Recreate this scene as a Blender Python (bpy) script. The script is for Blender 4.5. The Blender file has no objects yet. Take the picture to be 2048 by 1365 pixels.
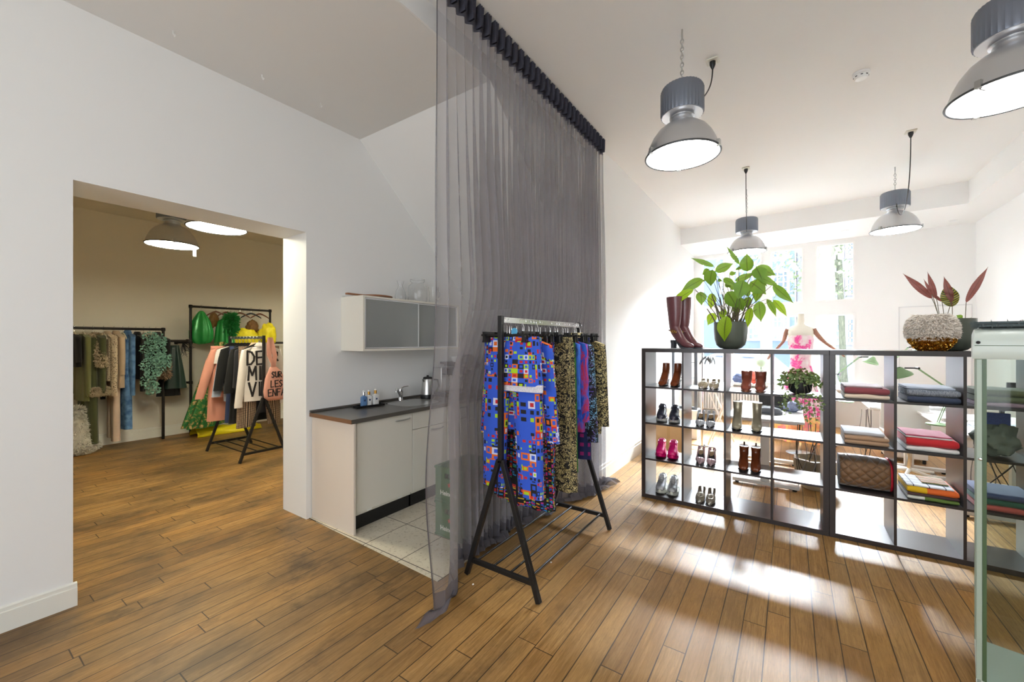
WORLD_S, FILL_P, LAMP_E, LAMPB_E, EXPO = 5.6, 21000., 16., 60., 0.30
import bpy, math, random
from mathutils import Vector, Matrix, noise
R = random.Random(7)
PI = math.pi
C = bpy.context.scene.collection
# ------------------------------------------------------------ camera numbers
F, CX, HY, HC = 815.0, 1024.0, 683.0, 1.54
TH = math.atan(556 / F); CT, ST = math.cos(TH), math.sin(TH)
def onX(px, py, X):
    k = (CX - px) / F; D = X / (CT - k * ST); l = k * D
    return Vector((X, D * ST + l * CT, HC + (HY - py) / F * D))
def onY(px, py, Y):
    k = (CX - px) / F; D = Y / (ST + k * CT); l = k * D
    return Vector((D * CT - l * ST, Y, HC + (HY - py) / F * D))
# ------------------------------------------------------------ materials
MATS = {}
class NT:
    """tiny node helper"""
    def __init__(s, name):
        s.m = bpy.data.materials.new(name); s.m.use_nodes = True
        s.t = s.m.node_tree; s.t.nodes.clear()
        s.out = s.t.nodes.new('ShaderNodeOutputMaterial')
        s.bsdf = s.t.nodes.new('ShaderNodeBsdfPrincipled')
        s.t.links.new(s.bsdf.outputs[0], s.out.inputs[0])
    def n(s, typ, **kw):
        nd = s.t.nodes.new('ShaderNode' + typ)
        for k, v in kw.items(): setattr(nd, k, v)
        return nd
    def set(s, sock, v):
        if v is None: return
        if hasattr(v, 'is_output') or isinstance(v, bpy.types.NodeSocket): s.t.links.new(v, sock)
        else:
            if isinstance(v, (tuple, list)) and len(v) == 3 and sock.type == 'RGBA': v = (*v, 1)
            sock.default_value = v
    def math(s, op, a, b=None, c=None, clamp=False):
        nd = s.n('Math', operation=op); nd.use_clamp = clamp
        s.set(nd.inputs[0], a); s.set(nd.inputs[1], b); s.set(nd.inputs[2], c)
        return nd.outputs[0]
    def vmath(s, op, a, b=None):
        nd = s.n('VectorMath', operation=op); s.set(nd.inputs[0], a); s.set(nd.inputs[1], b)
        return nd.outputs[0]
    def coord(s, which='Object'): return s.n('TexCoord').outputs[which]
    def sep(s, v): nd = s.n('SeparateXYZ'); s.set(nd.inputs[0], v); return nd.outputs
    def comb(s, x=0., y=0., z=0.):
        nd = s.n('CombineXYZ'); s.set(nd.inputs[0], x); s.set(nd.inputs[1], y); s.set(nd.inputs[2], z); return nd.outputs[0]
    def scale(s, v, sc):
        return s.vmath('MULTIPLY', v, sc)
    def noise(s, v, sc=5., det=3., rough=.5, dist=0.):
        nd = s.n('TexNoise'); s.set(nd.inputs['Vector'], v); nd.inputs['Scale'].default_value = sc
        nd.inputs['Detail'].default_value = det; nd.inputs['Roughness'].default_value = rough
        nd.inputs['Distortion'].default_value = dist
        return nd.outputs
    def white(s, v):
        nd = s.n('TexWhiteNoise', noise_dimensions='3D'); s.set(nd.inputs['Vector'], v); return nd.outputs
    def ramp(s, fac, stops, const=False):
        nd = s.n('ValToRGB'); s.set(nd.inputs[0], fac); cr = nd.color_ramp
        if const: cr.interpolation = 'CONSTANT'
        while len(cr.elements) > 1: cr.elements.remove(cr.elements[-1])
        cr.elements[0].position = stops[0][0]; cr.elements[0].color = (*stops[0][1], 1)
        for p, c in stops[1:]:
            e = cr.elements.new(p); e.color = (*c, 1)
        return nd.outputs[0]
    def mix(s, fac, a, b, blend='MIX'):
        nd = s.n('Mix', data_type='RGBA', blend_type=blend)
        s.set(nd.inputs[0], fac); s.set(nd.inputs[6], a); s.set(nd.inputs[7], b); return nd.outputs[2]
    def bump(s, h, strength=.3, dist=.01):
        nd = s.n('Bump'); s.set(nd.inputs['Height'], h); nd.inputs['Strength'].default_value = strength
        nd.inputs['Distance'].default_value = dist; s.t.links.new(nd.outputs[0], s.bsdf.inputs['Normal'])
    def done(s, col=None, rough=.5, metal=0., **kw):
        b = s.bsdf.inputs
        s.set(b['Base Color'], col); s.set(b['Roughness'], rough); s.set(b['Metallic'], metal)
        for k, v in kw.items(): s.set(b[k.replace('_', ' ')], v)
        return s.m
def rgb(r, g, b):
    f = lambda c: ((c / 255) / 12.92 if c / 255 < .04045 else ((c / 255 + .055) / 1.055) ** 2.4)
    return (f(r), f(g), f(b))
def M(name, col, rough=.5, metal=0., bump=0., bscale=60., var=0., **kw):
    if name in MATS: return MATS[name]
    t = NT(name); c = col
    if bump or var:
        nz = t.noise(t.coord(), bscale, 4.)[0]
        if var: c = t.mix(t.math('MULTIPLY', nz, 1.), tuple(x * (1 - var) for x in col), tuple(min(1, x * (1 + var)) for x in col))
        if bump: t.bump(nz, bump, .004)
    MATS[name] = t.done(c, rough, metal, **kw); return MATS[name]
def emat(name, col, strength):
    t = NT(name); return t.done((1, 1, 1), .4, 0., Emission_Color=(*col, 1), Emission_Strength=strength)
def cloth(name, col, rough=.85, sheen=.2, var=.12, weave=500.):
    if name in MATS: return MATS[name]
    t = NT(name); o = t.coord(); big = t.noise(o, 9., 3.)[0]; fine = t.noise(o, weave, 1.)[0]
    c = t.mix(big, tuple(x * (1 - var) for x in col), tuple(min(1, x * (1 + var)) for x in col))
    t.bump(t.math('ADD', t.math('MULTIPLY', fine, .3), big), .25, .004)
    MATS[name] = t.done(c, rough, 0., Sheen_Weight=sheen); return MATS[name]
def glassmat(name, tint=(1, 1, 1), alpha=.92, rough=.02):
    """thin pane: straight-through plus reflection"""
    t = NT(name); t.t.nodes.remove(t.bsdf)
    tr = t.n('BsdfTransparent'); tr.inputs[0].default_value = (*tint, 1)
    gl = t.n('BsdfGlossy'); gl.inputs['Roughness'].default_value = rough
    mx = t.n('MixShader'); fr = t.n('Fresnel'); fr.inputs[0].default_value = 1.3
    t.t.links.new(t.math('MULTIPLY', fr.outputs[0], .9), mx.inputs[0])
    t.t.links.new(tr.outputs[0], mx.inputs[1]); t.t.links.new(gl.outputs[0], mx.inputs[2])
    t.t.links.new(mx.outputs[0], t.out.inputs[0]); MATS[name] = t.m; return t.m
def sheermat(name, col, fac):
    t = NT(name); t.t.nodes.remove(t.bsdf)
    tr = t.n('BsdfTransparent'); di = t.n('BsdfDiffuse'); tl = t.n('BsdfTranslucent')
    di.inputs[0].default_value = (*col, 1); tl.inputs[0].default_value = (*col, 1)
    m1 = t.n('MixShader'); m1.inputs[0].default_value = .35
    m2 = t.n('MixShader'); m2.inputs[0].default_value = fac
    L = t.t.links.new
    L(di.outputs[0], m1.inputs[1]); L(tl.outputs[0], m1.inputs[2]); L(tr.outputs[0], m2.inputs[1]); L(m1.outputs[0], m2.inputs[2])
    L(m2.outputs[0], t.out.inputs[0]); return t.m
# ------------------------------------------------------------ mesh builder
class MB:
    def __init__(s): s.v = []; s.f = []; s.uv = {}; s.mi = []; s.slot = 0
    def add(s, vs, fs, uvs=None):
        b = len(s.v); s.v += [tuple(p) for p in vs]
        for i, f in enumerate(fs):
            if uvs: s.uv[len(s.f)] = uvs[i]
            s.f.append([b + k for k in f]); s.mi.append(s.slot)
        return s
    def box(s, x0, x1, y0, y1, z0, z1, mtx=None):
        vs = [(x, y, z) for x in (x0, x1) for y in (y0, y1) for z in (z0, z1)]
        if mtx: vs = [mtx @ Vector(p) for p in vs]
        fs = [(0, 1, 3, 2), (4, 6, 7, 5), (0, 4, 5, 1), (2, 3, 7, 6), (0, 2, 6, 4), (1, 5, 7, 3)]
        return s.add(vs, fs)
    def prism(s, poly, z0, z1, axis='z'):
        n = len(poly)
        if axis == 'z': vs = [(x, y, z0) for x, y in poly] + [(x, y, z1) for x, y in poly]
        elif axis == 'y': vs = [(x, z0, z) for x, z in poly] + [(x, z1, z) for x, z in poly]
        else: vs = [(z0, y, z) for y, z in poly] + [(z1, y, z) for y, z in poly]
        fs = [list(range(n))[::-1], list(range(n, 2 * n))] + [(i, (i + 1) % n, n + (i + 1) % n, n + i) for i in range(n)]
        return s.add(vs, fs)
    def loft(s, rings, cap=True, closed=True, uvs=False):
        n = len(rings[0]); vs = [p for r in rings for p in r]; fs = []; us = []
        per = []
        for r in rings:
            a = [0.]
            for i in range(n): a.append(a[-1] + (Vector(r[(i + 1) % n]) - Vector(r[i])).length)
            per.append(a)
        h = [0.]
        for j in range(1, len(rings)):
            c0 = sum((Vector(p) for p in rings[j - 1]), Vector()) / n; c1 = sum((Vector(p) for p in rings[j]), Vector()) / n
            h.append(h[-1] + (c1 - c0).length)
        m = n if closed else n - 1
        mid = per[len(per) // 2][-1]
        for j in range(len(rings) - 1):
            for i in range(m):
                fs.append((j * n + i, j * n + (i + 1) % n, (j + 1) * n + (i + 1) % n, (j + 1) * n + i))
                if uvs:
                    u0, u1 = i / n * mid, (i + 1) / n * mid
                    us.append(((u0, -h[j]), (u1, -h[j]), (u1, -h[j + 1]), (u0, -h[j + 1])))
        if cap and closed:
            fs.append(list(range(n))[::-1]); fs.append([(len(rings) - 1) * n + i for i in range(n)])
            if uvs: us.append([(0, 0)] * n); us.append([(0, 0)] * n)
        return s.add(vs, fs, us if uvs else None)
    def tube(s, pts, r, n=8, cap=True, loop=False):
        pts = [Vector(p) for p in pts]; rings = []; N = len(pts); up = None
        for i, p in enumerate(pts):
            if loop: t = (pts[(i + 1) % N] - pts[i - 1])
            else: t = (pts[min(i + 1, N - 1)] - pts[max(i - 1, 0)])
            t = t.normalized() if t.length > 1e-9 else Vector((0, 0, 1))
            if up is None: up = Vector((0, 0, 1)) if abs(t.z) < .9 else Vector((0, 1, 0))
            a = t.cross(up)
            if a.length < 1e-4: a = t.cross(Vector((1, 0, 0)))
            a.normalize(); b = a.cross(t).normalized(); up = b
            rr = r[i] if isinstance(r, (list, tuple)) else r
            rings.append([p + a * rr * math.cos(2 * PI * k / n) + b * rr * math.sin(2 * PI * k / n) for k in range(n)])
        if loop: rings.append(rings[0]); return s.loft(rings, cap=False)
        return s.loft(rings, cap)
    def bar(s, a, b, w, h=None):
        """square-section bar from a to b"""
        a, b = Vector(a), Vector(b); h = h or w; t = (b - a).normalized()
        up = Vector((0, 0, 1)) if abs(t.z) < .95 else Vector((1, 0, 0))
        sd = t.cross(up).normalized(); u = sd.cross(t)
        q = [(-w / 2, -h / 2), (w / 2, -h / 2), (w / 2, h / 2), (-w / 2, h / 2)]
        return s.loft([[p + sd * x + u * y for x, y in q] for p in (a, b)])
    def lathe(s, prof, c=(0, 0, 0), n=32, cap=True, sc=(1, 1)):
        rings = [[(c[0] + r * sc[0] * math.cos(2 * PI * k / n), c[1] + r * sc[1] * math.sin(2 * PI * k / n), c[2] + z) for k in range(n)] for r, z in prof]
        return s.loft(rings, cap)
    def sheet(s, rows, uvf=None):
        n = len(rows[0]); vs = [p for r in rows for p in r]; fs = []; us = []
        for j in range(len(rows) - 1):
            for i in range(n - 1):
                q = ((j, i), (j, i + 1), (j + 1, i + 1), (j + 1, i))
                fs.append([a * n + b for a, b in q])
                if uvf: us.append([uvf(a, b) for a, b in q])
        return s.add(vs, fs, us if uvf else None)
    def build(s, name, mat, parent=None, smooth=True, world=False, bevel=0., angle=40, solid=0., loc=None, sub=0):
        v = s.v
        if world and parent is not None:
            L = parent.location
            if parent.parent is not None: L = L + parent.parent.location
            v = [(x - L.x, y - L.y, z - L.z) for x, y, z in v]
        me = bpy.data.meshes.new(name); me.from_pydata(v, [], s.f); me.validate(clean_customdata=False)
        mats = mat if isinstance(mat, (list, tuple)) else [mat]
        for m_ in mats: me.materials.append(m_)
        if len(mats) > 1 and len(me.polygons) == len(s.mi): me.polygons.foreach_set('material_index', s.mi)
        if s.uv and len(me.polygons) == len(s.f):
            ul = me.uv_layers.new(name='UVMap'); d = [0.] * (2 * len(me.loops)); k = 0
            for i, f in enumerate(s.f):
                uv = s.uv.get(i)
                for j in range(len(f)):
                    if uv: d[2 * k], d[2 * k + 1] = uv[j]
                    k += 1
            ul.data.foreach_set('uv', d)
        if smooth:
            me.polygons.foreach_set('use_smooth', [True] * len(me.polygons)); me.set_sharp_from_angle(angle=math.radians(angle))
        me.update()
        o = bpy.data.objects.new(name, me); C.objects.link(o)
        if parent is not None: o.parent = parent
        if loc is not None: o.location = loc
        if solid:
            md = o.modifiers.new('solid', 'SOLIDIFY'); md.thickness = solid; md.offset = 0
        if sub:
            md = o.modifiers.new('sub', 'SUBSURF'); md.levels = sub; md.render_levels = sub
        if bevel:
            md = o.modifiers.new('bevel', 'BEVEL'); md.width = bevel; md.segments = 2; md.limit_method = 'ANGLE'
        return o
def tag(o, label=None, cat=None, group=None, kind=None):
    if label: o['label'] = label
    if cat: o['category'] = cat
    if group: o['group'] = group
    if kind: o['kind'] = kind
    return o
def thing(name, label, cat, loc=(0, 0, 0), rz=0., group=None):
    o = bpy.data.objects.new(name, None); C.objects.link(o); o.empty_display_size = .1
    o.location = loc; o.rotation_euler = (0, 0, rz); return tag(o, label, cat, group)
def struct(name, mb, mat, label=None, cat=None, **kw):
    return tag(mb.build(name, mat, None, **kw), label, cat, None, 'structure')
def copy_tree(o, parent=None):
    c = o.copy(); C.objects.link(c); c.parent = parent
    for ch in list(o.children): copy_tree(ch, c)
    return c
def ell(cx, cy, z, a, b, n=24, p=1.0, rip=0., k=7, ph=0.):
    out = []
    for i in range(n):
        t = 2 * PI * i / n; c_, s_ = math.cos(t), math.sin(t)
        m = 1 + rip * math.sin(k * t + ph)
        out.append((cx + math.copysign(abs(s_) ** p, s_) * b * m, cy + math.copysign(abs(c_) ** p, c_) * a * (1 + rip * .25 * math.sin(k * t + ph)), z))
    return out
def textmesh(txt, size, extr=.001, bold=.0, shear=0.):
    cu = bpy.data.curves.new('t', 'FONT'); cu.body = txt; cu.size = size; cu.extrude = extr; cu.offset = bold; cu.shear = shear
    cu.align_x = 'CENTER'; cu.align_y = 'CENTER'
    ob = bpy.data.objects.new('t', cu); C.objects.link(ob); bpy.context.view_layer.update()
    me = bpy.data.meshes.new_from_object(ob.evaluated_get(bpy.context.evaluated_depsgraph_get()))
    bpy.data.objects.remove(ob); return me
def text(name, txt, size, mat, parent, loc, rot, bold=.0, label=None, sx=1.0):
    me = textmesh(txt, size, .0008, bold); me.materials.clear(); me.materials.append(mat)
    o = bpy.data.objects.new(name, me); C.objects.link(o); o.parent = parent; o.location = loc; o.rotation_euler = rot
    o.scale = (sx, 1, 1)
    if label: o['label'] = label
    return o
# ------------------------------------------------------------ palette
WHITE = M('white_paint', rgb(236, 236, 234), .6, bump=.05, bscale=90)
CEIL = M('ceiling_paint', rgb(232, 231, 228), .8, bump=.05, bscale=60)
CREAM = M('back_room_paint', rgb(226, 220, 205), .7, bump=.05, bscale=80)
TRIM = M('trim_paint', rgb(232, 230, 220), .4)
BLACKMET = M('black_metal', rgb(32, 31, 31), .42, .3)
CHROME = M('chrome', (.75, .75, .76), .16, 1.)
STEEL = M('brushed_steel', (.55, .55, .54), .32, 1.)
BLACKPL = M('black_plastic', rgb(18, 18, 19), .4)
GREYPL = M('grey_plastic', rgb(130, 130, 130), .5)
WHITEPL = M('white_plastic', rgb(235, 235, 232), .35)
WOODH = M('hanger_wood', rgb(120, 72, 40), .45, bump=.1, bscale=40, var=.2)
def floormat():
    t = NT('oak_boards'); o = t.coord(); x, y, z = t.sep(o)
    W_ = .1063
    yr = t.math('DIVIDE', y, W_); row = t.math('FLOOR', yr); fy = t.math('FRACT', yr)
    r1 = t.white(t.comb(row, 3.1, 0.))[0]; r1b = t.white(t.comb(row, 8.7, 1.))[0]
    ln = t.math('ADD', t.math('MULTIPLY', r1b, .7), .75)
    xr = t.math('DIVIDE', t.math('ADD', x, t.math('MULTIPLY', r1, 5.)), ln)
    col = t.math('FLOOR', xr); fx = t.math('FRACT', xr)
    seed = t.comb(row, col, 0.); rnd = t.white(seed); rv = rnd[0]
    # grain
    gv = t.vmath('ADD', t.comb(t.math('MULTIPLY', x, 1.2), t.math('MULTIPLY', y, 22.), 0.), t.vmath('MULTIPLY', rnd[1], (20., 20., 20.)))
    g = t.noise(gv, 3.2, 6., .62, .5)[0]
    gf = t.noise(t.comb(t.math('MULTIPLY', x, 6.), t.math('MULTIPLY', y, 160.), rv), 3., 3., .6)[0]
    stain = t.noise(t.comb(t.math('MULTIPLY', x, .8), t.math('MULTIPLY', y, 1.5), 0.), 1.6, 5., .6)[0]
    fleck = t.noise(t.comb(t.math('MULTIPLY', x, 3.), t.math('MULTIPLY', y, 8.), 4.), 7., 6., .7)[0]
    c = t.ramp(g, [(.2, rgb(108, 80, 44)), (.42, rgb(156, 118, 66)), (.62, rgb(184, 144, 88)), (.85, rgb(206, 170, 114))])
    c = t.mix(t.math('MULTIPLY', rv, .62), c, t.ramp(t.white(t.comb(col, row, 5.))[0], [(0., rgb(122, 88, 48)), (.3, rgb(172, 128, 68)), (.55, rgb(164, 130, 82)), (.75, rgb(190, 148, 90)), (1., rgb(184, 128, 56))]))
    c = t.mix(t.math('MULTIPLY', t.math('SUBTRACT', .6, gf, clamp=True), 1.3, clamp=True), c, rgb(92, 62, 36))
    use = t.math('ADD', t.math('MULTIPLY', t.math('MULTIPLY_ADD', y, .45, -.2, clamp=True), .85), .15)   # the passage to the back room is the most worn
    c = t.mix(t.math('MULTIPLY', use, t.ramp(stain, [(.40, (0, 0, 0)), (.62, (.8, .8, .8))])), c, rgb(84, 66, 44))
    c = t.mix(t.ramp(fleck, [(.60, (0, 0, 0)), (.76, (.55, .55, .55))]), c, rgb(62, 46, 32))
    wear = t.noise(t.comb(t.math('MULTIPLY', x, .5), t.math('MULTIPLY', y, .9), 7.), 3.4, 6., .7, .4)[0]
    c = t.mix(t.math('MULTIPLY', t.math('ADD', t.math('MULTIPLY', use, .7), .3), t.ramp(wear, [(.54, (0, 0, 0)), (.70, (.75, .75, .75))])), c, rgb(66, 52, 34))
    c = t.mix(1., c, (.95, .93, .90), 'MULTIPLY')
    ey = t.math('MINIMUM', fy, t.math('SUBTRACT', 1., fy)); ex = t.math('MULTIPLY', t.math('MINIMUM', fx, t.math('SUBTRACT', 1., fx)), t.math('DIVIDE', ln, W_))
    e = t.math('MINIMUM', ey, ex)
    gw = t.math('ADD', t.math('MULTIPLY', t.noise(o, 3., 2.)[0], .03), .0)
    gap = t.math('LESS_THAN', e, t.math('ADD', gw, .010))
    c = t.mix(t.math('MULTIPLY', gap, .85), c, rgb(30, 20, 12))
    h = t.math('ADD', t.math('MULTIPLY', t.math('SUBTRACT', 1., gap), 1.), t.math('MULTIPLY', gf, .18))
    h = t.math('ADD', h, t.math('MULTIPLY', t.noise(o, 14., 2.)[0], .35))
    h = t.math('ADD', h, t.math('MULTIPLY', rv, .3))
    t.bump(h, .35, .003)
    return t.done(c, t.math('ADD', t.math('MULTIPLY', fleck, .22), .33), 0., Specular_IOR_Level=.33)
FLOOR = floormat()
def tilemat():
    t = NT('travertine_tiles'); o = t.coord(); x, y, z = t.sep(o); S = .40
    fx = t.math('FRACT', t.math('DIVIDE', t.math('SUBTRACT', x, 1.93), S)); fy = t.math('FRACT', t.math('DIVIDE', t.math('SUBTRACT', y, 1.86), S))
    e = t.math('MINIMUM', t.math('MINIMUM', fx, t.math('SUBTRACT', 1., fx)), t.math('MINIMUM', fy, t.math('SUBTRACT', 1., fy)))
    gap = t.math('LESS_THAN', e, .008)
    pit = t.noise(o, 38., 6., .7)[0]; big = t.noise(o, 4., 4., .6)[0]
    c = t.mix(big, rgb(196, 186, 164), rgb(224, 216, 198)); c = t.mix(t.ramp(pit, [(.55, (0, 0, 0)), (.68, (.75, .75, .75))]), c, rgb(128, 112, 86))
    c = t.mix(gap, c, rgb(50, 42, 34)); t.bump(t.math('SUBTRACT', 1., gap), .4, .002)
    return t.done(c, .5)
TILE = tilemat()
# printed fabrics ------------------------------------------------------------
def citymat(name='city_print', rot=0.):
    t = NT(name); uv = t.coord('UV'); CITY = rgb(46, 88, 205)
    def layer(sc, seed, stops, inner):
        v = t.vmath('ADD', t.vmath('MULTIPLY', uv, (sc, sc * .8, 0.)), (seed, seed * .37, 0.)); cell = t.vmath('FLOOR', v); fr = t.vmath('FRACTION', v)
        a = t.ramp(t.white(t.vmath('ADD', cell, (.1, .2, seed)))[0], stops, True)
        fx, fy, _ = t.sep(fr)
        d = t.math('MAXIMUM', t.math('ABSOLUTE', t.math('SUBTRACT', fx, .5)), t.math('ABSOLUTE', t.math('SUBTRACT', fy, .5)))
        b = t.ramp(t.white(t.vmath('ADD', cell, (7.1, .2, seed)))[0], inner, True)
        return t.mix(t.math('LESS_THAN', d, .27), a, b)
    bl, k, o_, r_, l_, w_ = CITY, rgb(30, 26, 30), rgb(226, 106, 28), rgb(196, 32, 40), rgb(168, 208, 30), rgb(206, 210, 232)
    A = layer(27, 1., [(0, bl), (.50, k), (.64, o_), (.76, bl), (.86, r_), (.93, l_), (.97, w_)], [(0, bl), (.45, o_), (.55, l_), (.63, k), (.80, r_), (.86, w_), (.90, bl)])
    B = layer(44, 5., [(0, bl), (.6, o_), (.75, k), (.86, l_), (.93, w_)], [(0, bl), (.45, k), (.6, l_), (.8, r_)])
    sel = t.white(t.vmath('FLOOR', t.vmath('MULTIPLY', uv, (13.5, 10.8, 0.))))[0]
    c = t.mix(t.math('GREATER_THAN', sel, .62), A, B)
    st = t.white(t.comb(t.math('FLOOR', t.math('MULTIPLY', t.sep(uv)[1], 30.)), 2., 0.))[0]
    c = t.mix(t.math('GREATER_THAN', st, .93), c, l_); 
    t.bump(t.noise(t.coord(), 12., 3.)[0], .3, .006)
    return t.done(c, .8)
def dashmat():
    t = NT('dash_print'); uv = t.coord('UV'); 
    def L(sx, sy, seed):
        v = t.vmath('ADD', t.vmath('MULTIPLY', uv, (sx, sy, 0.)), (seed, seed, 0.)); cell = t.vmath('FLOOR', v); fx, fy, _ = t.sep(t.vmath('FRACTION', v))
        d = t.math('MAXIMUM', t.math('ABSOLUTE', t.math('SUBTRACT', fx, .5)), t.math('ABSOLUTE', t.math('SUBTRACT', fy, .5)))
        on = t.math('MULTIPLY', t.math('LESS_THAN', d, .36), t.math('GREATER_THAN', t.white(t.vmath('ADD', cell, (9., 1., 2.)))[0], .42))
        c = t.ramp(t.white(cell)[0], [(0, rgb(40, 130, 190)), (.2, rgb(220, 90, 30)), (.35, rgb(190, 28, 50)), (.5, rgb(40, 150, 90)), (.62, rgb(50, 70, 190)), (.76, rgb(190, 40, 140)), (.88, rgb(200, 170, 50))], True)
        return on, c
    k = rgb(12, 12, 18); o1, c1 = L(38, 90, 1.3); o2, c2 = L(90, 40, 4.7)
    c = t.mix(o1, k, c1); c = t.mix(t.math('MULTIPLY', o2, t.math('GREATER_THAN', t.white(t.vmath('FLOOR', t.vmath('MULTIPLY', uv, (30., 26., 0.))))[0], .6)), c, c2)
    return t.done(c, .8)
def branchmat(name, cols, thr=.05, sc=26., line=rgb(14, 13, 12)):
    t = NT(name); uv = t.coord('UV'); base = t.ramp(t.noise(uv, 7., 3.)[0], cols)
    dv = t.vmath('ADD', uv, t.vmath('MULTIPLY', t.noise(uv, 14., 3.)[1], (.09, .09, 0.)))
    def vo(s_, th):
        nd = t.n('TexVoronoi', feature='DISTANCE_TO_EDGE'); t.set(nd.inputs['Vector'], dv); nd.inputs['Scale'].default_value = s_
        return t.math('LESS_THAN', nd.outputs['Distance'], th)
    a = t.math('MAXIMUM', vo(sc, thr), vo(sc * 2.6, thr * 1.5))
    sp = t.math('GREATER_THAN', t.noise(uv, 70., 2.)[0], .60)
    c = t.mix(t.math('MAXIMUM', a, sp), base, line); return t.done(c, .75)
def blotmat(name, stops, sc=9.):
    t = NT(name); uv = t.coord('UV'); return t.done(t.ramp(t.noise(t.vmath('MULTIPLY', uv, (1., .45, 1.)), sc, 5., .65, .6)[0], stops), .75)
def checkmat(name, a, b, sc, lo=.5):
    t = NT(name); uv = t.coord('UV'); fx, fy, _ = t.sep(t.vmath('FRACTION', t.vmath('MULTIPLY', uv, (sc, sc, 0.))))
    m_ = t.math('MULTIPLY', t.math('LESS_THAN', fx, lo), t.math('LESS_THAN', fy, lo)); return t.done(t.mix(m_, a, b), .85)
CITYM = citymat(); DASH = dashmat()
GOLDB = branchmat('gold_black_print', [(.3, rgb(176, 160, 100)), (.5, rgb(204, 190, 138)), (.7, rgb(160, 142, 84))])
CYANB = branchmat('cyan_branch_print', [(.3, rgb(70, 160, 205)), (.5, rgb(140, 190, 225)), (.62, rgb(110, 80, 170)), (.75, rgb(60, 60, 150))], .07)
GREENB = blotmat('green_black_print', [(.3, rgb(10, 20, 24)), (.42, rgb(14, 60, 30)), (.5, rgb(46, 130, 50)), (.58, rgb(10, 24, 30)), (.7, rgb(30, 80, 130))], 14.)
BLUER = blotmat('blue_red_print', [(.32, rgb(30, 40, 110)), (.45, rgb(50, 96, 210)), (.55, rgb(200, 40, 60)), (.6, rgb(40, 70, 190)), (.75, rgb(30, 110, 200))], 10.)
MAGB = checkmat('blue_magenta_check', rgb(24, 34, 84), rgb(150, 30, 110), 14., .4)
BLUEP = blotmat('royal_blue_print', [(.3, rgb(30, 70, 170)), (.5, rgb(60, 120, 225)), (.7, rgb(20, 40, 100))], 10.)
GINGHAM = checkmat('houndstooth', rgb(28, 24, 24), rgb(206, 176, 146), 70., .6)
# ============================================================ ARCHITECTURE
def onZ(px, py, Z):
    D = (Z - HC) * F / (HY - py); l = (CX - px) / F * D
    return Vector((D * CT - l * ST, D * ST + l * CT, Z))
def gridwall(mb, us, zs, holes, t0, t1, put):
    """wall in (u, z) with rectangular holes; put(u, t, z) -> xyz"""
    us = sorted(set(us)); zs = sorted(set(zs))
    for i in range(len(us) - 1):
        for j in range(len(zs) - 1):
            um, zm = (us[i] + us[i + 1]) / 2, (zs[j] + zs[j + 1]) / 2
            if any(a < um < b and c < zm < d for a, b, c, d in holes): continue
            vs = [put(u, t, z) for u in (us[i], us[i + 1]) for t in (t0, t1) for z in (zs[j], zs[j + 1])]
            mb.add(vs, [(0, 1, 3, 2), (4, 6, 7, 5), (0, 4, 5, 1), (2, 3, 7, 6), (0, 2, 6, 4), (1, 5, 7, 3)])
def wall_holes(name, u0, u1, z0, z1, holes, t0, t1, put, mat, label=None):
    mb = MB(); us = [u0, u1]; zs = [z0, z1]
    for a, b, c, d in holes: us += [a, b]; zs += [c, d]
    gridwall(mb, us, zs, holes, t0, t1, put); return struct(name, mb, mat, label, 'wall', smooth=False)
ZC, ZL = 3.66, 3.50
YL, YD = 3.45, 1.71
struct('floor', MB().box(-3.2, 9.6, -2.6, 8.6, -.08, 0), FLOOR, 'worn oak plank floor running through both rooms', 'floor', smooth=False)
# travertine tiles of the kitchen corner
tb = MB().prism([(1.93, YL), (1.885, 1.86), (4.14, 1.90), (4.14, YL)], 0, .004)
struct('floor_tiles', tb, TILE, 'pale travertine tiles under the kitchen corner', 'floor', smooth=False)
wall_holes('wall_left', -3.1, 4.3, 0, ZL + .12, [(.52, 1.905, -1, 2.482)], YL, YL + .39, lambda u, t, z: (u, t, z), WHITE, 'white wall with the wide doorway to the back room')
struct('wall_divider', MB().box(4.14, 9.75, YD, YD + .17, 0, ZC), WHITE, 'white left wall of the front room', 'wall', smooth=False)
struct('wall_alcove', MB().box(4.14, 4.30, YD + .17, YL, 0, ZL), WHITE, 'white end wall of the kitchen corner', 'wall', smooth=False)
struct('wall_right', MB().box(-3.1, 9.6, -2.52, -2.36, 0, ZC), WHITE, 'white right wall of the front room', 'wall', smooth=False)
wall_holes('wall_rear', -2.5, YL + .1, 0, ZC + .05, [(-2.0, -.4, .6, 3.1), (.3, 1.9, .6, 3.1)], -3.2, -3.05, lambda u, t, z: (t, u, z), WHITE, 'white wall behind the viewpoint with two openings added for fill light')  # unseen openings, added and sized so sky light brightens the left wall
struct('ceiling', MB().box(-3.2, 9.75, -2.52, 1.8725, ZC, ZC + .12), CEIL, 'white ceiling of the front room', 'ceiling', smooth=False)
cl = MB().box(-3.2, 2.437, 1.8735, YL + .02, ZL, ZL + .3)
struct('ceiling_lower', cl, CEIL, 'lower grey-white ceiling over the kitchen side', 'ceiling', smooth=False)
# underside of the staircase, sloping down to the right
sl = MB().prism([(2.437, ZL), (4.16, ZL - 1.723 * .917), (4.16, ZL - 1.723 * .917 + .2), (2.437, ZL + .2)], 1.8735, YL + .02, 'y')
struct('ceiling_slope', sl, CEIL, 'sloping underside of the staircase over the kitchen', 'ceiling', smooth=False)
# face between the two ceiling heights and the closing face over the slope
struct('trim_1', MB().prism([(-3.1, ZL), (2.437, ZL), (4.16, ZL - 1.723 * .917), (4.16, ZC), (-3.1, ZC)], 1.858, 1.8725, 'y'), WHITE, 'white upright edge between the two ceiling heights', 'trim', smooth=False)
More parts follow.
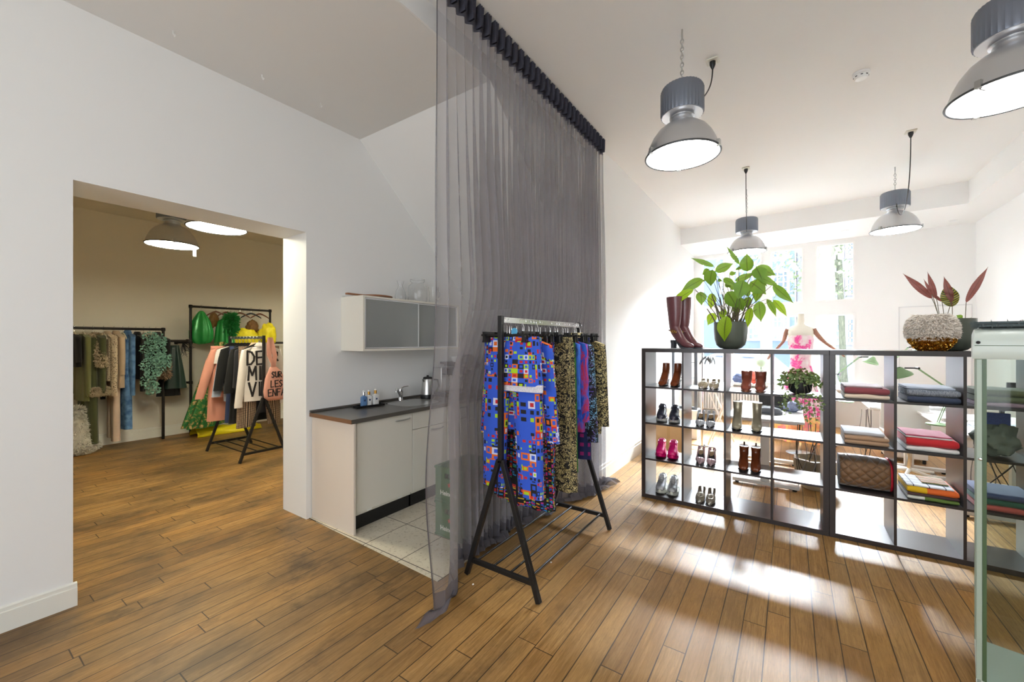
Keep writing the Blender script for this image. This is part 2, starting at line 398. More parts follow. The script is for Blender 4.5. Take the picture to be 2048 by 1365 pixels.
# beam along the right wall and over the windows
bm = MB(); bm.prism([(-3.05, -2.36), (9.2, -2.36), (9.6, 1.71), (8.17, 1.71), (7.85, -1.95), (-3.05, -1.95)], 3.365, ZC)
struct('trim_2', bm, WHITE, 'boxed white beam along the right wall and above the windows', 'beam', smooth=False)
# back room
def pf(t0, t1): return None
struct('wall_back', MB().box(-1.2, 5.8, 8.40, 8.55, 0, 3.5), CREAM, 'cream rear wall of the back room behind the pipe rails', 'wall', smooth=False)
struct('wall_back_left', MB().box(-1.2, -1.05, 3.84, 8.4, 0, 3.5), CREAM, 'cream side wall of the back room', 'wall', smooth=False)
struct('wall_back_right', MB().box(5.65, 5.8, 3.84, 8.4, 0, 3.5), CREAM, 'cream far side wall of the back room', 'wall', smooth=False)
struct('wall_back_return', MB().box(4.3, 5.8, 3.69, 3.84, 0, 3.5), CREAM, 'cream near wall of the back room', 'wall', smooth=False)
struct('ceiling_back', MB().box(-1.2, 5.8, 3.84, 8.55, 3.45, 3.6), CREAM, 'cream ceiling of the back room', 'ceiling', smooth=False)
def baseboard(name, a, b, h, t=.018, lip=True, mat=TRIM, label='painted baseboard'):
    """a->b along the wall foot, thickness to the left of a->b"""
    a, b = Vector((*a, 0)), Vector((*b, 0)); d = (b - a).normalized(); nrm = Vector((-d.y, d.x, 0)); mb = MB()
    prof = [(0, 0), (t, 0), (t, h * .78), (t * .7, h * .80), (t * .7, h * .95), (t * .2, h), (0, h)]
    mb.loft([[p + nrm * q + Vector((0, 0, z)) for q, z in prof] for p in (a, b)])
    return struct(name, mb, mat, label, 'baseboard', smooth=False)
baseboard('baseboard_left', (.535, YL), (-3.0, YL), .135, .02, label='pale moulded baseboard left of the doorway')
baseboard('baseboard_divider', (9.5, YD), (4.14, YD), .185, label='white baseboard along the front room wall')
baseboard('baseboard_right', (-3, -2.36), (9.2, -2.36), .185, label='white baseboard along the right wall')
baseboard('baseboard_back', (5.6, 8.4), (-1.0, 8.4), .17, label='cream baseboard behind the pipe rails')
# ------------------------------------------------------------ window wall
P0 = Vector((9.18, -2.36, 0)); dW = Vector((.0785, .9969, 0)); nW = Vector((.9969, -.0785, 0))
def uwin(px):
    k = (CX - px) / F; a, b = CT - k * ST, ST + k * CT
    # D*(a,b) = P0 + u*dW
    det = a * (-dW.y) - b * (-dW.x); D = (P0.x * (-dW.y) - P0.y * (-dW.x)) / det; u = (a * P0.y - b * P0.x) / det
    return u, D
def WP(u, t, z): return tuple(P0 + dW * u + nW * t + Vector((0, 0, z)))
cols = [(1403, 1449), (1464, 1524), (1540, 1607), (1631, 1710)]
holes = []
for a, b in cols:
    u1, u0 = uwin(a)[0], uwin(b)[0]
    holes += [(u0, u1, 2.26, 3.30), (u0, u1, .72, 2.03)]
wall_holes('wall_window', -.15, 4.25, 0, ZC, holes, 0, .14, WP, WHITE, 'white window wall towards the street')
GLASS = glassmat('window_glass', (.96, .98, .98))
FR = M('window_frame_paint', rgb(240, 240, 238), .35)
for k, (u0, u1, z0, z1) in enumerate(holes):
    w = MB(); f = .028
    for a, b, c, d in ((u0, u0 + f, z0, z1), (u1 - f, u1, z0, z1), (u0 + f, u1 - f, z0, z0 + f), (u0 + f, u1 - f, z1 - f, z1)):
        vs = [WP(u, t, z) for u in (a, b) for t in (-.012, .05) for z in (c, d)]
        w.add(vs, [(0, 1, 3, 2), (4, 6, 7, 5), (0, 4, 5, 1), (2, 3, 7, 6), (0, 2, 6, 4), (1, 5, 7, 3)])
    fr = struct('window_%d' % (k + 1), w, FR, 'white framed street window %s' % ('upper light' if z0 > 2 else 'lower casement'), 'window', smooth=False)
    MB().add([WP(u0 + f, .03, z0 + f), WP(u1 - f, .03, z0 + f), WP(u1 - f, .03, z1 - f), WP(u0 + f, .03, z1 - f)], [(0, 1, 2, 3)]).build('pane', GLASS, fr, smooth=False)
    if z0 < 2:
        h = MB(); h.tube([WP(u0 + .014, -.03, 1.28), WP(u0 + .014, -.045, 1.36)], .008); h.tube([WP(u0 + .014, -.012, 1.30), WP(u0 + .014, -.045, 1.30)], .01); h.build('handle', STEEL, fr)
sill = MB(); vs = [WP(u, t, z) for u in (.9, 4.0) for t in (-.22, .0) for z in (.67, .70)]
sill.add(vs, [(0, 1, 3, 2), (4, 6, 7, 5), (0, 4, 5, 1), (2, 3, 7, 6), (0, 2, 6, 4), (1, 5, 7, 3)]); struct('trim_3', sill, FR, 'white window sill above the radiator', 'sill', smooth=False)
# flat panelled hatch on the wall right of the windows
pn = MB(); ua, ub = uwin(1977)[0], uwin(1797)[0]; ua = max(ua, .04)
for a, b, c, d in ((ua, ub, 2.10, 2.115), (ub - .012, ub, 0.2, 2.1), (ua, ua + .012, .2, 2.1)):
    vs = [WP(u, t, z) for u in (a, b) for t in (-.012, .0) for z in (c, d)]
    pn.add(vs, [(0, 1, 3, 2), (4, 6, 7, 5), (0, 4, 5, 1), (2, 3, 7, 6), (0, 2, 6, 4), (1, 5, 7, 3)])
struct('trim_4', pn, M('panel_edge', rgb(215, 215, 215), .5), 'thin raised outline of a flat white wall panel', 'panel', smooth=False)
ra = thing('radiator', 'white ribbed radiator below the street windows', 'radiator', WP(3.0, -.1, .12))
m_ = MB()
for i in range(44):
    u = 1.75 + i * .05; m_.loft([[WP(u + q, t, z) for q, t in ((0, -.14), (.038, -.14), (.038, -.06), (0, -.06))] for z in (.14, .6)])
m_.build('fins', WHITEPL, ra, world=True, smooth=False)
m_ = MB(); m_.tube([WP(1.75, -.1, .61), WP(3.95, -.1, .61)], .02); m_.tube([WP(1.75, -.1, .13), WP(3.95, -.1, .13)], .02); m_.build('header_pipe', WHITEPL, ra, world=True)
# ------------------------------------------------------------ street
tag(struct('ground', MB().box(9.62, 60, -40, 40, -.35, -.25), M('pavement', rgb(176, 172, 168), .9, bump=.3, bscale=8, var=.1), 'grey street pavement outside', 'street', smooth=False))
def facade(X, y0, y1, h, col, label, wins, name='town_house', ww=.0):
    t = thing(name, label, 'building', (X, (y0 + y1) / 2, -.25))
    MB().box(X, X + 3, y0, y1, -.25, h).build('wall', M('brick_%d' % int(X * 10 + y0 * 7), col, .9, bump=.3, bscale=14, var=.08), t, world=True, smooth=False)
    for (a, b, c, d) in wins:
        f = MB(); e = .10
        for q in ((a, a + e, c, d), (b - e, b, c, d), (a + e, b - e, c, c + e), (a + e, b - e, d - e, d)): f.box(X - .08, X, *q)
        nx = 3
        for i in range(1, nx): yy = a + (b - a) * i / nx; f.box(X - .05, X - .02, yy - .025, yy + .025, c, d)
        for i in range(1, 4): zz = c + (d - c) * i / 4; f.box(X - .05, X - .02, a, b, zz - .02, zz + .02)
        fo = f.build('window_frame', FR, t, world=True, smooth=False)
        p_ = MB().box(X - .03, X - .01, a + e, b - e, c + e, d - e); p = p_.build('pane', M('far_glass', rgb(98, 112, 136), .1), fo, world=False, smooth=False)
        p.data.transform(Matrix.Translation(-t.location))
    return t
X_ = 22.
def wy(a, b, c, d, X=X_):
    p, q = onX(a, (c + d) / 2, X), onX(b, (c + d) / 2, X); m = (a + b) / 2
    return (q.y, p.y, onX(m, d, X).z, onX(m, c, X).z)
BLUEG = rgb(112, 128, 158)
wl = [wy(a, b, c, d) for a, b in ((1440, 1478), (1494, 1530), (1543, 1579)) for c, d in ((400, 455), (475, 518), (541, 588), (630, 682))]
facade(X_, onX(1590, 683, X_).y, onX(1300, 683, X_).y, 13., BLUEG, 'grey-blue canal house across the street with white framed windows', wl)
wl = [wy(a, b, c, d) for a, b in ((1612, 1640), (1660, 1690), (1692, 1722), (1750, 1790)) for c, d in ((480, 515), (545, 590), (634, 690))]
facade(X_ + .3, onX(1900, 683, X_).y, onX(1594, 683, X_).y, 12., rgb(150, 150, 168), 'pale brick canal house beside the grey-blue one, behind the tree', wl)
BARK = NT('bark'); _o = BARK.coord(); _g = BARK.noise(BARK.vmath('MULTIPLY', _o, (12., 12., 1.6)), 3., 6., .7)[0]
BARK.bump(_g, 1., .05); BARK = BARK.done(BARK.ramp(_g, [(.3, rgb(70, 76, 66)), (.5, rgb(104, 108, 94)), (.7, rgb(136, 138, 120))]), .95)
def tree(X, pa, pb, label, lean=0., h=8.):
    p, q = onX(pa, 620, X), onX(pb, 620, X); r = (p.y - q.y) / 2 * .92; y = (p.y + q.y) / 2
    t = thing('street_tree', label, 'tree', (X, y, -.25))
    rings = []
    for i in range(15):
        z = i / 14 * h; rr = r * (1.0 + .5 * math.exp(-z * 2.2) - .02 * z)
        rings.append([(math.cos(a) * rr * (1 + .07 * math.sin(3 * a + z)), math.sin(a) * rr * (1 + .06 * math.sin(5 * a - z)) + lean * z, z) for a in [2 * PI * k / 22 for k in range(22)]])
    MB().loft(rings).build('trunk', BARK, t)
    b = MB()
    for i in range(9):
        a = R.uniform(0, 2 * PI); z = 3.6 + i * .45; L = R.uniform(1.2, 2.4)
        b.tube([(0, lean * z, z), (math.cos(a) * L * .5, math.sin(a) * L * .5 + lean * z, z + .5), (math.cos(a) * L, math.sin(a) * L + lean * z, z + 1.3)], [.12, .07, .03])
    b.build('branch', BARK, t)
    lf = MB()
    for i in range(1900):
        a = R.uniform(0, 2 * PI); rr = R.uniform(.6, 2.8); z = R.uniform(3.4, h + 1); p = Vector((math.cos(a) * rr, math.sin(a) * rr + lean * z, z))
        d = Vector((R.uniform(-1, 1), R.uniform(-1, 1), R.uniform(-1, 1))).normalized() * .09; e = d.cross(Vector((.3, .7, .5))).normalized() * .06
        lf.add([p, p + d + e, p + d * 2, p + d - e], [(0, 1, 2, 3)])
    lf.build('foliage', M('street_leaf', rgb(120, 134, 104), .7), t, smooth=False)
tree(12.5, 1633, 1676, 'thick green-grey tree trunk close outside the right-hand street window', .01)
tree(18.5, 1681, 1696, 'slimmer tree trunk further off, right of the thick trunk', .03, 9.)
hd = MB()
for i in range(3600):
    p = Vector((R.uniform(18, 20.5), R.uniform(-9, -4.2), R.uniform(.2, 3.9) ** 1)); d = Vector((R.uniform(-1, 1), R.uniform(-1, 1), R.uniform(-1, 1))).normalized() * .10
    e = d.cross(Vector((.3, .7, .5))).normalized() * .08; hd.add([p, p + d + e, p + d * 2, p + d - e], [(0, 1, 2, 3)])
tag(hd.build('hedge', M('hedge_leaf', rgb(90, 104, 92), .7), smooth=False), 'loose green hedge foliage across the street right of the trees', 'hedge')
# parked car on the street, seen low through the panes
cx, cy = 14.5, onX(1500, 700, 14.5).y
car = thing('parked_car', 'pale parked car on the street seen between the shelf boots', 'car', (cx, cy, -.25))
cp = MB(); prof = [(-2.1, .35), (-2.15, .7), (-1.7, .88), (-1.0, .95), (-.55, 1.38), (.9, 1.42), (1.6, 1.0), (2.1, .9), (2.15, .4)]
cp.loft([[(w * (.9 if z > 1 else 1.), y, z) for y, z in prof + [(2.1, .3), (-2.0, .3)]] for w in (-.82, .82)]); cp.build('body', M('car_paint', rgb(170, 178, 190), .25, .2), car, bevel=.05)
cw = MB(); cw.loft([[(w, y, z) for y, z in ((-.92, 1.0), (-.52, 1.32), (.82, 1.36), (1.35, 1.02))] for w in (-.76, .76)]); cw.build('windows', M('car_glass', rgb(50, 58, 70), .08), car)
for s in (-.8, .8):
    for yy in (-1.35, 1.35):
        wm = MB(); wm.lathe([(.32, -.1), (.34, 0), (.32, .1)], n=24); wo = wm.build('wheel', M('tyre', rgb(40, 40, 42), .7), car); wo.rotation_euler = (0, PI / 2, 0); wo.location = (s, yy, .34)
# ============================================================ LIGHT
W = bpy.data.worlds.new('World'); bpy.context.scene.world = W; W.use_nodes = True
bg = W.node_tree.nodes['Background']; bg.inputs[0].default_value = (.88, .94, 1.0, 1); bg.inputs[1].default_value = WORLD_S
def area(name, loc, rot, sx, sy, power, col=(1, 1, 1), portal=False):
    l = bpy.data.lights.new(name, 'AREA'); l.shape = 'RECTANGLE'; l.size = sx; l.size_y = sy; l.energy = power; l.color = col
    if portal: l.cycles.is_portal = True
    o = bpy.data.objects.new(name, l); C.objects.link(o); o.location = loc; o.rotation_euler = rot; return o
ang = math.atan2(nW.y, nW.x)
pc = WP(2.2, .35, 2.0)
area('window_portal', pc, (PI / 2, 0, PI / 2 + ang), 3.4, 2.9, 1., portal=True)
for y in (-1.2, 1.1): area('rear_portal', (-3.22, y, 1.85), (PI / 2, 0, -PI / 2), 1.6, 2.5, 1., portal=True)
# added area lamp close outside above the street windows, boosting the plain sky light
d_ = Vector((6.4, -.2, 2.2)) - Vector((10.4, -.3, 4.65))
area('added_window_fill', (10.4, -.3, 4.65), d_.to_track_quat('-Z', 'Y').to_euler(), 4.4, 2.2, FILL_P, (.87, .93, 1.))
# back room has skylight-like lamps only (pendants below)
# ============================================================ CAMERA
cam = bpy.data.cameras.new('camera'); co = bpy.data.objects.new('camera', cam); C.objects.link(co)
cam.sensor_width = 36; cam.lens = F / 2048 * 36; cam.clip_start = .05; cam.clip_end = 200
cam.shift_y = (HY - 682.5) / 2048
co.location = (0, 0, HC); co.rotation_euler = (PI / 2, 0, TH - PI / 2)
sc = bpy.context.scene; sc.camera = co
sc.view_settings.view_transform = 'Standard'; sc.view_settings.look = 'None'; sc.view_settings.gamma = 1; sc.view_settings.exposure = EXPO
sc.view_settings.use_curve_mapping = False
sc.cycles.max_bounces = 12; sc.cycles.diffuse_bounces = 6; sc.cycles.transparent_max_bounces = 32
# ============================================================ PENDANT LAMPS
HOUS = M('lamp_housing', rgb(120, 126, 138), .4, .5); ALU = M('lamp_aluminium', (.62, .63, .65), .32, .85); ALUL = M('lamp_plate', (.8, .8, .82), .3, .6)
RIM = M('lamp_rim', rgb(80, 82, 84), .4, .6)
def pendant(x, y, zrim, zceil, label, emis, name='pendant_lamp', dia=.47, plug=None, group=None, tagc=False):
    t = thing(name, label, 'lamp', (x, y, zrim), group=group)
    r = dia / 2
    sh = [(r * .985, .0), (r * .96, .03), (r * .90, .075), (r * .80, .125), (r * .66, .17), (r * .5, .20), (r * .36, .215), (r * .33, .225)]
    inn = [(a - .006, b) for a, b in sh[::-1]]
    MB().lathe(sh + inn, n=64, cap=False).build('shade', ALU, t)
    m = MB(); m.tube([(r * math.cos(a), r * math.sin(a), 0) for a in [2 * PI * i / 64 for i in range(64)]], .0065, 8, loop=True); m.build('rim', RIM, t)
    MB().lathe([(r * .97, -.002), (r * .97, .004)], n=64).build('diffuser', emis, t)
    m = MB(); m.lathe([(r * .33, .215), (r * .30, .235), (r * .29, .25), (r * .34, .256), (r * .34, .262), (r * .25, .268), (r * .25, .285)], n=40); m.build('neck', ALU, t)
    hb, ht, hr = .275, .46, .134
    m = MB()
    def hring(z, k): return [(hr * k * (1 + (.03 if i % 2 else 0)) * math.cos(2 * PI * i / 72), hr * k * (1 + (.03 if i % 2 else 0)) * math.sin(2 * PI * i / 72), z) for i in range(72)]
    m.loft([hring(hb, .98), hring(hb + .01, 1.), hring(ht - .02, 1.), hring(ht, .93)]); m.build('housing', HOUS, t)
    MB().lathe([(hr * .96, hb - .004), (hr * .96, hb + .001)], n=48).build('base_plate', ALUL, t)
    for a in (.3, 2.4, 4.5):
        m = MB(); mt = Matrix.Rotation(a, 4, 'Z'); m.box(r - .012, r + .01, -.012, .012, -.008, .03, mt); m.box(r - .05, r - .01, -.004, .004, -.012, -.006, mt); m.build('clip', STEEL, t, smooth=False)
    # chain
    top = zceil - zrim; z = ht; m = MB(); L = .034; i = 0
    if top - ht > .05:
        def link(z0, ln, w, a, rr=.0035):
            pts = []
            for q in range(16):
                s = 2 * PI * q / 16; pts.append((math.cos(s) * w * math.cos(a), math.cos(s) * w * math.sin(a), z0 + ln / 2 + math.sin(s) * ln / 2))
            m.tube(pts, rr, 6, loop=True)
        link(z - .005, .075, .016, 0.); z += .062
        while z < top - .085: link(z, L, .010, (i % 2) * PI / 2); z += L * .78; i += 1
        link(z, top - z - .012, .017, 0.); m.tube([(0, 0, top - .02), (0, 0, top)], .006); m.build('chain', STEEL, t)
    if plug:
        px_, py_ = plug[0] - x, plug[1] - y; m = MB(); d = Vector((px_, py_, 0)); dn = d.normalized()
        q0 = Vector((px_, py_, top - .05)); q3 = dn * hr * 1.02 + Vector((0, 0, hb + .01))
        pts = []
        for i in range(25):
            s = i / 24; a = q0; b = q0 + Vector((0, 0, plug[2])); c = dn * (hr + .10) + Vector((0, 0, hb + plug[3])); e = q3
            pts.append(a * (1 - s) ** 3 + b * 3 * s * (1 - s) ** 2 + c * 3 * s * s * (1 - s) + e * s ** 3)
        pts.append(q3 + Vector((-.03 * dn.x, -.03 * dn.y, -.025)))
        m.tube(pts, .0045, 8); m.build('power_cord', BLACKPL, t)
        m = MB(); m.lathe([(.021, 0), (.021, -.02), (.014, -.04), (.007, -.055)], (px_, py_, top - .012), 20); m.build('plug', BLACKPL, t)
        s = thing('ceiling_socket', plug[4], 'socket', (plug[0], plug[1], zceil))
        MB().box(-.042, .042, -.042, .042, -.012, -.0005).build('plate', M('socket_plastic', rgb(214, 210, 196), .4), s, bevel=.004)
        MB().lathe([(.022, -.013), (.02, -.008)], n=20).build('socket_ring', M('socket_ring_grey', rgb(180, 176, 160), .4), s)
    if tagc:
        MB().box(r * .8, r * .8 + .03, -.001, .001, -.09, -.01).build('paper_tag', WHITEPL, t, smooth=False)
    return t
EM = emat('lamp_diffuser', (1., .99, .96), LAMP_E); EMW = emat('lamp_diffuser_warm', (1., .95, .74), LAMPB_E)
pendant(2.94, .606, 2.80, ZC, 'industrial pendant lamp nearest the curtain, hanging on a chain', EM, plug=(3.39, .482, -.25, .25, 'square ceiling socket beside the chain of the lamp nearest the curtain'))
pendant(3.14, -.93, 2.80, ZC, 'large industrial pendant lamp cut off by the upper right corner of the photo', EM)
pendant(6.55, .50, 2.79, ZC, 'industrial pendant lamp above the leafy potted plant', EM, plug=(5.73, .445, -.6, .3, 'square ceiling socket feeding the lamp above the leafy plant'))
pendant(6.72, -1.055, 2.89, ZC, 'industrial pendant lamp in front of the beam, right of the windows', EM, plug=(5.66, -1.006, -.9, -.25, 'square ceiling socket feeding the lamp right of the windows'))
pendant(1.60, 5.62, 2.60, 3.45, 'industrial pendant lamp in the back room with a paper tag, seen whole', EMW, tagc=True)
pendant(1.60, 4.44, 2.60, 3.45, 'industrial pendant lamp in the back room half hidden by the doorway head', EMW)
pendant(4.4, 6.4, 2.60, 3.45, 'pendant lamp of the back room hidden beyond the doorway jamb', EMW)
sm = onZ(1722, 146, ZC)
s = thing('smoke_detector', 'round white smoke detector on the ceiling', 'detector', sm)
MB().lathe([(.055, -.001), (.055, -.016), (.05, -.02)], n=36).build('base', WHITEPL, s)
m = MB(); m.lathe([(.046, -.018), (.046, -.032), (.036, -.048), (.02, -.052), (0.001, -.053)], n=36); m.build('chamber', WHITEPL, s)
m = MB()
for i in range(8):
    a = i * PI / 4; m.box(.043, .0475, -.007, .007, -.034, -.028, Matrix.Rotation(a, 4, 'Z'))
m.build('vents', BLACKPL, s, smooth=False)
for k, (a, b) in enumerate(((1690, 462), (1905, 442), (1530, 487))):
    p = onZ(a, b, 3.365); d = thing('downlight', ['recessed white downlight above the middle window', 'recessed white downlight near the right wall', 'recessed white downlight above the leafy plant'][k], 'light', p)
    MB().lathe([(.055, -.0005), (.055, -.006), (.04, -.006), (.038, -.001)], n=28, cap=False).build('trim_ring', WHITEPL, d); MB().lathe([(.038, -.004), (.036, -.001)], n=24).build('lens', ALUL, d)
# ============================================================ KITCHEN
KW = M('kitchen_laminate', rgb(228, 224, 212), .35); KP = M('kitchen_side_panel', rgb(226, 214, 200), .45)
WT = M('worktop', rgb(92, 88, 82), .28, var=.08, bscale=200); COPPER = M('worktop_edge', rgb(128, 92, 66), .35)
YF = 2.87
t = thing('base_cabinet', 'white base cabinet with pale side panel and tall built-in appliance door, left end', 'cabinet', (1.95, YL, 0))
MB().box(1.95, 1.968, YF - .03, YL - .01, .005, .885).build('side_panel', KP, t, world=True, smooth=False, bevel=.001)
MB().box(1.97, 2.575, YF + .02, YL - .01, .13, .885).build('carcass', KW, t, world=True, smooth=False)
d = MB().box(1.972, 2.577, YF, YF + .018, .155, .88).build('door', KW, t, world=True, smooth=False, bevel=.0015)
def bow(mb, x0, x1, y, z, out=.03, r=.006):
    mb.tube([(x0 + (x1 - x0) * i / 12, y - out * math.sin(PI * i / 12) ** .6, z) for i in range(13)], r, 8)
m = MB(); bow(m, 2.385, 2.55, YF, .838); m.build('handle', STEEL, d, world=True).location = (0, 0, 0)
m = MB().box(1.99, 2.60, YF + .05, YF + .065, .006, .13); m.build('plinth', M('plinth_black', rgb(22, 22, 24), .4), t, world=True, smooth=False)
for bx in (2.10, 2.42): MB().box(bx, bx + .04, YF - .004, YF + .03, .148, .1545).build('door_bracket', WHITEPL, t, world=True, smooth=False)
def basecab(x0, x1, label, drawer=True):
    t = thing('base_cabinet', label, 'cabinet', (x0, YL, 0))
    MB().box(x0 + .002, x1 - .002, YF + .02, YL - .01, .13, .885).build('carcass', KW, t, world=True, smooth=False)
    MB().box(x0 + .002, x1 - .002, YF + .05, YF + .065, .006, .13).build('plinth', MATS['plinth_black'], t, world=True, smooth=False)
    zt = .88
    if drawer:
        dr = MB().box(x0 + .003, x1 - .003, YF, YF + .018, .725, .88).build('drawer', KW, t, world=True, smooth=False, bevel=.0015); zt = .72
        if x0 > 2.7: m = MB(); bow(m, (x0 + x1) / 2 - .08, (x0 + x1) / 2 + .08, YF, .84); m.build('handle', STEEL, dr, world=True)
    do = MB().box(x0 + .003, x1 - .003, YF, YF + .018, .155, zt).build('door', KW, t, world=True, smooth=False, bevel=.0015)
    m = MB(); bow(m, x0 + .24, x1 - .06, YF, zt - .035); m.build('handle', STEEL, do, world=True)
basecab(2.58, 3.04, 'white base cabinet with a shallow drawer front under the sink')
basecab(3.045, 3.545, 'white base cabinet behind the curtain, right of the sink')
basecab(3.55, 4.05, 'white base cabinet furthest right behind the curtain', False)
t = thing('worktop', 'dark grey kitchen worktop with brown end edge', 'worktop', (1.93, YL, .885))
SX, SY = 2.83, 3.13
m = MB(); ZW0, ZW1 = .886, .92
us = [1.935, 2.62, 3.06, 4.12]; vsy = [2.845, 2.95, 3.33, YL - .002]
for i in range(3):
    for j in range(3):
        if i == 1 and j == 1: continue
        m.box(us[i], us[i + 1], vsy[j], vsy[j + 1], ZW0, ZW1)
m.build('slab', WT, t, world=True, smooth=False)
MB().box(1.931, 1.935, 2.845, YL - .002, ZW0, ZW1 - .002).build('end_edge', COPPER, t, world=True, smooth=False)
MB().box(1.93, 4.12, YL - .02, YL - .002, ZW1 + .001, ZW1 + .02).build('back_strip', WT, t, world=True, smooth=False, bevel=.003)
t = thing('sink', 'round-edged stainless steel sink set in the worktop', 'sink', (SX + .01, SY + .01, .92))
m = MB(); n = 40
def rr(a, b, z, p=.55): return [(math.copysign(abs(math.cos(q)) ** p, math.cos(q)) * a, math.copysign(abs(math.sin(q)) ** p, math.sin(q)) * b, z) for q in [2 * PI * i / n for i in range(n)]]
m.loft([rr(.232, .20, .0005), rr(.23, .198, .003), rr(.20, .17, .003), rr(.19, .16, -.01), rr(.17, .145, -.14, .7), rr(.10, .09, -.15, .8), rr(.02, .02, -.152, 1.)], cap=True)
m.build('basin', STEEL, t); MB().lathe([(.03, -.149), (.024, -.147), (.001, -.147)], n=20).build('drain', CHROME, t)
t = thing('faucet', 'chrome mixer tap with slanted spout behind the sink', 'faucet', (2.86, 3.36, .92))
MB().lathe([(.026, 0), (.026, .012), (.021, .02), (.021, .075), (.024, .08), (.024, .115), (.018, .13), (.001, .133)], n=28).build('body', CHROME, t)
m = MB(); m.tube([(-.01, -.01, .045), (-.06, -.05, .085), (-.12, -.09, .13), (-.135, -.10, .137), (-.145, -.107, .12), (-.145, -.107, .112)], [.012, .011, .010, .011, .012, .012], 12); m.build('spout', CHROME, t)
m = MB(); m.tube([(0, 0, .125), (.03, -.02, .145), (.07, -.04, .15)], [.008, .006, .005], 10); m.build('lever', CHROME, t)
# tray and bottles
tx, ty = 2.43, 3.30
t = thing('bottle_tray', 'small black tray holding three soap bottles on the worktop', 'tray', (tx, ty, .92), -.12)
m = MB(); m.box(-.14, .14, -.045, .045, .0005, .006)
for a in ((-.14, .14, -.045, -.039), (-.14, .14, .039, .045), (-.14, -.134, -.039, .039), (.134, .14, -.039, .039)): m.box(*a, .006, .02)
m.build('tray', BLACKPL, t, smooth=False)
def bottle(x, y, col, label, cap, sq=.026, h=.095):
    t = thing('soap_bottle', label, 'bottle', (x, y, .9265), -.12)
    m = MB()
    def sqr(a, b, z, p=.35): return [(math.copysign(abs(math.cos(q)) ** p, math.cos(q)) * a, math.copysign(abs(math.sin(q)) ** p, math.sin(q)) * b, z) for q in [2 * PI * i / 28 for i in range(28)]]
    m.loft([sqr(sq * .95, sq * .75, 0), sqr(sq, sq * .8, .004), sqr(sq, sq * .8, h - .006), sqr(sq * .8, sq * .6, h), sqr(.011, .011, h + .004, 1), sqr(.011, .011, h + .012, 1)]); m.build('body', col, t)
    MB().lathe([(.0125, h + .011), (.0125, h + .04), (.0115, h + .042)], n=20).build('cap_ring', cap, t)
    MB().lathe([(.011, h + .042), (.010, h + .055), (.001, h + .056)], n=20).build('cap_top', WHITEPL, t)
    MB().lathe([(.009, 0), (.009, .001)], n=18).build('label_dot', M('label_navy', rgb(40, 54, 90), .6), t)
    o = t.children[-1]; o.rotation_euler = (PI / 2, 0, 0); o.location = (0, -sq * .8 - .0003, h * .62)
GOLD = M('gold_cap', rgb(190, 140, 60), .3, .8)
bottle(2.375, 3.305, M('blue_liquid', rgb(96, 132, 176), .15), 'blue soap bottle, left one on the black tray', CHROME)
bottle(2.432, 3.305, M('white_bottle', rgb(225, 224, 222), .3), 'white soap bottle with gold cap in the middle of the black tray', GOLD, .022)
bottle(2.50, 3.297, MATS['white_bottle'], 'white soap bottle with gold cap, right one on the black tray', GOLD, .028, .10)
t = thing('dish_brush', 'short black brush lying behind the sink', 'brush', (2.60, 3.36, .9205), .4)
MB().loft([ell(0, 0, 0, .03, .012), ell(0, 0, .012, .03, .012)]).build('head', BLACKPL, t); m = MB(); m.tube([(.0, .02, .008), (.12, .03, .008)], .004); m.build('handle', BLACKPL, t)
# kettle
t = thing('electric_kettle', 'steel electric kettle with black lid and base beside the sink', 'kettle', (3.14, 3.25, .92))
MB().lathe([(.075, .0005), (.078, .01), (.078, .04), (.07, .045)], n=32).build('base', BLACKPL, t)
MB().lathe([(.072, .046), (.072, .06), (.058, .20), (.052, .215)], n=32).build('body', STEEL, t)
MB().lathe([(.053, .213), (.045, .232), (.012, .238), (.012, .25), (.001, .252)], n=28).build('lid', BLACKPL, t)
m = MB(); m.tube([(.045, -.045, .205), (.075, -.075, .20), (.085, -.085, .13), (.065, -.065, .07)], .009); m.build('handle', BLACKPL, t)
m = MB(); m.tube([(-.05, .0, .19), (-.075, .0, .21)], [.016, .008]); m.build('spout', STEEL, t)
# espresso machine
t = thing('espresso_machine', 'chrome and black espresso machine seen through the curtain', 'coffee machine', (3.42, 3.18, .92), 0)
MB().box(-.12, .12, -.16, .16, .0005, .05).build('base', BLACKPL, t, bevel=.006); MB().box(-.12, .12, .02, .16, .051, .33).build('body', STEEL, t, bevel=.01)
MB().box(-.12, .12, -.15, .019, .25, .33).build('head', BLACKPL, t, bevel=.01); MB().lathe([(.03, .20), (.034, .25)], (0, -.07, 0), 24).build('group_head', CHROME, t)
m = MB(); m.tube([(0, -.07, .215), (.0, -.2, .21)], [.012, .011]); m.build('portafilter', BLACKPL, t); m = MB(); m.tube([(-.10, -.08, .26), (-.13, -.10, .24), (-.135, -.11, .12)], .005); m.build('steam_wand', CHROME, t)
t = thing('coffee_grinder', 'coffee grinder with green-grey bean hopper seen through the curtain', 'grinder', (3.74, 3.2, .92))
MB().lathe([(.07, .0005), (.07, .02), (.05, .03), (.05, .20), (.06, .22), (.06, .26), (.03, .28)], n=28).build('body', BLACKPL, t)
MB().lathe([(.03, .28), (.075, .33), (.09, .39), (.08, .44), (.05, .46), (.001, .465)], n=32).build('hopper', M('smoked_hopper', rgb(70, 86, 74), .08), t)
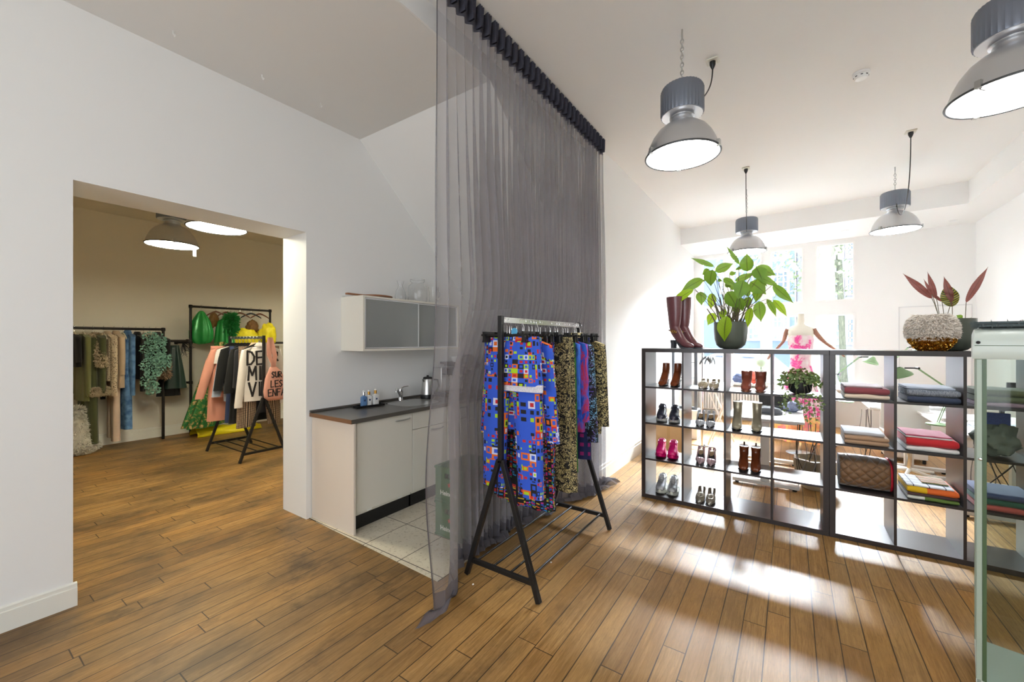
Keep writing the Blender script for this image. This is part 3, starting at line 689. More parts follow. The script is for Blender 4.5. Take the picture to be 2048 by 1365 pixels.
# wall cabinet with frosted sliding doors
WX0, WX1, WY = 2.235, 3.50, 3.12; z0, z1 = 1.452, 1.950
t = thing('wall_cabinet', 'white wall cabinet with frosted glass sliding doors', 'cabinet', (WX0, YL, z0))
m = MB(); m.box(WX0, WX0 + .018, WY, YL - .001, z0, z1); m.box(WX1 - .018, WX1, WY, YL - .001, z0, z1); m.box(WX0 + .018, WX1 - .018, WY, YL - .001, z0, z0 + .018); m.box(WX0 + .018, WX1 - .018, WY, YL - .001, z1 - .018, z1)
m.build('carcass', KW, t, world=True, smooth=False); MB().box(WX0 + .018, WX1 - .018, YL - .012, YL - .002, z0 + .018, z1 - .018).build('back', KW, t, world=True, smooth=False)
MB().box(WX0 + .02, WX1 - .02, WY + .06, YL - .02, (z0 + z1) / 2 - .01, (z0 + z1) / 2 + .008).build('inner_shelf', KW, t, world=True, smooth=False)
MB().box((WX0 + WX1) / 2 - .012, (WX0 + WX1) / 2 + .012, WY + .04, YL - .02, z0 + .02, z1 - .02).build('divider', KW, t, world=True, smooth=False)
_f = NT('frosted_glass'); _f.t.nodes.remove(_f.bsdf)
_tr = _f.n('BsdfTransparent'); _tr.inputs[0].default_value = (.8, .82, .82, 1); _di = _f.n('BsdfDiffuse'); _di.inputs[0].default_value = (*rgb(200, 204, 204), 1); _gl = _f.n('BsdfGlossy'); _gl.inputs['Roughness'].default_value = .35
_a = _f.n('MixShader'); _a.inputs[0].default_value = .30; _b = _f.n('MixShader'); _b.inputs[0].default_value = .12
for p, q in ((_tr.outputs[0], _a.inputs[1]), (_di.outputs[0], _a.inputs[2]), (_a.outputs[0], _b.inputs[1]), (_gl.outputs[0], _b.inputs[2]), (_b.outputs[0], _f.out.inputs[0])): _f.t.links.new(p, q)
FROST = _f.m
MATS['frost'] = FROST
for a, b, y in ((WX0 + .02, (WX0 + WX1) / 2 + .03, WY + .006), ((WX0 + WX1) / 2 - .02, WX1 - .02, WY + .018)):
    dd = MB().box(a, b, y, y + .005, z0 + .02, z1 - .02).build('sliding_door', FROST, t, world=True, smooth=False)
    f = MB(); e = .012
    for q in ((a, a + e, z0 + .02, z1 - .02), (b - e, b, z0 + .02, z1 - .02), (a + e, b - e, z0 + .02, z0 + .02 + e), (a + e, b - e, z1 - .02 - e, z1 - .02)): f.box(q[0], q[1], y - .003, y + .008, q[2], q[3])
    f.build('door_frame', ALUL, dd, world=True, smooth=False)
for i, (x, z, r, h) in enumerate(((2.42, z0 + .019, .07, .12), (2.58, z0 + .019, .05, .16), (2.74, z0 + .019, .07, .10), (2.5, (z0 + z1) / 2 + .009, .09, .07), (2.72, (z0 + z1) / 2 + .009, .045, .15), (3.1, z0 + .019, .08, .12), (3.3, z0 + .019, .06, .15))):
    o = MB().lathe([(r * .6, 0), (r, h * .5), (r, h), (r * .96, h), (r * .94, h * .5), (r * .5, .01)], n=24).build('dish', M('dish_grey%d' % (i % 3), [rgb(90, 94, 100), rgb(150, 150, 150), rgb(60, 70, 84)][i % 3], .3), loc=(x, 3.30, z))
    tag(o, ['dark grey bowl', 'grey cup', 'navy bowl'][i % 3] + ' blurred behind the frosted glass, ' + ['lower left', 'lower, second from left', 'lower middle', 'upper left', 'upper middle', 'lower right', 'lowest, rightmost'][i], 'dish', 'dishes inside the wall cabinet')
# things on top of the wall cabinet
KG = NT('kitchen_glass').done((1, 1, 1), .02, 0., Transmission_Weight=1., IOR=1.3); 
t = thing('cutting_board', 'round-ended wooden serving board overhanging the wall cabinet top', 'board', (2.44, 3.29, z1))
m = MB(); pts = []
for i in range(40):
    a = 2 * PI * i / 40; pts.append((.08 + math.cos(a) * .15, math.sin(a) * .12))
m.prism(pts, .012, .028); m.build('board', M('board_wood', rgb(142, 92, 56), .5, bump=.1, var=.15, bscale=12), t, bevel=.004, smooth=False)
m = MB(); m.loft([[(x, y, z) for y, z in ((-w, .012), (w, .012), (w, .026), (-w, .026))] for x, w in ((-.055, .03), (-.12, .018), (-.20, .018), (-.24, .024), (-.255, .018))]); m.build('board_handle', MATS['board_wood'], t)
tag(MB().lathe([(.035, 0), (.05, .012), (.045, .012), (.03, .004)], n=24).build('saucer', WHITEPL, loc=(2.28, 3.41, z1 + .0005)), 'small white dish at the left rear edge of the wall cabinet top', 'dish')
def glassware(name, label, cat, loc, prof, th=.003, handle=None):
    t = thing(name, label, cat, loc)
    inner = [(max(r - th, .001), max(z, th)) for r, z in prof][::-1]
    MB().lathe(prof + inner, n=36, cap=True).build('vessel', KG, t)
    if handle: m = MB(); m.tube(handle, .005, 8); m.build('handle', KG, t)
    return t
glassware('glass_jar', 'large clear glass jar with a knobbly rim on the wall cabinet', 'jar', (3.02, 3.28, z1 + .0005), [(.075, 0), (.095, .01), (.10, .03), (.10, .15), (.09, .18), (.065, .20), (.062, .215), (.078, .225), (.078, .245), (.072, .25)])
glassware('glass_carafe', 'slim clear glass carafe left of the large jar', 'carafe', (2.79, 3.28, z1 + .0005), [(.045, 0), (.052, .01), (.055, .05), (.045, .10), (.026, .14), (.024, .16), (.036, .205)])
glassware('glass_jug', 'ribbed clear glass jug with handle right of the large jar', 'jug', (3.20, 3.22, z1 + .0005), [(.045, 0), (.05, .01), (.048, .12), (.056, .18)], handle=[(.05, 0, .16), (.09, 0, .15), (.09, 0, .07), (.05, 0, .04)])
# open shelf to the right behind the curtain
SHG = M('shelf_grey', rgb(70, 70, 72), .5)
t = thing('wall_shelf', 'dark grey wall shelf behind the curtain, right of the wall cabinet', 'shelf', (3.53, YL, 1.27))
MB().box(3.53, 4.11, 3.15, YL - .002, 1.27, 1.295).build('board', SHG, t, world=True, smooth=False)
m = MB(); m.box(3.6, 3.62, 3.2, YL - .003, 1.20, 1.269); m.box(4.0, 4.02, 3.2, YL - .003, 1.20, 1.269); m.build('bracket', SHG, t, world=True, smooth=False)
for i in range(4):
    tag(MB().lathe([(.03, 0), (.06, .03), (.065, .06), (.06, .06), (.05, .03), (.02, .01)], n=20).build('bowl', WHITEPL, loc=(3.62 + i * .13, 3.28, 1.2955)), 'pale bowl on the dark shelf behind the curtain', 'bowl', 'bowls on the shelf behind the curtain')
# beer crates
CG = M('crate_green', rgb(34, 92, 50), .4); TXW = M('crate_print', rgb(215, 218, 208), .5); STAR = M('crate_star', rgb(190, 40, 40), .5)
def crate(z, label):
    t = thing('beer_crate', label, 'crate', (2.335, 2.03, z)); X, Y, H = .40, .30, .275; w = .012
    m = MB(); m.box(0, X, 0, Y, 0, .014)
    for a in ((0, X, 0, w), (0, X, Y - w, Y), (0, w, w, Y - w), (X - w, X, w, Y - w)):
        m.box(*a, .014, .185); m.box(*a, .225, H)
    for a in ((0, .13, 0, w), (.27, X, 0, w), (0, .13, Y - w, Y), (.27, X, Y - w, Y), (0, w, w, .10), (0, w, .20, Y - w), (X - w, X, w, .10), (X - w, X, .20, Y - w)): m.box(*a, .185, .225)
    for i in range(1, 5): m.box(i * .08 - .002, i * .08 + .002, w, Y - w, .014, .12)
    for i in range(1, 4): m.box(w, X - w, i * .075 - .002, i * .075 + .002, .014, .12)
    m.box(-.006, X + .006, -.006, Y + .006, H - .02, H - .004); m.box(-.004, X + .004, -.004, Y + .004, .004, .016)
    m.build('shell', CG, t, smooth=False)
    text('lettering', 'Heineken', .074, TXW, t, (.2, -.0015, .065), (PI / 2, 0, 0), .0012); text('lettering', 'Heineken', .05, TXW, t, (-.0015, .15, .07), (PI / 2, 0, -PI / 2), .001)
    def star(R_, mt):
        p = [(R_ * (1 if i % 2 == 0 else .4) * math.sin(i * PI / 5), R_ * (1 if i % 2 == 0 else .4) * math.cos(i * PI / 5)) for i in range(10)]
        MB().add([mt @ Vector((a, 0, b)) for a, b in p], [list(range(10))]).build('star', STAR, t, smooth=False)
    star(.028, Matrix.Translation((.2, -.0015, .145))); star(.024, Matrix.Translation((-.0015, .15, .14)) @ Matrix.Rotation(-PI / 2, 4, 'Z'))
    m = MB()
    for i in range(5):
        for j in range(4):
            x, y = .04 + i * .08, .0425 + j * .072
            m.lathe([(.028, .016), (.028, .15), (.012, .2), (.012, .235), (.013, .24), (.001, .24)], (x, y, 0), 10)
    m.build('bottles', M('bottle_green', rgb(20, 60, 30), .1), t)
crate(.0045, 'green beer crate, lower one of the stack behind the curtain'); crate(.281, 'green beer crate, upper one of the stack behind the curtain')
# ============================================================ CURTAIN
SHEER = sheermat('sheer_grey', rgb(160, 156, 160), .47); HEAD = sheermat('curtain_heading', rgb(90, 90, 102), .93); HEM = sheermat('curtain_hem', rgb(118, 115, 122), .86)
t = thing('curtain', 'floor-length sheer grey curtain with pinch pleats between shop and kitchen', 'curtain', (1.64, 1.64, 0))
XA, XB, NP = 1.655, 4.09, 31
ss = lambda a: max(0, min(1, a)) ** 2 * (3 - 2 * max(0, min(1, a)))
def crt(s, z):
    """s along the cloth 0..1, z height -> point"""
    drop = 1 - ss((z - .2) / 3.3)            # 0 top .. 1 bottom
    x = XA + (XB - XA) * s
    wide = ss(s / .10) if s < .10 else math.exp(-((s - .10) / .35) ** 2)
    x += .16 * wide * drop                   # flat flap at the near end
    x -= .085 * math.exp(-((z - .75) / .6) ** 2) * max(0, 1 - s / .08)
    am = (.020 + .028 * ss((3.5 - z) / 1.4)) * (1 + .3 * math.sin(s * 37. + 1.))
    if s < .08: am *= (.75 - .5 * drop)
    ph = 2 * PI * NP * s + .35 * math.sin(s * 31.) * drop
    y = 1.64 + am * math.sin(ph)
    x += .011 * math.sin(2 * ph) * ss((3.5 - z) / 1.)
    g = ss((x - 1.80) / .25) * (1 - ss((x - 3.25) / .6)); hz = 1 - ss((z - 1.05) / .9)
    y += .25 * g * hz
    return x, y
NS = 620; zs = [3.50 - (3.50 - .12) * j / 46 for j in range(47)]
rows = []
for z in zs: rows.append([(*crt(i / NS, z), z) for i in range(NS + 1)])
MB().sheet(rows).build('cloth', SHEER, t, world=True, angle=180)
# bottom: a denser double hem that breaks on the floor and lies in lumps
rows = []
for j in range(15):
    v = j / 14; row = []
    for i in range(NS + 1):
        s = i / NS; x, y = crt(s, .12); n1 = noise.noise(Vector((s * 11, 0, 3))); n2 = noise.noise(Vector((s * 22, v * 1.5, 7)))
        if v < .35: z = .12 - .10 * v / .35; dx = dy = 0
        else:
            u = (v - .35) / .65; out = (.03 + .12 * max(0, n1 + .2)) + (.14 * (1 - s / .09) if s < .09 else 0) + (.16 * ss((s - .88) / .08) if s > .88 else 0) + .10 * math.exp(-((s - .62) / .06) ** 2)
            z = .02 + .045 * math.sin(u * PI) * (1 + n2 * 1.4) * (1 - .3 * u); z = max(.006, z)
            if s < .12: dx, dy = -out * .75 * u, (-out * .35 + .12 * (.5 - s / .12)) * u
            elif s > .88: dx, dy = out * .95 * u, -out * .55 * u
            else: dx, dy = out * .25 * u * n2, -out * u
        if v >= .35: y += (1.64 + .25 * ss((x - 1.80) / .25) * (1 - ss((x - 3.25) / .6)) - y) * .75 * u
        row.append((x + dx + .01 * n2, y + dy, z))
    rows.append(row)
MB().sheet(rows).build('hem', HEM, t, world=True, angle=180)
# side hem strip down the near edge
row = []
for z in [3.5 - 3.4 * j / 60 for j in range(61)]:
    x, y = crt(0, z); x2, y2 = crt(.006, z); row.append([(x - .006, y - .003, z), (x + .012, (y + y2) / 2 - .003, z)])
MB().sheet(row).build('side_hem', HEM, t, world=True, angle=180)
# heading tape with pinch pleats
rows = []
for z in (3.64, 3.60, 3.555, 3.50):
    r = []
    for i in range(NS + 1):
        s = i / NS; x, y = crt(s, 3.5); k = (3.64 - z) / .14; y0 = 1.645 + .012 * math.cos(2 * PI * NP * s)
        fl = math.exp(-((((s * NP) % 1) - .5) / .1) ** 2); r.append((XA + (XB - XA) * s, (1 - k) * (y0 - .03 * fl) + k * y, z + (.006 * math.cos(2 * PI * NP * s) if z > 3.63 else 0)))
    rows.append(r)
MB().sheet(rows).build('heading', HEAD, t, world=True, angle=180)
for i in range(NP):
    xc = XA + (XB - XA) * (i + .5) / NP; m = MB()
    for d in (-.011, 0, .011):
        m.loft([[(xc + d * k2 - .004, 1.60 - .004, z), (xc + d * k2 + .004, 1.60 - .004, z), (xc + d * k2 * .5 + .004, 1.65, z), (xc + d * k2 * .5 - .004, 1.65, z)] for z, k2 in ((3.648, 1.5), (3.60, 1.15), (3.55, .7), (3.515, .3))])
    m.build('pinch_pleat', HEAD, t, world=True, smooth=False)
MB().box(1.62, 4.12, 1.635, 1.66, 3.645, 3.6595).build('track', WHITEPL, t, world=True, smooth=False)
# ============================================================ CLOTHES RAILS AND CLOTHES
RAILM = M('rail_steel', (.62, .62, .62), .22, 1.)
def aframe(loc, rz, L, label, zt=1.70, half=.275, foot=.02):
    t = thing('clothes_rack', label, 'clothes rack', loc, rz)
    for x in (0, L):
        m = MB().bar((x, 0, .78), (x, 0, zt), .03); m.build('post', BLACKMET, t, smooth=False, bevel=.002)
        for s in (-1, 1):
            MB().bar((x, s * .012, .80), (x, s * half, .004), .03, .03).build('leg', BLACKMET, t, smooth=False, bevel=.002)
        yb = half * (1 - .108 / .80)
        MB().bar((x, -yb, .108), (x, yb, .108), .022, .03).build('crossbar', BLACKMET, t, smooth=False, bevel=.002)
    for k in range(4):
        y = (-.72 + .48 * k) * half * .98; m = MB(); m.tube([(0, y, .112), (L, y, .112)], .0075, 10); m.build('shelf_rod', BLACKMET, t)
    MB().box(.016, L - .016, -.011, .011, zt - .045, zt - .008).build('rail', RAILM, t, smooth=False, bevel=.002)
    return t
RA_Y = 1.49
aframe((2.06, RA_Y, 0), 0, 1.135, 'black A-frame clothes rack with printed clothes in front of the grey curtain')
# -------------------------------------------------- hangers
def hookpts(r=.016, zr=0.): return [(0, 0, -.085), (0, 0, -.035), (0, .004, -.03)] + [(0, r * math.cos(a), r * math.sin(a) - .016 + .016) for a in [-.9 + (PI + 1.1) * i / 12 for i in range(13)]]
def clip_hanger(w=.19):
    t = thing('clip_hanger', 'x', 'hanger'); m = MB(); m.tube(hookpts(), .0018, 6); m.build('hook', CHROME, t)
    m = MB(); m.box(-.004, .004, -w, w, -.098, -.086); m.box(-.006, .006, -.02, .02, -.104, -.082); m.build('bar', BLACKPL, t, smooth=False)
    for s in (-1, 1):
        m = MB(); y = s * (w - .03); m.box(-.009, .009, y - .012, y + .012, -.135, -.088); m.box(-.016, .016, y - .008, y + .008, -.094, -.070); m.box(-.012, .012, y - .014, y + .014, -.14, -.128); m.build('clip', BLACKPL, t, smooth=False)
    return t
def shoulder_hanger(w=.20, mat=None, wood=False, name='coat_hanger'):
    t = thing(name, 'x', 'hanger'); m = MB(); m.tube(hookpts(), .002, 6); m.build('hook', CHROME, t)
    m = MB(); th = .011 if wood else .006
    for s in (-1, 1):
        m.loft([[(q * th * k, s * w * u, -.085 - .085 * u ** 1.4 + v * .012 * k) for q, v in ((-1, -1), (1, -1), (1, 1), (-1, 1))] for u, k in ((0, 1.3), (.3, 1.2), (.6, 1.1), (.85, 1.), (1., .8))])
    m.build('arms', mat or BLACKPL, t)
    return t
def place(o, loc, rz, label, group=None):
    o.location = loc; o.rotation_euler = (0, 0, rz); o['label'] = label
    if group: o['group'] = group
    return o
H0 = clip_hanger(); first = True
for i in range(26):
    x = 2.085 + i * .0425 + R.uniform(-.006, .006)
    o = H0 if first else copy_tree(H0); first = False
    place(o, (x, RA_Y + R.uniform(-.03, .03), 1.672), R.uniform(-.09, .09), 'black clip hanger packed on the rack in front of the curtain', 'clip hangers on the front rack')
o = copy_tree(H0); place(o, (3.16, RA_Y - .03, 1.672), -.25, 'black clip hanger turned askew at the far end of the front rack')
sz = MB().lathe([(.022, -.002), (.022, .002)], n=24).build('size_ring', M('size_blue', rgb(80, 160, 200), .4)); sz.rotation_euler = (0, PI / 2, 0); sz.location = (2.078, RA_Y - .09, 1.60)
tag(sz, 'round light blue size disc clipped on the foremost hanger of the front rack', 'tag')
# -------------------------------------------------- garments
def rip(a, b, k, z0, z1): return None
def gbody(m, rows, n=64, rp=.1, k=7, ph=0., cx=0., cy=0., p=.8):
    """rows (z, half width, half thickness[, shift y])"""
    rr = []
    for i, r in enumerate(rows):
        z, a, b = r[:3]; sy = r[3] if len(r) > 3 else 0.
        w = rp * min(1., i / 3.); rr.append(ell(cx, cy + sy, z, a, b, n, p, w, k, ph + z * 1.2))
    m.loft(rr, True, True, True)
def dense(rows, st=.035):
    out = []
    for (r0, r1) in zip(rows, rows[1:]):
        n = max(1, int(abs(r1[0] - r0[0]) / st)); r0 = tuple(r0) + (0.,) * (4 - len(r0)); r1_ = tuple(r1) + (0.,) * (4 - len(r1))
        for i in range(n): s = i / n; out.append(tuple(a + (b - a) * s for a, b in zip(r0, r1_)))
    out.append(tuple(rows[-1]) + (0.,) * (4 - len(rows[-1]))); return out
def sleeve(s, sh=.19, z0=-.05, L=.56, out=.06, r0=.07, r1=.05, th=.5, rp=.08, dx=0.):
    rr = []; n = 14
    for i in range(n + 1):
        u = i / n; r = r0 + (r1 - r0) * u; z = z0 - L * u
        tilt = .03 * (1 - u) * s
        base = ell(dx * u, s * (sh - r0 * .4 + out * u ** .8), z, r, r * th, 20, .9, rp, 5, u * 5)
        rr.append([(x, y, zz - (y * s - sh) * .35 * (1 - u) if i < 3 else zz) for x, y, zz in base])
    return rr
def top(name, label, cat, loc, rz, mat, w=.21, L=.62, th=.045, slv=.56, out=.06, rp=.12, k=7, group=None, collar=None, hem=1., cuff=None, sl_r=.07, sleeves=(-1, 1), neck=.07, drop=.045):
    t = thing(name, label, cat, loc, rz, group); m = MB(); ph = R.uniform(0, 6)
    gbody(m, dense([(0, neck, .02), (-.012, neck + .02, th * .6), (-drop, w - .02, th * .85), (-drop - .05, w, th), (-L * .55, w * (.95 + .05 * hem), th * 1.05), (-L, w * hem, th * 1.15)]), rp=rp, k=k, ph=ph); m.build('body', mat, t, angle=70)
    if slv:
        for s in sleeves:
            m = MB(); m.loft(sleeve(s, w - .01, -drop + .005, slv, out, sl_r, sl_r * .72), True, True, True); so = m.build('sleeve', mat, t, angle=70)
            if cuff:
                m = MB(); r = sl_r * .76; y = s * (w - .01 - sl_r * .4 + out); z = -drop - slv + .005
                m.loft([ell(0, y, z + dz, r, r * .5, 20, .9) for dz in (.0, -.05)]); m.build('cuff', cuff, so, angle=60)
    if collar:
        m = MB(); m.loft([ell(0, 0, -.02, neck + .025, .038, 24), ell(0, 0, .02, neck, .034, 24), ell(0, 0, .045, neck * .9, .03, 24), ell(0, 0, -.0, neck + .035, .045, 24)], cap=False); m.build('collar', collar, t, angle=60)
    return t
def dress(name, label, cat, loc, rz, mat, w0, w1, L, th=.04, rp=.2, k=8, group=None, straps=False, waist=None, cy=0.):
    t = thing(name, label, cat, loc, rz, group); m = MB(); ph = R.uniform(0, 6)
    rows = [(0, w0, th * .5), (-.02, w0, th * .8)]
    if waist: rows += [(-waist, w0 * .86, th)]
    rows += [(-L * .5, (w0 + w1) / 2, th * 1.1), (-L, w1, th * 1.3)]
    gbody(m, dense(rows), rp=rp, k=k, ph=ph, cy=cy); m.build('skirt' if not straps else 'body', mat, t, angle=70)
    m = MB(); m.loft([ell(0, cy, .004, w0 * 1.01, th * .62, 40, .8), ell(0, cy, -.03, w0 * 1.01, th * .9, 40, .8)], True, True, True); m.build('waistband', mat, t, angle=60)
    return t
def trousers(name, label, cat, loc, rz, mat, legs, th=.04, group=None, wz=.02, rp=.06):
    """legs: (y top, y bottom, half width top, half width bottom, length)"""
    t = thing(name, label, cat, loc, rz, group)
    ya = max(l[0] + l[2] for l in legs); yb = min(l[0] - l[2] for l in legs)
    m = MB(); gbody(m, [(0, (ya - yb) / 2, th * .8), (-.04, (ya - yb) / 2, th), (-.16, (ya - yb) / 2, th * 1.05), (-.30, (ya - yb) / 2 * 1.0, th), ], cy=(ya + yb) / 2, rp=.03); m.build('waist', mat, t, angle=70)
    for y0, y1, a0, a1, L in legs:
        m = MB(); rows = dense([(-.24, a0, th * .95, y0), (-.4, a0 * .95, th, y0 * .7 + y1 * .3), (-L, a1, th, y1)]); gbody(m, rows, rp=rp, k=5, ph=R.uniform(0, 6)); m.build('leg', mat, t, angle=70)
    return t
zg = 1.565
# foremost: short printed top folded open at the hem
t = dress('skirt', 'short blue city-print skirt with a wide hem, foremost on the front rack', 'skirt', (2.128, RA_Y - .10, zg), 0, CITYM, .135, .16, .30, .028, .1, 5)
m = MB(); m.loft([ell(0, -.01, -.29, .155, .028, 40, .8), ell(-.012, -.02, -.335, .150, .024, 40, .8), ell(-.004, -.03, -.30, .13, .016, 40, .8)], True, True, True); m.build('turned_hem', M('lining_print', rgb(208, 206, 216), .8, var=.5, bscale=120), t, angle=60)
trousers('trousers', 'blue city-print wide trousers hanging full length behind the short skirt', 'trousers', (2.175, RA_Y, zg), 0, CITYM, [(.11, .135, .105, .085, .98), (-.115, -.15, .11, .09, 1.0)], .036)
t = top('jacket', 'blue city-print jacket with long sleeves behind the blue trousers', 'jacket', (2.245, RA_Y - .005, zg), 0, CITYM, w=.225, L=.60, th=.04, slv=.62, out=.075, sl_r=.06)
dress('dress', 'long black dress with small bright dashes, nearest the blue jacket', 'dress', (2.32, RA_Y - .005, zg), 0, DASH, .18, .235, 1.10, .042, .22, 9)
dress('dress', 'long black dress with small bright dashes, longest one in the middle of the front rack', 'dress', (2.405, RA_Y, zg), 0, DASH, .17, .19, 1.16, .04, .22, 10)
dress('dress', 'blue city-print dress glimpsed between the dashed black dresses', 'dress', (2.475, RA_Y, zg), 0, CITYM, .15, .155, .95, .026, .1, 6)
trousers('trousers', 'red and black dashed trousers beside the gold and black dress', 'trousers', (2.525, RA_Y + .03, zg), 0, DASH, [(.08, .09, .08, .07, .98), (-.07, -.08, .08, .07, .98)], .024)
dress('dress', 'long gold and black branch-print dress, the wider of two side by side', 'dress', (2.60, RA_Y - .02, zg), 0, GOLDB, .21, .235, 1.08, .040, .2, 8)
dress('dress', 'long gold and black branch-print dress, narrower one next to the green print', 'dress', (2.69, RA_Y - .02, zg), 0, GOLDB, .165, .175, 1.10, .034, .2, 8)
dress('dress', 'dark green and black blotched dress on the front rack', 'dress', (2.765, RA_Y - .02, zg), 0, GREENB, .15, .165, 1.0, .032, .2, 7)
top('jacket', 'royal blue print blouse with sleeves beside the green dress', 'blouse', (2.83, RA_Y - .02, zg), 0, BLUEP, w=.14, L=.94, th=.026, slv=.5, out=.02, sl_r=.05)
top('jacket', 'blue and red blotched jacket on the front rack', 'jacket', (2.885, RA_Y - .03, zg), 0, BLUER, w=.165, L=.72, th=.028, slv=.60, out=.03, sl_r=.055)
top('jacket', 'pale cyan blouse with dark branch print and flared sleeve', 'blouse', (2.945, RA_Y - .03, zg), 0, CYANB, w=.18, L=.70, th=.03, slv=.76, out=.06, sl_r=.06)
dress('dress', 'blue, black and magenta checked dress near the far end of the front rack', 'dress', (3.01, RA_Y - .03, zg), 0, MAGB, .15, .16, .96, .028, .1, 6)
top('jacket', 'gold and black branch-print shirt with long sleeves, last on the front rack', 'shirt', (3.085, RA_Y - .02, zg), 0, GOLDB, w=.23, L=.76, th=.045, slv=.66, out=.05, sl_r=.065, collar=GOLDB)
GL = {'D': [[(0, 0), (0, 1), (.45, .92), (.75, .6), (.7, .3), (.4, .04), (0, 0)]], 'E': [[(.8, 1), (0, .97), (.04, 0), (.85, .03)], [(.02, .5), (.65, .53)]], 'M': [[(0, 0), (.08, 1), (.42, .35), (.8, 1), (.88, 0)]],
      'I': [[(.2, 0), (.18, 1)]], 'L': [[(.05, 1), (.02, 0), (.7, .04)]], 'V': [[(0, 1), (.38, 0), (.78, 1)]], 'R': [[(0, 0), (0, 1), (.6, .92), (.62, .6), (.05, .48), (.75, 0)]], 'S': [[(.72, .88), (.4, 1), (.08, .78), (.35, .52), (.7, .3), (.4, 0), (.02, .12)]],
      'U': [[(0, 1), (.06, .18), (.4, 0), (.7, .2), (.74, 1)]], 'N': [[(0, 0), (.04, 1), (.66, .02), (.74, 1)]], 'F': [[(.02, 0), (.04, 1), (.75, .97)], [(.04, .52), (.6, .54)]], 'A': [[(0, 0), (.4, 1), (.78, 0)], [(.15, .36), (.62, .36)]]}
WD = {'I': .42, 'M': 1.12}
def brush(t, txt, loc, h, asp, th):
    """hand-painted letters on the side facing local -x, reading towards local -y"""
    tot = sum(WD.get(c_, 1.) for c_ in txt) * h * asp; u = -tot / 2
    for c_ in txt:
        m = MB()
        for st_ in GL[c_]:
            q = [Vector((loc[0], loc[1] - (u + a * h * asp), loc[2] - h / 2 + b * h)) for a, b in st_]
            for k, (a, b) in enumerate(zip(q, q[1:])):
                d = (b - a).normalized() * th * .3; n_ = Vector((0, -(b - a).z, (b - a).y)).normalized() * th / 2; o_ = Vector((-.0004 * k, 0, 0))
                f = [a - d + n_ + o_, b + d + n_ * .8 + o_, b + d - n_ * .8 + o_, a - d - n_ + o_]; m.add(f + [p_ + Vector((.004, 0, 0)) for p_ in f], [(0, 1, 2, 3), (7, 6, 5, 4), (0, 4, 5, 1), (1, 5, 6, 2), (2, 6, 7, 3), (3, 7, 4, 0)])
        m.build('lettering', INK, t, smooth=False); u += WD.get(c_, 1.) * h * asp
# ------------------------------------------------------------ BACK ROOM RACK
LB = 1.02
aframe((2.58, 5.70, 0), PI / 2, LB, 'black A-frame clothes rack in the back room with shirts and a tote bag', 1.615, .285)
H1 = shoulder_hanger(.19); first = True
def rb(i): return 5.82 + i * .098
for i in range(9):
    o = H1 if first else copy_tree(H1); first = False
    place(o, (2.565, rb(i), 1.59), PI / 2, 'black coat hanger on the back room A-frame rack', 'coat hangers on the back room A-frame rack')
zs_ = 1.478
SH = cloth('white_cotton', rgb(214, 206, 198), .8, .1, .05); INK = M('ink', rgb(26, 22, 22), .7)
t = top('shirt', 'white shirt with large black hand lettering, foremost on the back room rack', 'shirt', (2.61, rb(0), zs_), PI / 2, SH, w=.215, L=.72, th=.035, slv=.70, out=.10, collar=SH, cuff=SH, rp=.05, sl_r=.062)
for s_, y, z, hh_ in (('DE', .085, -.155, .175), ('MIL', .045, -.355, .175), ('VIL', .045, -.565, .175), ('R', -.165, -.14, .12)): brush(t, s_, (-.046, y, z), hh_, .62, .026)
trousers('trousers', 'black and beige houndstooth trousers below the lettered shirt', 'trousers', (2.60, rb(0) + .055, 1.475), PI / 2, GINGHAM, [(.13, .16, .115, .115, 1.06), (-.14, -.19, .12, .085, 1.06)], .03)
top('jacket', 'black jacket with houndstooth lapel trim, behind the lettered shirt', 'jacket', (2.59, rb(1), zs_), PI / 2, cloth('black_navy', rgb(18, 18, 26), .85, .1, .1), w=.225, L=.9, th=.04, slv=.5, out=.05, collar=GINGHAM)
BK = cloth('black_knit', rgb(12, 12, 13), .9, .1, .1)
t = top('cardigan', 'black cardigan with a white dotted edge', 'cardigan', (2.60, rb(2), zs_ + .005), PI / 2, BK, w=.25, L=.62, th=.04, slv=.58, out=.10)
m = MB(); m.tube([(-.05, .10, -.02), (-.06, .13, -.2), (-.062, .16, -.45), (-.06, .17, -.60), (-.06, .10, -.62)], .011, 8); m.build('dotted_trim', checkmat('trim_check', rgb(225, 220, 205), rgb(20, 20, 20), 60.), t)
dress('skirt', 'long black skirt on the back room rack', 'skirt', (2.59, rb(3), 1.47), PI / 2, BK, .19, .25, 1.02, .04, .15)
dress('trousers', 'navy wide trousers on the back room rack', 'trousers', (2.585, rb(4), 1.47), PI / 2, cloth('navy_cotton', rgb(36, 50, 84), .8, .1), .20, .26, 1.02, .035, .08)
top('jacket', 'black blazer wide at the hem on the back room rack', 'blazer', (2.60, rb(4) + .045, zs_ + .005), PI / 2, BK, w=.27, L=.64, th=.025, slv=.56, out=.11)
top('shirt', 'pale blue shirt on the back room rack', 'shirt', (2.60, rb(5), zs_), PI / 2, cloth('pale_blue_cotton', rgb(166, 178, 196), .8, .1), w=.25, L=.75, th=.035, slv=.64, out=.13)
top('shirt', 'white T-shirt between the blue shirt and the salmon blouse', 'T-shirt', (2.59, rb(6), zs_), PI / 2, SH, w=.25, L=.62, th=.03, slv=.20, out=.06)
SAL = cloth('salmon', rgb(206, 142, 120), .8, .1, .06)
top('blouse', 'salmon pink blouse, rearmost top on the back room rack', 'blouse', (2.60, rb(7), zs_ - .01), PI / 2, SAL, w=.30, L=.70, th=.035, slv=.66, out=.20)
dress('skirt', 'salmon pink skirt below the salmon blouse', 'skirt', (2.45, rb(7) + .06, 1.47), PI / 2, SAL, .16, .20, 1.03, .03, .15)
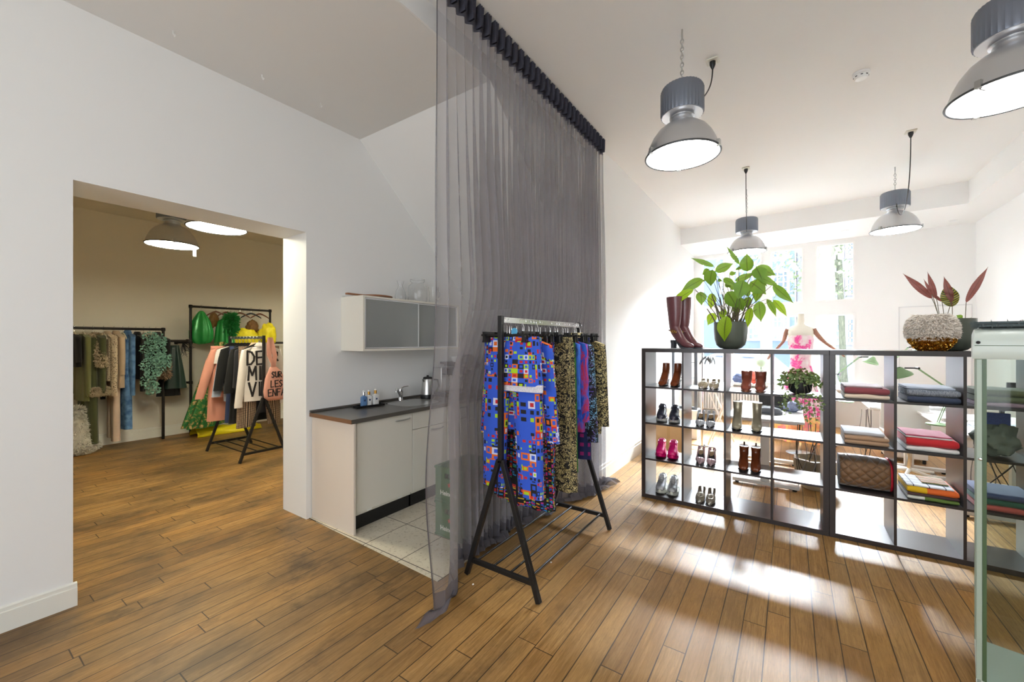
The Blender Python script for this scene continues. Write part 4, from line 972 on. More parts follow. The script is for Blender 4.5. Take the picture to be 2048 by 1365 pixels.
# tote bag on the rail end
t = thing('tote_bag', 'pink tote bag with black hand lettering hanging from the end of the back room rack', 'bag', (2.64, 5.655, 1.60), PI / 2)
TB = cloth('tote_pink', rgb(200, 142, 124), .8, .1, .05); m = MB()
gbody(m, dense([(-.40, .045, .012, -.04), (-.44, .07, .02, -.05), (-.55, .125, .032, -.06), (-.72, .155, .04, -.07), (-.80, .15, .038, -.075), (-.84, .11, .02, -.08)]), rp=.04); m.build('pouch', TB, t, angle=70)
m = MB()
for s in (-1, 1): m.loft([[(x - .006, y - w, z), (x + .006, y - w, z), (x + .006, y + w, z), (x - .006, y + w, z)] for x, y, z, w in ((-.0, .0, -.01, .03), (-.012, .02 * s + .0, -.12, .03), (-.016, .035 * s - .015, -.25, .028), (-.012, .01 * s - .035, -.36, .02), (0, -.04, -.42, .03))])
m.build('strap', TB, t)
for s_, z, b in (('SUR', -.50, .075), ('LES', -.62, .085), ('ENFA', -.735, .09)): brush(t, s_, (-.047, -.065, z), b, .62, .013)
# ------------------------------------------------------------ PIPE RAILS ALONG THE REAR WALL
PIPE = M('pipe_black', rgb(44, 40, 38), .45, .5)
def pipes(name, label, runs, cat='clothes rail', r=.019):
    a = runs[0][0]; t = thing(name, label, cat, (a[0], a[1], 0))
    for i, run in enumerate(runs):
        m = MB(); m.tube(run, r, 12); m.build('pipe', PIPE, t, world=True)
        for p in (run[0], run[-1]):
            if p[2] > .1: m = MB(); m.lathe([(.001, -.03), (r * 1.35, -.026), (r * 1.5, 0), (r * 1.35, .026), (.001, .03)], p, 14); m.build('fitting', PIPE, t, world=True)
    return t
YR = 8.15
pipes('pipe_rail', 'low black pipe clothes rail along the rear wall, left', [[(.2, YR, 1.725), (2.205, YR, 1.725)], [(2.205, YR, 1.725), (2.205, YR, .002)], [(.2, YR, 1.725), (.2, YR, .002)]])
pipes('pipe_rail', 'tall black pipe clothes rail holding the green gown', [[(2.56, YR, 2.115), (3.80, YR, 2.115)], [(2.56, YR, 2.115), (2.56, YR, .002)], [(3.80, YR, 2.115), (3.80, YR, .002)], [(2.56, YR, 1.52), (2.44, 8.395, 1.52)], [(2.56, YR, .86), (2.44, 8.395, .86)]])
pipes('pipe_rail', 'short black pipe link between the low and the tall rail', [[(2.24, YR, 1.545), (2.52, YR, 1.545)]])
pipes('pipe_rail', 'black pipe rail continuing right of the tall rail', [[(3.84, YR, 1.51), (5.2, YR, 1.51)], [(5.2, YR, 1.51), (5.2, YR, .002)]])
H2 = shoulder_hanger(.19, M('hanger_cream', rgb(226, 220, 200), .5)); first = True
LRX = [1.24, 1.33, 1.42, 1.53, 1.64, 1.735, 1.80, 1.88, 1.97, 2.04, 2.115]
ll = ['first left by the doorway', 'with the olive coat', 'with the fur-collared coat', 'with the knitted jacket', 'with the beige trench', 'with the denim jacket', 'with the black leather jacket', 'behind the feathered jacket', 'with the feathered jacket', 'with the dark suit jacket', 'at the right end']
for i, x in enumerate(LRX):
    o = H2 if first else copy_tree(H2); first = False
    place(o, (x, YR, 1.745), 0, 'pale coat hanger on the low pipe rail, ' + ll[i], 'coat hangers on the low pipe rail')
zl = 1.64
OLV = cloth('olive', rgb(66, 70, 38), .85, .15); BLKL = cloth('black_leather', rgb(24, 23, 24), .4, 0.)
def tufted(parent, name, mat, pts, ln, w, n, seed=1):
    rr_ = random.Random(seed); m = MB()
    for i in range(n):
        c, e = rr_.choice(pts); d = Vector((rr_.gauss(0, 1), rr_.gauss(0, 1), rr_.gauss(0, 1))).normalized()
        p = Vector(c) + Vector((d.x * e[0], d.y * e[1], d.z * e[2])); q = (d + Vector((0, 0, -.4))).normalized() * ln * rr_.uniform(.5, 1.3); s_ = q.cross(Vector((rr_.uniform(-1, 1), rr_.uniform(-1, 1), rr_.uniform(-1, 1)))).normalized() * w
        m.add([p - s_ * .5, p + s_ * .5, p + q * .6 + s_, p + q, p + q * .6 - s_], [(0, 1, 2, 3, 4)])
    return m.build(name, mat, parent, smooth=False)
top('coat', 'black short-sleeved top, first on the low pipe rail beside the doorway edge', 'top', (1.22, YR - .02, zl), .1, BK, w=.22, L=.45, th=.045, slv=.35, out=.05)
top('coat', 'light olive coat behind the dark olive one', 'coat', (1.31, YR - .02, zl), .1, cloth('olive_light', rgb(104, 106, 62), .85, .15), w=.23, L=.92, th=.035, slv=.80, out=.03)
trousers('trousers', 'olive green long trousers on the low pipe rail', 'trousers', (1.36, YR - .05, zl - .05), .2, OLV, [(.09, .09, .10, .11, 1.46), (-.09, -.10, .10, .13, 1.46)], .05)
t = top('coat', 'dark olive coat with beige fur collar and cuffs', 'coat', (1.44, YR - .02, zl), .15, OLV, w=.24, L=.86, th=.055, slv=.78, out=.02, sl_r=.085)
FURB = M('fur_beige', rgb(196, 180, 150), .9); tufted(t, 'fur_collar', FURB, [((-.02, -.10 - .02 * i, -.02 - .05 * i), (.05, .07, .03)) for i in range(9)], .026, .006, 3400, 2)
tufted(t, 'fur_cuff', FURB, [((-.10 + .02 * i, -.22, -.80), (.035, .05, .05)) for i in range(9)], .024, .006, 2600, 3)
KN = NT('knit_dots'); _v = KN.n('TexVoronoi'); KN.set(_v.inputs['Vector'], KN.coord()); _v.inputs['Scale'].default_value = 62.
KNIT = KN.done(KN.ramp(_v.outputs['Distance'], [(.25, rgb(28, 24, 22)), (.4, rgb(196, 178, 150))]), .9)
t = top('jacket', 'beige and black knitted jacket with big ribbed cuff', 'jacket', (1.56, YR - .03, zl), .12, KNIT, w=.24, L=.66, th=.06, slv=.78, out=.03, sl_r=.085, cuff=cloth('beige_rib', rgb(192, 170, 142), .85, .2), collar=MATS['beige_rib'])
BEI = cloth('beige_trench', rgb(188, 166, 138), .8, .1)
top('coat', 'beige trench coat on the low pipe rail', 'coat', (1.655, YR - .03, zl + .01), .08, BEI, w=.23, L=.78, th=.045, slv=.55, out=.03, collar=BEI, sl_r=.08)
trousers('trousers', 'pale pink straight trousers reaching almost to the floor', 'trousers', (1.63, YR - .03, zl - .08), .1, cloth('pale_pink', rgb(214, 190, 168), .8, .1), [(.06, .07, .08, .08, 1.42), (-.06, -.08, .08, .06, 1.46)], .045)
t = dress('trousers', 'narrow black sash trouser beside the knitted jacket', 'trousers', (1.50, YR - .12, zl - .2), 0, BK, .03, .03, .72, .02, .05)
DEN = NT('denim'); DEN.bump(DEN.noise(DEN.coord(), 300., 2.)[0], .3, .003); DEN = DEN.done(DEN.ramp(DEN.noise(DEN.coord(), 14., 4.)[0], [(.3, rgb(52, 90, 138)), (.6, rgb(98, 140, 184))]), .85)
t = top('jacket', 'light blue denim jacket on the low pipe rail', 'jacket', (1.78, YR - .03, zl + .02), .05, DEN, w=.22, L=.60, th=.05, slv=.82, out=.02, collar=DEN, cuff=DEN, sl_r=.07)
trousers('trousers', 'blue denim trousers below the denim jacket', 'trousers', (1.74, YR - .04, zl - .06), .1, DEN, [(.07, .08, .09, .10, 1.30), (-.07, -.09, .09, .11, 1.32)], .05)
t = top('jacket', 'black leather jacket on the low pipe rail', 'jacket', (1.89, YR - .03, zl), .05, BLKL, w=.24, L=.66, th=.06, slv=.80, out=.01, collar=BLKL, sl_r=.075)
t = top('jacket', 'black jacket covered in pale green feather ruffles', 'jacket', (2.02, YR - .04, zl), .0, BK, w=.25, L=.64, th=.06, slv=.72, out=.0, sl_r=.08)
AQ = M('aqua_ruffle', rgb(140, 186, 168), .7); pts = [((-.05 + .03 * math.sin(i), -.27, -.03 - i * .038), (.075, .06, .05)) for i in range(22)] + [((.05, -.25, -.05 - i * .035), (.07, .08, .05)) for i in range(13)] + [((.13, -.2, -.30 - i * .03), (.07, .08, .06)) for i in range(8)]
tufted(t, 'ruffles', AQ, pts, .030, .014, 2300, 5)
top('jacket', 'dark suit jacket beside the feathered jacket', 'jacket', (2.13, YR - .02, zl), 0, cloth('charcoal', rgb(36, 36, 42), .8, .1), w=.22, L=.56, th=.04, slv=.45, out=.02, collar=MATS['charcoal'])
t = top('jacket', 'black jacket with taupe fringe at the right end of the low pipe rail', 'jacket', (2.20, YR - .04, zl - .04), 0, BK, w=.20, L=.40, th=.04, slv=.40, out=.03)
tufted(t, 'fringe', M('taupe_fringe', rgb(150, 124, 100), .85), [((-.03, -.15, -.40 - .03 * i), (.05, .06, .04)) for i in range(7)], .05, .008, 900, 6)
t = dress('skirt', 'dark green leather skirt on the pipe link beside the tall rail', 'skirt', (2.34, YR - .02, 1.47), PI / 2 - .5, cloth('green_leather', rgb(40, 58, 52), .35, 0.), .06, .155, .68, .06, .14, 6)
dress('skirt', 'black slip skirt behind the green leather skirt', 'skirt', (2.28, YR + .03, 1.47), PI / 2 - .3, BK, .07, .15, .80, .04, .1)
t = thing('belt_bundle', 'bundle of thin black leather straps hanging on the pipe link', 'belts', (2.45, YR - .03, 1.52)); m = MB()
for i in range(9):
    a = R.uniform(-.08, .08); b = R.uniform(.08, .3); m.tube([(0, 0, 0), (a, R.uniform(-.03, .03), -b * .4), (a * 1.3 + .05, 0, -b * .8), (a, 0, -b), (a * .5, .01, -b * .5), (0, 0, -.01)], .0035, 6)
m.build('straps', BLKL, t)
# tall rail: wooden hangers, green satin pieces, yellow gown
H3 = shoulder_hanger(.15, WOODH, True, 'wooden_hanger'); first = True
for x, l in ((2.92, 'with the brown scarf'), (3.08, 'over the green gown'), (3.29, 'third from the right'), (3.62, 'rightmost on the tall rail')):
    o = H3 if first else copy_tree(H3); first = False
    place(o, (x, YR, 2.135), 1.15, 'wooden coat hanger on the tall pipe rail, ' + l, 'wooden hangers on the tall rail')
H4 = shoulder_hanger(.16, BLACKPL, False); place(H4, (3.47, YR, 2.135), 1.15, 'black coat hanger among the wooden hangers on the tall rail')
SAT = M('green_satin', rgb(48, 156, 76), .25, .15, bump=.4, bscale=9, var=.2)
t = thing('satin_bag', 'shiny green satin pouch-shaped bodice at the left end of the tall rail', 'bodice', (2.70, YR - .02, 2.05), .9)
m = MB(); rows = dense([(0, .02, .015), (-.03, .05, .03), (-.16, .12, .06), (-.34, .165, .085), (-.46, .165, .08), (-.53, .13, .06), (-.56, .05, .02)], .02); gbody(m, rows, rp=.14, k=9); m.build('body', SAT, t, angle=80)
m = MB(); m.tube(hookpts(), .002, 6); o = m.build('hook', CHROME, t); o.location = (0, 0, .08)
SEQ = NT('green_sequins'); _n = SEQ.noise(SEQ.coord(), 18., 5., .7)[0]; _s = SEQ.noise(SEQ.coord(), 160., 2.)[0]
SEQ.bump(_s, .8, .004); SEQ = SEQ.done(SEQ.ramp(_n, [(.38, rgb(24, 98, 44)), (.52, rgb(34, 116, 52)), (.57, rgb(160, 136, 70)), (.63, rgb(206, 180, 120))]), .35, .35)
t = thing('gown', 'long green satin gown with one ruffled shoulder and glittering train', 'gown', (3.02, YR - .08, 1.93), .6)
m = MB(); gbody(m, dense([(0, .06, .04, -.02), (-.05, .12, .07), (-.35, .15, .09), (-.42, .16, .09)]), rp=.16, k=11); m.build('bodice', SAT, t, angle=80)
m = MB(); rr = []
for z, a, b, sx, sy in ((-.40, .16, .09, 0, 0), (-.7, .19, .14, -.08, .02), (-1.1, .24, .17, -.20, .04), (-1.5, .28, .2, -.32, .06), (-1.80, .33, .22, -.38, .08)): rr.append((z, a, b, sx, sy))
rings = []
for q, (r0, r1) in enumerate(zip(rr, rr[1:])):
    for i in range(8): s_ = i / 8; v = [x + (y - x) * s_ for x, y in zip(r0, r1)]; rings.append(ell(v[3], v[4], v[0], v[2], v[1], 80, .9, .13, 9, v[0] * 1.5))
m.loft(rings, True, True, True); m.build('train', SEQ, t, angle=80)
tufted(t, 'shoulder_ruffle', M('green_tulle', rgb(40, 140, 64), .6), [((.02, -.10, .02 - .06 * i), (.08, .07, .06)) for i in range(5)], .06, .012, 1500, 8)
YEL = M('yellow_tulle', rgb(238, 222, 24), .55, bump=.5, bscale=14, var=.12)
def puff(name, label, cat, loc, sx, sy, sz, seed, mat=YEL, part='cloth'):
    t = thing(name, label, cat, loc); m = MB(); n = 40; k = 22; rings = []
    for j in range(k + 1):
        v = -PI / 2 + PI * j / k; ring = []
        for i in range(n):
            u = 2 * PI * i / n; d = Vector((math.cos(u) * math.cos(v), math.sin(u) * math.cos(v), math.sin(v)))
            r = 1 + .30 * noise.noise(d * 2.2 + Vector((seed, 0, 0))) + .14 * noise.noise(d * 6 + Vector((seed, 5, 0)))
            ring.append((d.x * r * sx, d.y * r * sy, d.z * r * sz))
        rings.append(ring)
    m.loft(rings); o = m.build(part, mat, t, angle=50); return t
BRN = M('brown_velvet', rgb(126, 88, 40), .6, bump=.5, bscale=30, var=.4)
puff('scarf', 'gathered brown and gold scarf hanging left of the green gown ruffle', 'scarf', (2.88, YR - .02, 1.90), .07, .05, .12, 3, BRN)
puff('ruffled_top', 'bright yellow tulle top in the middle of the tall rail', 'top', (3.28, YR - .10, 1.60), .26, .10, .17, 7)
puff('ruffled_top', 'bright yellow tulle sleeve hanging at the right end of the tall rail', 'top', (3.70, YR - .12, 1.66), .15, .09, .20, 11)
puff('ruffled_top', 'mustard brown ruffled top with a spiky bow', 'top', (3.48, YR - .03, 1.78), .10, .06, .15, 15, BRN)
puff('ruffled_top', 'gold and brown patterned top behind the yellow tulle', 'top', (3.12, YR - .0, 1.64), .10, .06, .14, 18, BRN)
t = thing('gown_hem', 'yellow tulle train lying in a heap on the floor under the tall rail', 'train', (2.95, YR - .22, .003)); m = MB(); rings = []
for j in range(12):
    u = j / 11; rings.append([(x * 1.0, y, z) for x, y, z in [(-.42 + u * .95, (.19 - .05 * abs(u - .5)) * math.cos(a) * (1 + .5 * noise.noise(Vector((u * 7, a, 0)))), max(0., (.11 * (1 - .7 * u) + .03) * math.sin(a) * (1 + .5 * noise.noise(Vector((u * 9, a * 2, 4)))))) for a in [PI * k / 20 for k in range(21)]]])
m.loft(rings, cap=False, closed=False); m.build('cloth', YEL, t, angle=50, solid=.004)
puff('ruffled_top', 'yellow tulle hem seen between the legs of the back room rack', 'skirt', (3.75, YR - .05, .80), .12, .08, .30, 21)
trousers('trousers', 'black ribbed tights hanging low behind the back room rack', 'trousers', (3.45, YR - .1, 1.4), .4, BK, [(.0, .0, .06, .035, 1.25), (-.04, -.05, .05, .035, 1.3)], .04)
# right-hand rail: a few dark patterned tops glimpsed by the jamb
for i, (x, c, l) in enumerate(((3.98, rgb(206, 200, 184), 'pale blouse with dark print, first right of the tall rail'), (4.12, rgb(60, 52, 46), 'dark brown top right of the tall rail'), (4.26, rgb(190, 180, 160), 'cream blouse at the doorway edge'), (4.42, rgb(40, 40, 44), 'black top beyond the doorway edge'))):
    top('blouse', l, 'blouse', (x, YR - .03, 1.43), .6, cloth('rr%d' % i, c, .85, .1, .3), w=.2, L=.62, th=.05, slv=.5, out=.03)
# low black table at the right with a box on it
t = thing('side_table', 'black side table half hidden by the doorway jamb', 'table', (3.95, 7.5, 0)); MB().box(-.3, .5, -.25, .25, .66, .80).build('table_top', BLACKMET, t, smooth=False, bevel=.004)
for x in (-.27, .47):
    for y in (-.22, .22): MB().box(x - .015, x + .015, y - .015, y + .015, .002, .66).build('leg', BLACKMET, t, smooth=False)
# sheepskin throw at the lower left
t = thing('sheepskin_coat', 'white and grey shaggy fleece coat brushing the floor at the left doorway edge', 'coat', (1.26, 8.02, .0))
m = MB(); m.loft([ell(0, 0, z, a, b, 24) for z, a, b in ((.005, .14, .16), (.06, .17, .19), (.2, .15, .15), (.45, .10, .10), (.6, .05, .05))]); m.build('body', M('fleece', rgb(206, 202, 190), .95), t)
tufted(t, 'fleece', M('fleece_tuft', rgb(212, 208, 196), .95), [((0, 0, .09), (.17, .17, .07)), ((0, 0, .10), (.2, .2, .08)), ((0, 0, .20), (.15, .15, .10)), ((0, 0, .30), (.135, .135, .10)), ((0, 0, .42), (.11, .11, .10)), ((0, 0, .54), (.08, .08, .10))], .04, .005, 6500, 9)
# ============================================================ CUBE SHELVES
SHF = M('shelf_black_brown', rgb(52, 46, 46), .30, bump=.05, bscale=150)
def cubeshelf(y_hi, label):
    t = thing('cube_shelf', label, 'shelf', (4.06, y_hi - .735, 0)); S = 1.47; o = .0375; c = .335; p = .0165; D = .39
    y0 = y_hi - S
    MB().box(4.06, 4.06 + D, y0, y_hi, S - o, S).build('top_panel', SHF, t, world=True, smooth=False, bevel=.001)
    MB().box(4.06, 4.06 + D, y0, y_hi, .001, o).build('base_panel', SHF, t, world=True, smooth=False, bevel=.001)
    for a in (y0, y_hi - o): MB().box(4.06, 4.06 + D, a, a + o, o, S - o).build('side_panel', SHF, t, world=True, smooth=False)
    g = (S - 2 * o - 3 * p) / 4
    for k in range(1, 4):
        y = y0 + o + k * g + (k - 1) * p; MB().box(4.062, 4.06 + D - .002, y, y + p, o, S - o).build('upright', SHF, t, world=True, smooth=False)
    for k in range(1, 4):
        z = o + k * g + (k - 1) * p
        for j in range(4): y = y0 + o + j * (g + p); MB().box(4.062, 4.06 + D - .002, y, y + g, z, z + p).build('shelf_board', SHF, t, world=True, smooth=False)
cubeshelf(1.215, 'dark brown open cube shelf with the shoes, left unit'); cubeshelf(-.258, 'dark brown open cube shelf with the folded cloths, right unit')
ZR = [1.4705, 1.0961, .7446, .3931, .0380]      # top of unit, then shelf floors from upper to lowest
# ------------------------------------------------------------ SHOES
def foottube(m, sp, sole=None, n=28, cap=True):
    rings = []
    for i, (x, z, ry, rz) in enumerate(sp):
        a, b = sp[max(0, i - 1)], sp[min(len(sp) - 1, i + 1)]; tx, tz = b[0] - a[0], b[1] - a[1]; l = math.hypot(tx, tz); tx /= l; tz /= l
        r = []
        for k in range(n):
            q = 2 * PI * k / n; cq = math.copysign(abs(math.cos(q)) ** .85, math.cos(q)); sq = math.copysign(abs(math.sin(q)) ** .9, math.sin(q))
            px, pz = x - tz * rz * sq, z + tx * rz * sq
            if sole is not None: pz = max(pz, sole(px))
            r.append((px, ry * cq, pz))
        rings.append(r)
    return m.loft(rings, cap)
def interp(sp, n=4):
    out = []
    for i in range(len(sp) - 1):
        p0, p1, p2, p3 = sp[max(0, i - 1)], sp[i], sp[i + 1], sp[min(len(sp) - 1, i + 2)]
        for k in range(n):
            s = k / n; out.append(tuple(.5 * (2 * b + (c - a) * s + (2 * a - 5 * b + 4 * c - d) * s * s + (3 * b - a - 3 * c + d) * s ** 3) for a, b, c, d in zip(p0, p1, p2, p3)))
    out.append(sp[-1]); return out
def outline(L, wt, wh, taper=.0, n=36, point=1.):
    """sole outline as list of (x, y)"""
    pts = []
    for k in range(n):
        q = 2 * PI * k / n; x = L / 2 - math.cos(q) * L / 2; u = x / L
        w = (wt * math.exp(-((u - .30) / .36) ** 2) + wh * math.exp(-((u - .85) / .26) ** 2)); y = math.copysign(1, math.sin(q)) * w * min(1, (abs(math.sin(q))) ** (.75 * point))
        pts.append((x, y))
    return pts
def soleplate(m, L, wt, wh, zf, th, point=1., n=36, flare=1.):
    o = outline(L, wt, wh, n=n, point=point)
    m.loft([[(x, y, zf(x)) for x, y in o], [(x, y * flare, zf(x) + th) for x, y in o]])
def boot(label, loc, rz, mat, kind='ankle', top=.19, heel=.055, solem=None, cat='boot', name='ankle_boot', ry=.042, tx=.205, shaft=.052, toe='round'):
    t = thing(name, label, cat, loc, rz); sf = lambda x: heel * ss((x - .105) / .09) + .007
    w0 = .012 if toe == 'point' else .022
    sp = [(.004, .016 + .003, w0, .010), (.03, .028, .030 if toe == 'point' else .036, .022), (.075, .037, .041, .031), (.12, .052 + heel * .25, .038, .038), (.158, .072 + heel * .55, .035, .046), (tx - .012, min(.100 + heel * .85, top * .55), max(.035, ry * .9), .052), (tx + .003, min(.135 + heel * .9, top * .75), max(.035, ry * .92), .050)]
    if top > .3: sp += [(tx + .004, .25, .046, .056), (tx + .004, .36, .056, .067), (tx + .006, .43, .062, .073), (tx + .008, top, .066, .076)]
    else: sp += [(tx + .006, top, ry, shaft)]
    m = MB(); foottube(m, interp(sp), sf, cap=True); m.build('upper', mat, t, angle=60)
    m = MB(); xx = tx + .006; m.loft([[(xx + math.cos(a) * shaft * k * (1.45 if top > .3 else 1), math.sin(a) * ry * k * (1.55 if top > .3 else 1), top + z) for a in [2 * PI * i / 28 for i in range(28)]] for k, z in ((1.02, -.006), (1.02, .002), (.90, .003), (.88, -.03))], cap=False); m.build('cuff', mat, t)
    m = MB(); m.loft([[(xx + math.cos(a) * shaft * k * (1.4 if top > .3 else 1), math.sin(a) * ry * k * (1.5 if top > .3 else 1), top + z) for a in [2 * PI * i / 28 for i in range(28)]] for k, z in ((.9, .001), (.3, -.001))]); m.build('opening', M('boot_lining', rgb(60, 44, 36), .8), t)
    m = MB(); soleplate(m, .25, .044, .034, lambda x: sf(x) - .007, .008, 1.2 if toe == 'point' else .9); m.build('sole', solem or BLACKPL, t)
    if heel > .01:
        hx = .225; m = MB(); m.loft([[(hx + a * k - .004 * (z > .02), b * k, z) for a, b in ((-.024, -.024), (.022, -.018), (.022, .018), (-.024, .024))] for z, k in ((0.001, .85), (heel * .5, .9), (heel + .006, 1.15))]); m.build('heel', solem or mat, t)
    return t
def ushell(m, L, st, n=22):
    """stations (x, bottom z, half width, height, opening angle deg)"""
    rows = []
    for x, s, w, h, A in st:
        A = math.radians(A); r = []
        for k in range(n + 1):
            q = (-1 + 2 * k / n) * A; r.append((x, w * math.copysign(abs(math.sin(q)) ** .8, math.sin(q)), s + h / 2 * (1 - math.cos(q))))
        rows.append(r)
    return m.sheet(rows)
def pump(label, loc, rz, mat, heel=.06, lining=None, loafer=False, name='pump', cat='shoe', strap=False):
    t = thing(name, label, cat, loc, rz); L = .235; hh = heel; sf = lambda x: hh * ss((x - .08) / .12)
    w = (lambda u: (.006 + .034 * ss(u / .33)) if not loafer else (.014 + .026 * ss(u / .26)))
    ve = .105 if loafer else .070
    st = []
    for i in range(34):
        x = L * i / 33; u = x / L; ww = w(u) * (1 - .22 * ss((u - .35) / .4)); 
        if u > .9: ww *= math.sqrt(max(.02, 1 - ((u - .9) / .105) ** 2))
        h = (.014 + .036 * ss(x / ve)) if x < ve else (.050 - .010 * ss((x - ve) / .05) + (.034 if loafer else .026) * ss((x - .14) / .07))
        if loafer: h = h * 1.15 + .004 + .016 * ss((x - .15) / .06)
        A = 180 if x < ve else 180 - 84 * ss((x - ve) / .022)
        st.append((x, sf(x) + .004, max(ww, .004), h, A))
    m = MB(); ushell(m, L, st); m.build('upper', mat, t, angle=70, solid=.0025)
    m = MB(); rows = []
    for x, s, ww, h, A in st[2:]: rows.append([(x, ww * .86 * k, s + .006) for k in (-1, -.5, 0, .5, 1)])
    m.sheet(rows).build('insole', lining or M('insole_beige', rgb(176, 146, 110), .6), t)
    m = MB(); soleplate(m, L - .002, .037 if not loafer else .043, .027, lambda x: sf(x) - .0 + .0005, .004, 1.3 if not loafer else .9); m.build('sole', M('shoe_sole_dark', rgb(40, 34, 32), .6), t)
    m = MB(); r0 = .012 if (not loafer and heel > .04) else .026
    m.loft([[(L - .03 + a * k, b * k, z) for a, b in ((-1, -.9), (1, -.7), (1, .7), (-1, .9))] for z, k in ((.0005, r0), (hh * .5, r0 * 1.05), (hh + .004, .024))]); m.build('heel', mat if not loafer else MATS['shoe_sole_dark'], t)
    if loafer:
        m = MB(); m.tube([(.03 + .075 * (1 - abs(math.cos(a))) * 0 + .055 - .05 * math.cos(a), .024 * math.sin(a), .050 + .012 * ss((.055 - .05 * math.cos(a)) / .1)) for a in [(-.55 + 1.1 * i / 16) * PI for i in range(17)]], .0022, 6); m.build('apron_seam', mat, t)
        m = MB(); m.tube([(.098, -.033, .032), (.094, -.027, .052), (.092, 0, .062), (.094, .027, .052), (.098, .033, .032)], .005, 8); m.build('saddle_strap', mat, t)
    return t
def sneaker(label, loc, rz, mat, sole, lace, accent=None, chunky=1.):
    t = thing('sneaker', label, 'shoe', loc, rz); L = .27
    m = MB(); o = outline(L, .050 * chunky, .042, n=48, point=.75); H = .036 * chunky
    m.loft([[(L / 2 + (x - L / 2) * k, y * k * (1 + .05 * math.sin(x * 90)), z + (.012 * ss(1 - x / .05)) * (z < .03)) for x, y in o] for z, k in ((0.0005, .93), (.008, 1.0), (H * .5, 1.03), (H * .8, .98), (H, .95))]); m.build('sole', sole, t, angle=50)
    m = MB(); sp = [(.006, H + .008, .026, .012), (.03, H + .020, .040, .024), (.075, H + .030, .044, .034), (.12, H + .045, .040, .044), (.165, H + .058, .036, .054), (.205, H + .062, .034, .050), (.245, H + .052, .033, .048), (.262, H + .045, .024, .040)]
    foottube(m, interp(sp), lambda x: H - .004); m.build('upper', mat, t, angle=60)
    m = MB(); m.tube([(.175 + .048 * math.cos(a), .030 * math.sin(a), H + .098 + .012 * math.cos(a)) for a in [2 * PI * i / 24 for i in range(24)]], .010, 8, loop=True); m.build('collar', accent or mat, t)
    m = MB(); m.loft([[(x - .006, -w, z), (x - .006, w, z), (x + .006, w, z + .004), (x + .006, -w, z + .004)] for x, z, w in ((.085, H + .062, .016), (.11, H + .085, .020), (.128, H + .112, .022), (.135, H + .128, .018))]); m.build('tongue', mat, t)
    m = MB()
    for i in range(5):
        x = .075 + i * .013; z = H + .062 + i * .0095; s = (-1) ** i; m.tube([(x, -.024, z - .004), (x + .004 * s, 0, z + .006), (x + .008, .024, z - .004)], .0028, 6)
    m.tube([(.125, 0, H + .104), (.105, .022, H + .112), (.10, .036, H + .09), (.12, .01, H + .10), (.102, -.024, H + .110), (.098, -.038, H + .085)], .0026, 6); m.build('laces', lace, t)
    m = MB(); m.loft([[(x, y * k, z) for x, y in outline(L * .97, .047, .040, n=40, point=.75) if True] for z, k in ((H - .004, 1.), (H + .014, .93))]); m.build('rand', accent or sole, t)
    return t
def leather(n, c, r=.3, **kw): return M(n, c, r, bump=.15, bscale=30, var=.18, Coat_Weight=.3, **kw)
BRL = leather('brown_leather', rgb(134, 70, 40), .25); 
for y, l in ((1.045, 'left'), (.932, 'right')): boot('brown leather ankle boot with a heel in the upper left cube, %s one' % l, (4.13, y, ZR[1]), .0, BRL, top=.22, heel=.05, tx=.20, ry=.034, shaft=.045)
BS = leather('sneaker_navy', rgb(44, 46, 62), .45); BSS = M('sneaker_sole_light', rgb(206, 206, 202), .5, var=.5, bscale=16)
for y, l in ((1.045, 'left'), (.925, 'right')): sneaker('chunky dark navy sneaker with pale wavy sole, %s one' % l, (4.10, y, ZR[2]), .12, BS, BSS, M('lace_black', rgb(20, 20, 24), .8), M('sneaker_grey', rgb(120, 116, 130), .5, .3), 1.05)
FU = leather('fuchsia', rgb(214, 14, 110), .4)
for y, l in ((1.050, 'left'), (.936, 'right')): sneaker('bright fuchsia pink sneaker, %s one' % l, (4.10, y, ZR[3]), .14, FU, FU, M('lace_pink', rgb(226, 40, 130), .6), None, 1.02)
WS = leather('sneaker_white', rgb(216, 218, 206), .35); 
for y, l in ((1.052, 'left'), (.942, 'right')): sneaker('white and silver sneaker on the lowest shelf, %s one' % l, (4.10, y, ZR[4]), .08, M('sneaker_silver', rgb(176, 178, 182), .35, .5, bump=.4, bscale=120), WS, M('lace_white', rgb(220, 220, 220), .7), WS, 1.05)
BGL = leather('beige_leather', rgb(196, 180, 150), .3)
for y, l in ((.676, 'left'), (.582, 'right')): pump('beige leather loafer with a strap, %s one' % l, (4.11, y, ZR[1]), .0, BGL, .02, None, True, 'loafer')
SIL = M('silver_leather', rgb(214, 216, 222), .3, .35); RSE = M('rose_silver', rgb(208, 178, 182), .28, .35); PEW = M('pewter', rgb(160, 150, 134), .28, .5)
for y, l in ((.695, 'left'), (.607, 'right')): pump('silver pointed high-heeled pump, %s one' % l, (4.10, y, ZR[2]), .08, SIL, .085)
for y, l in ((.693, 'left'), (.60, 'right')): pump('rose-silver pointed high-heeled pump, %s one' % l, (4.10, y, ZR[3]), .08, RSE, .085)
for y, l in ((.693, 'left'), (.606, 'right')): pump('pewter metallic loafer on the lowest shelf, %s one' % l, (4.09, y, ZR[4]), .05, PEW, .03, M('insole_dark', rgb(84, 60, 46), .6), True, 'loafer')
RB = leather('red_brown_suede', rgb(150, 78, 58), .6)
for y, l in ((.325, 'left'), (.215, 'right')): boot('red-brown flat ankle boot with buckle strap, %s one' % l, (4.13, y, ZR[1]), .02, RB, top=.17, heel=.02, tx=.185, ry=.046, shaft=.053, solem=leather('tan_sole', rgb(170, 110, 80), .5))
CHM = M('champagne_leather', rgb(184, 174, 148), .3, .4)
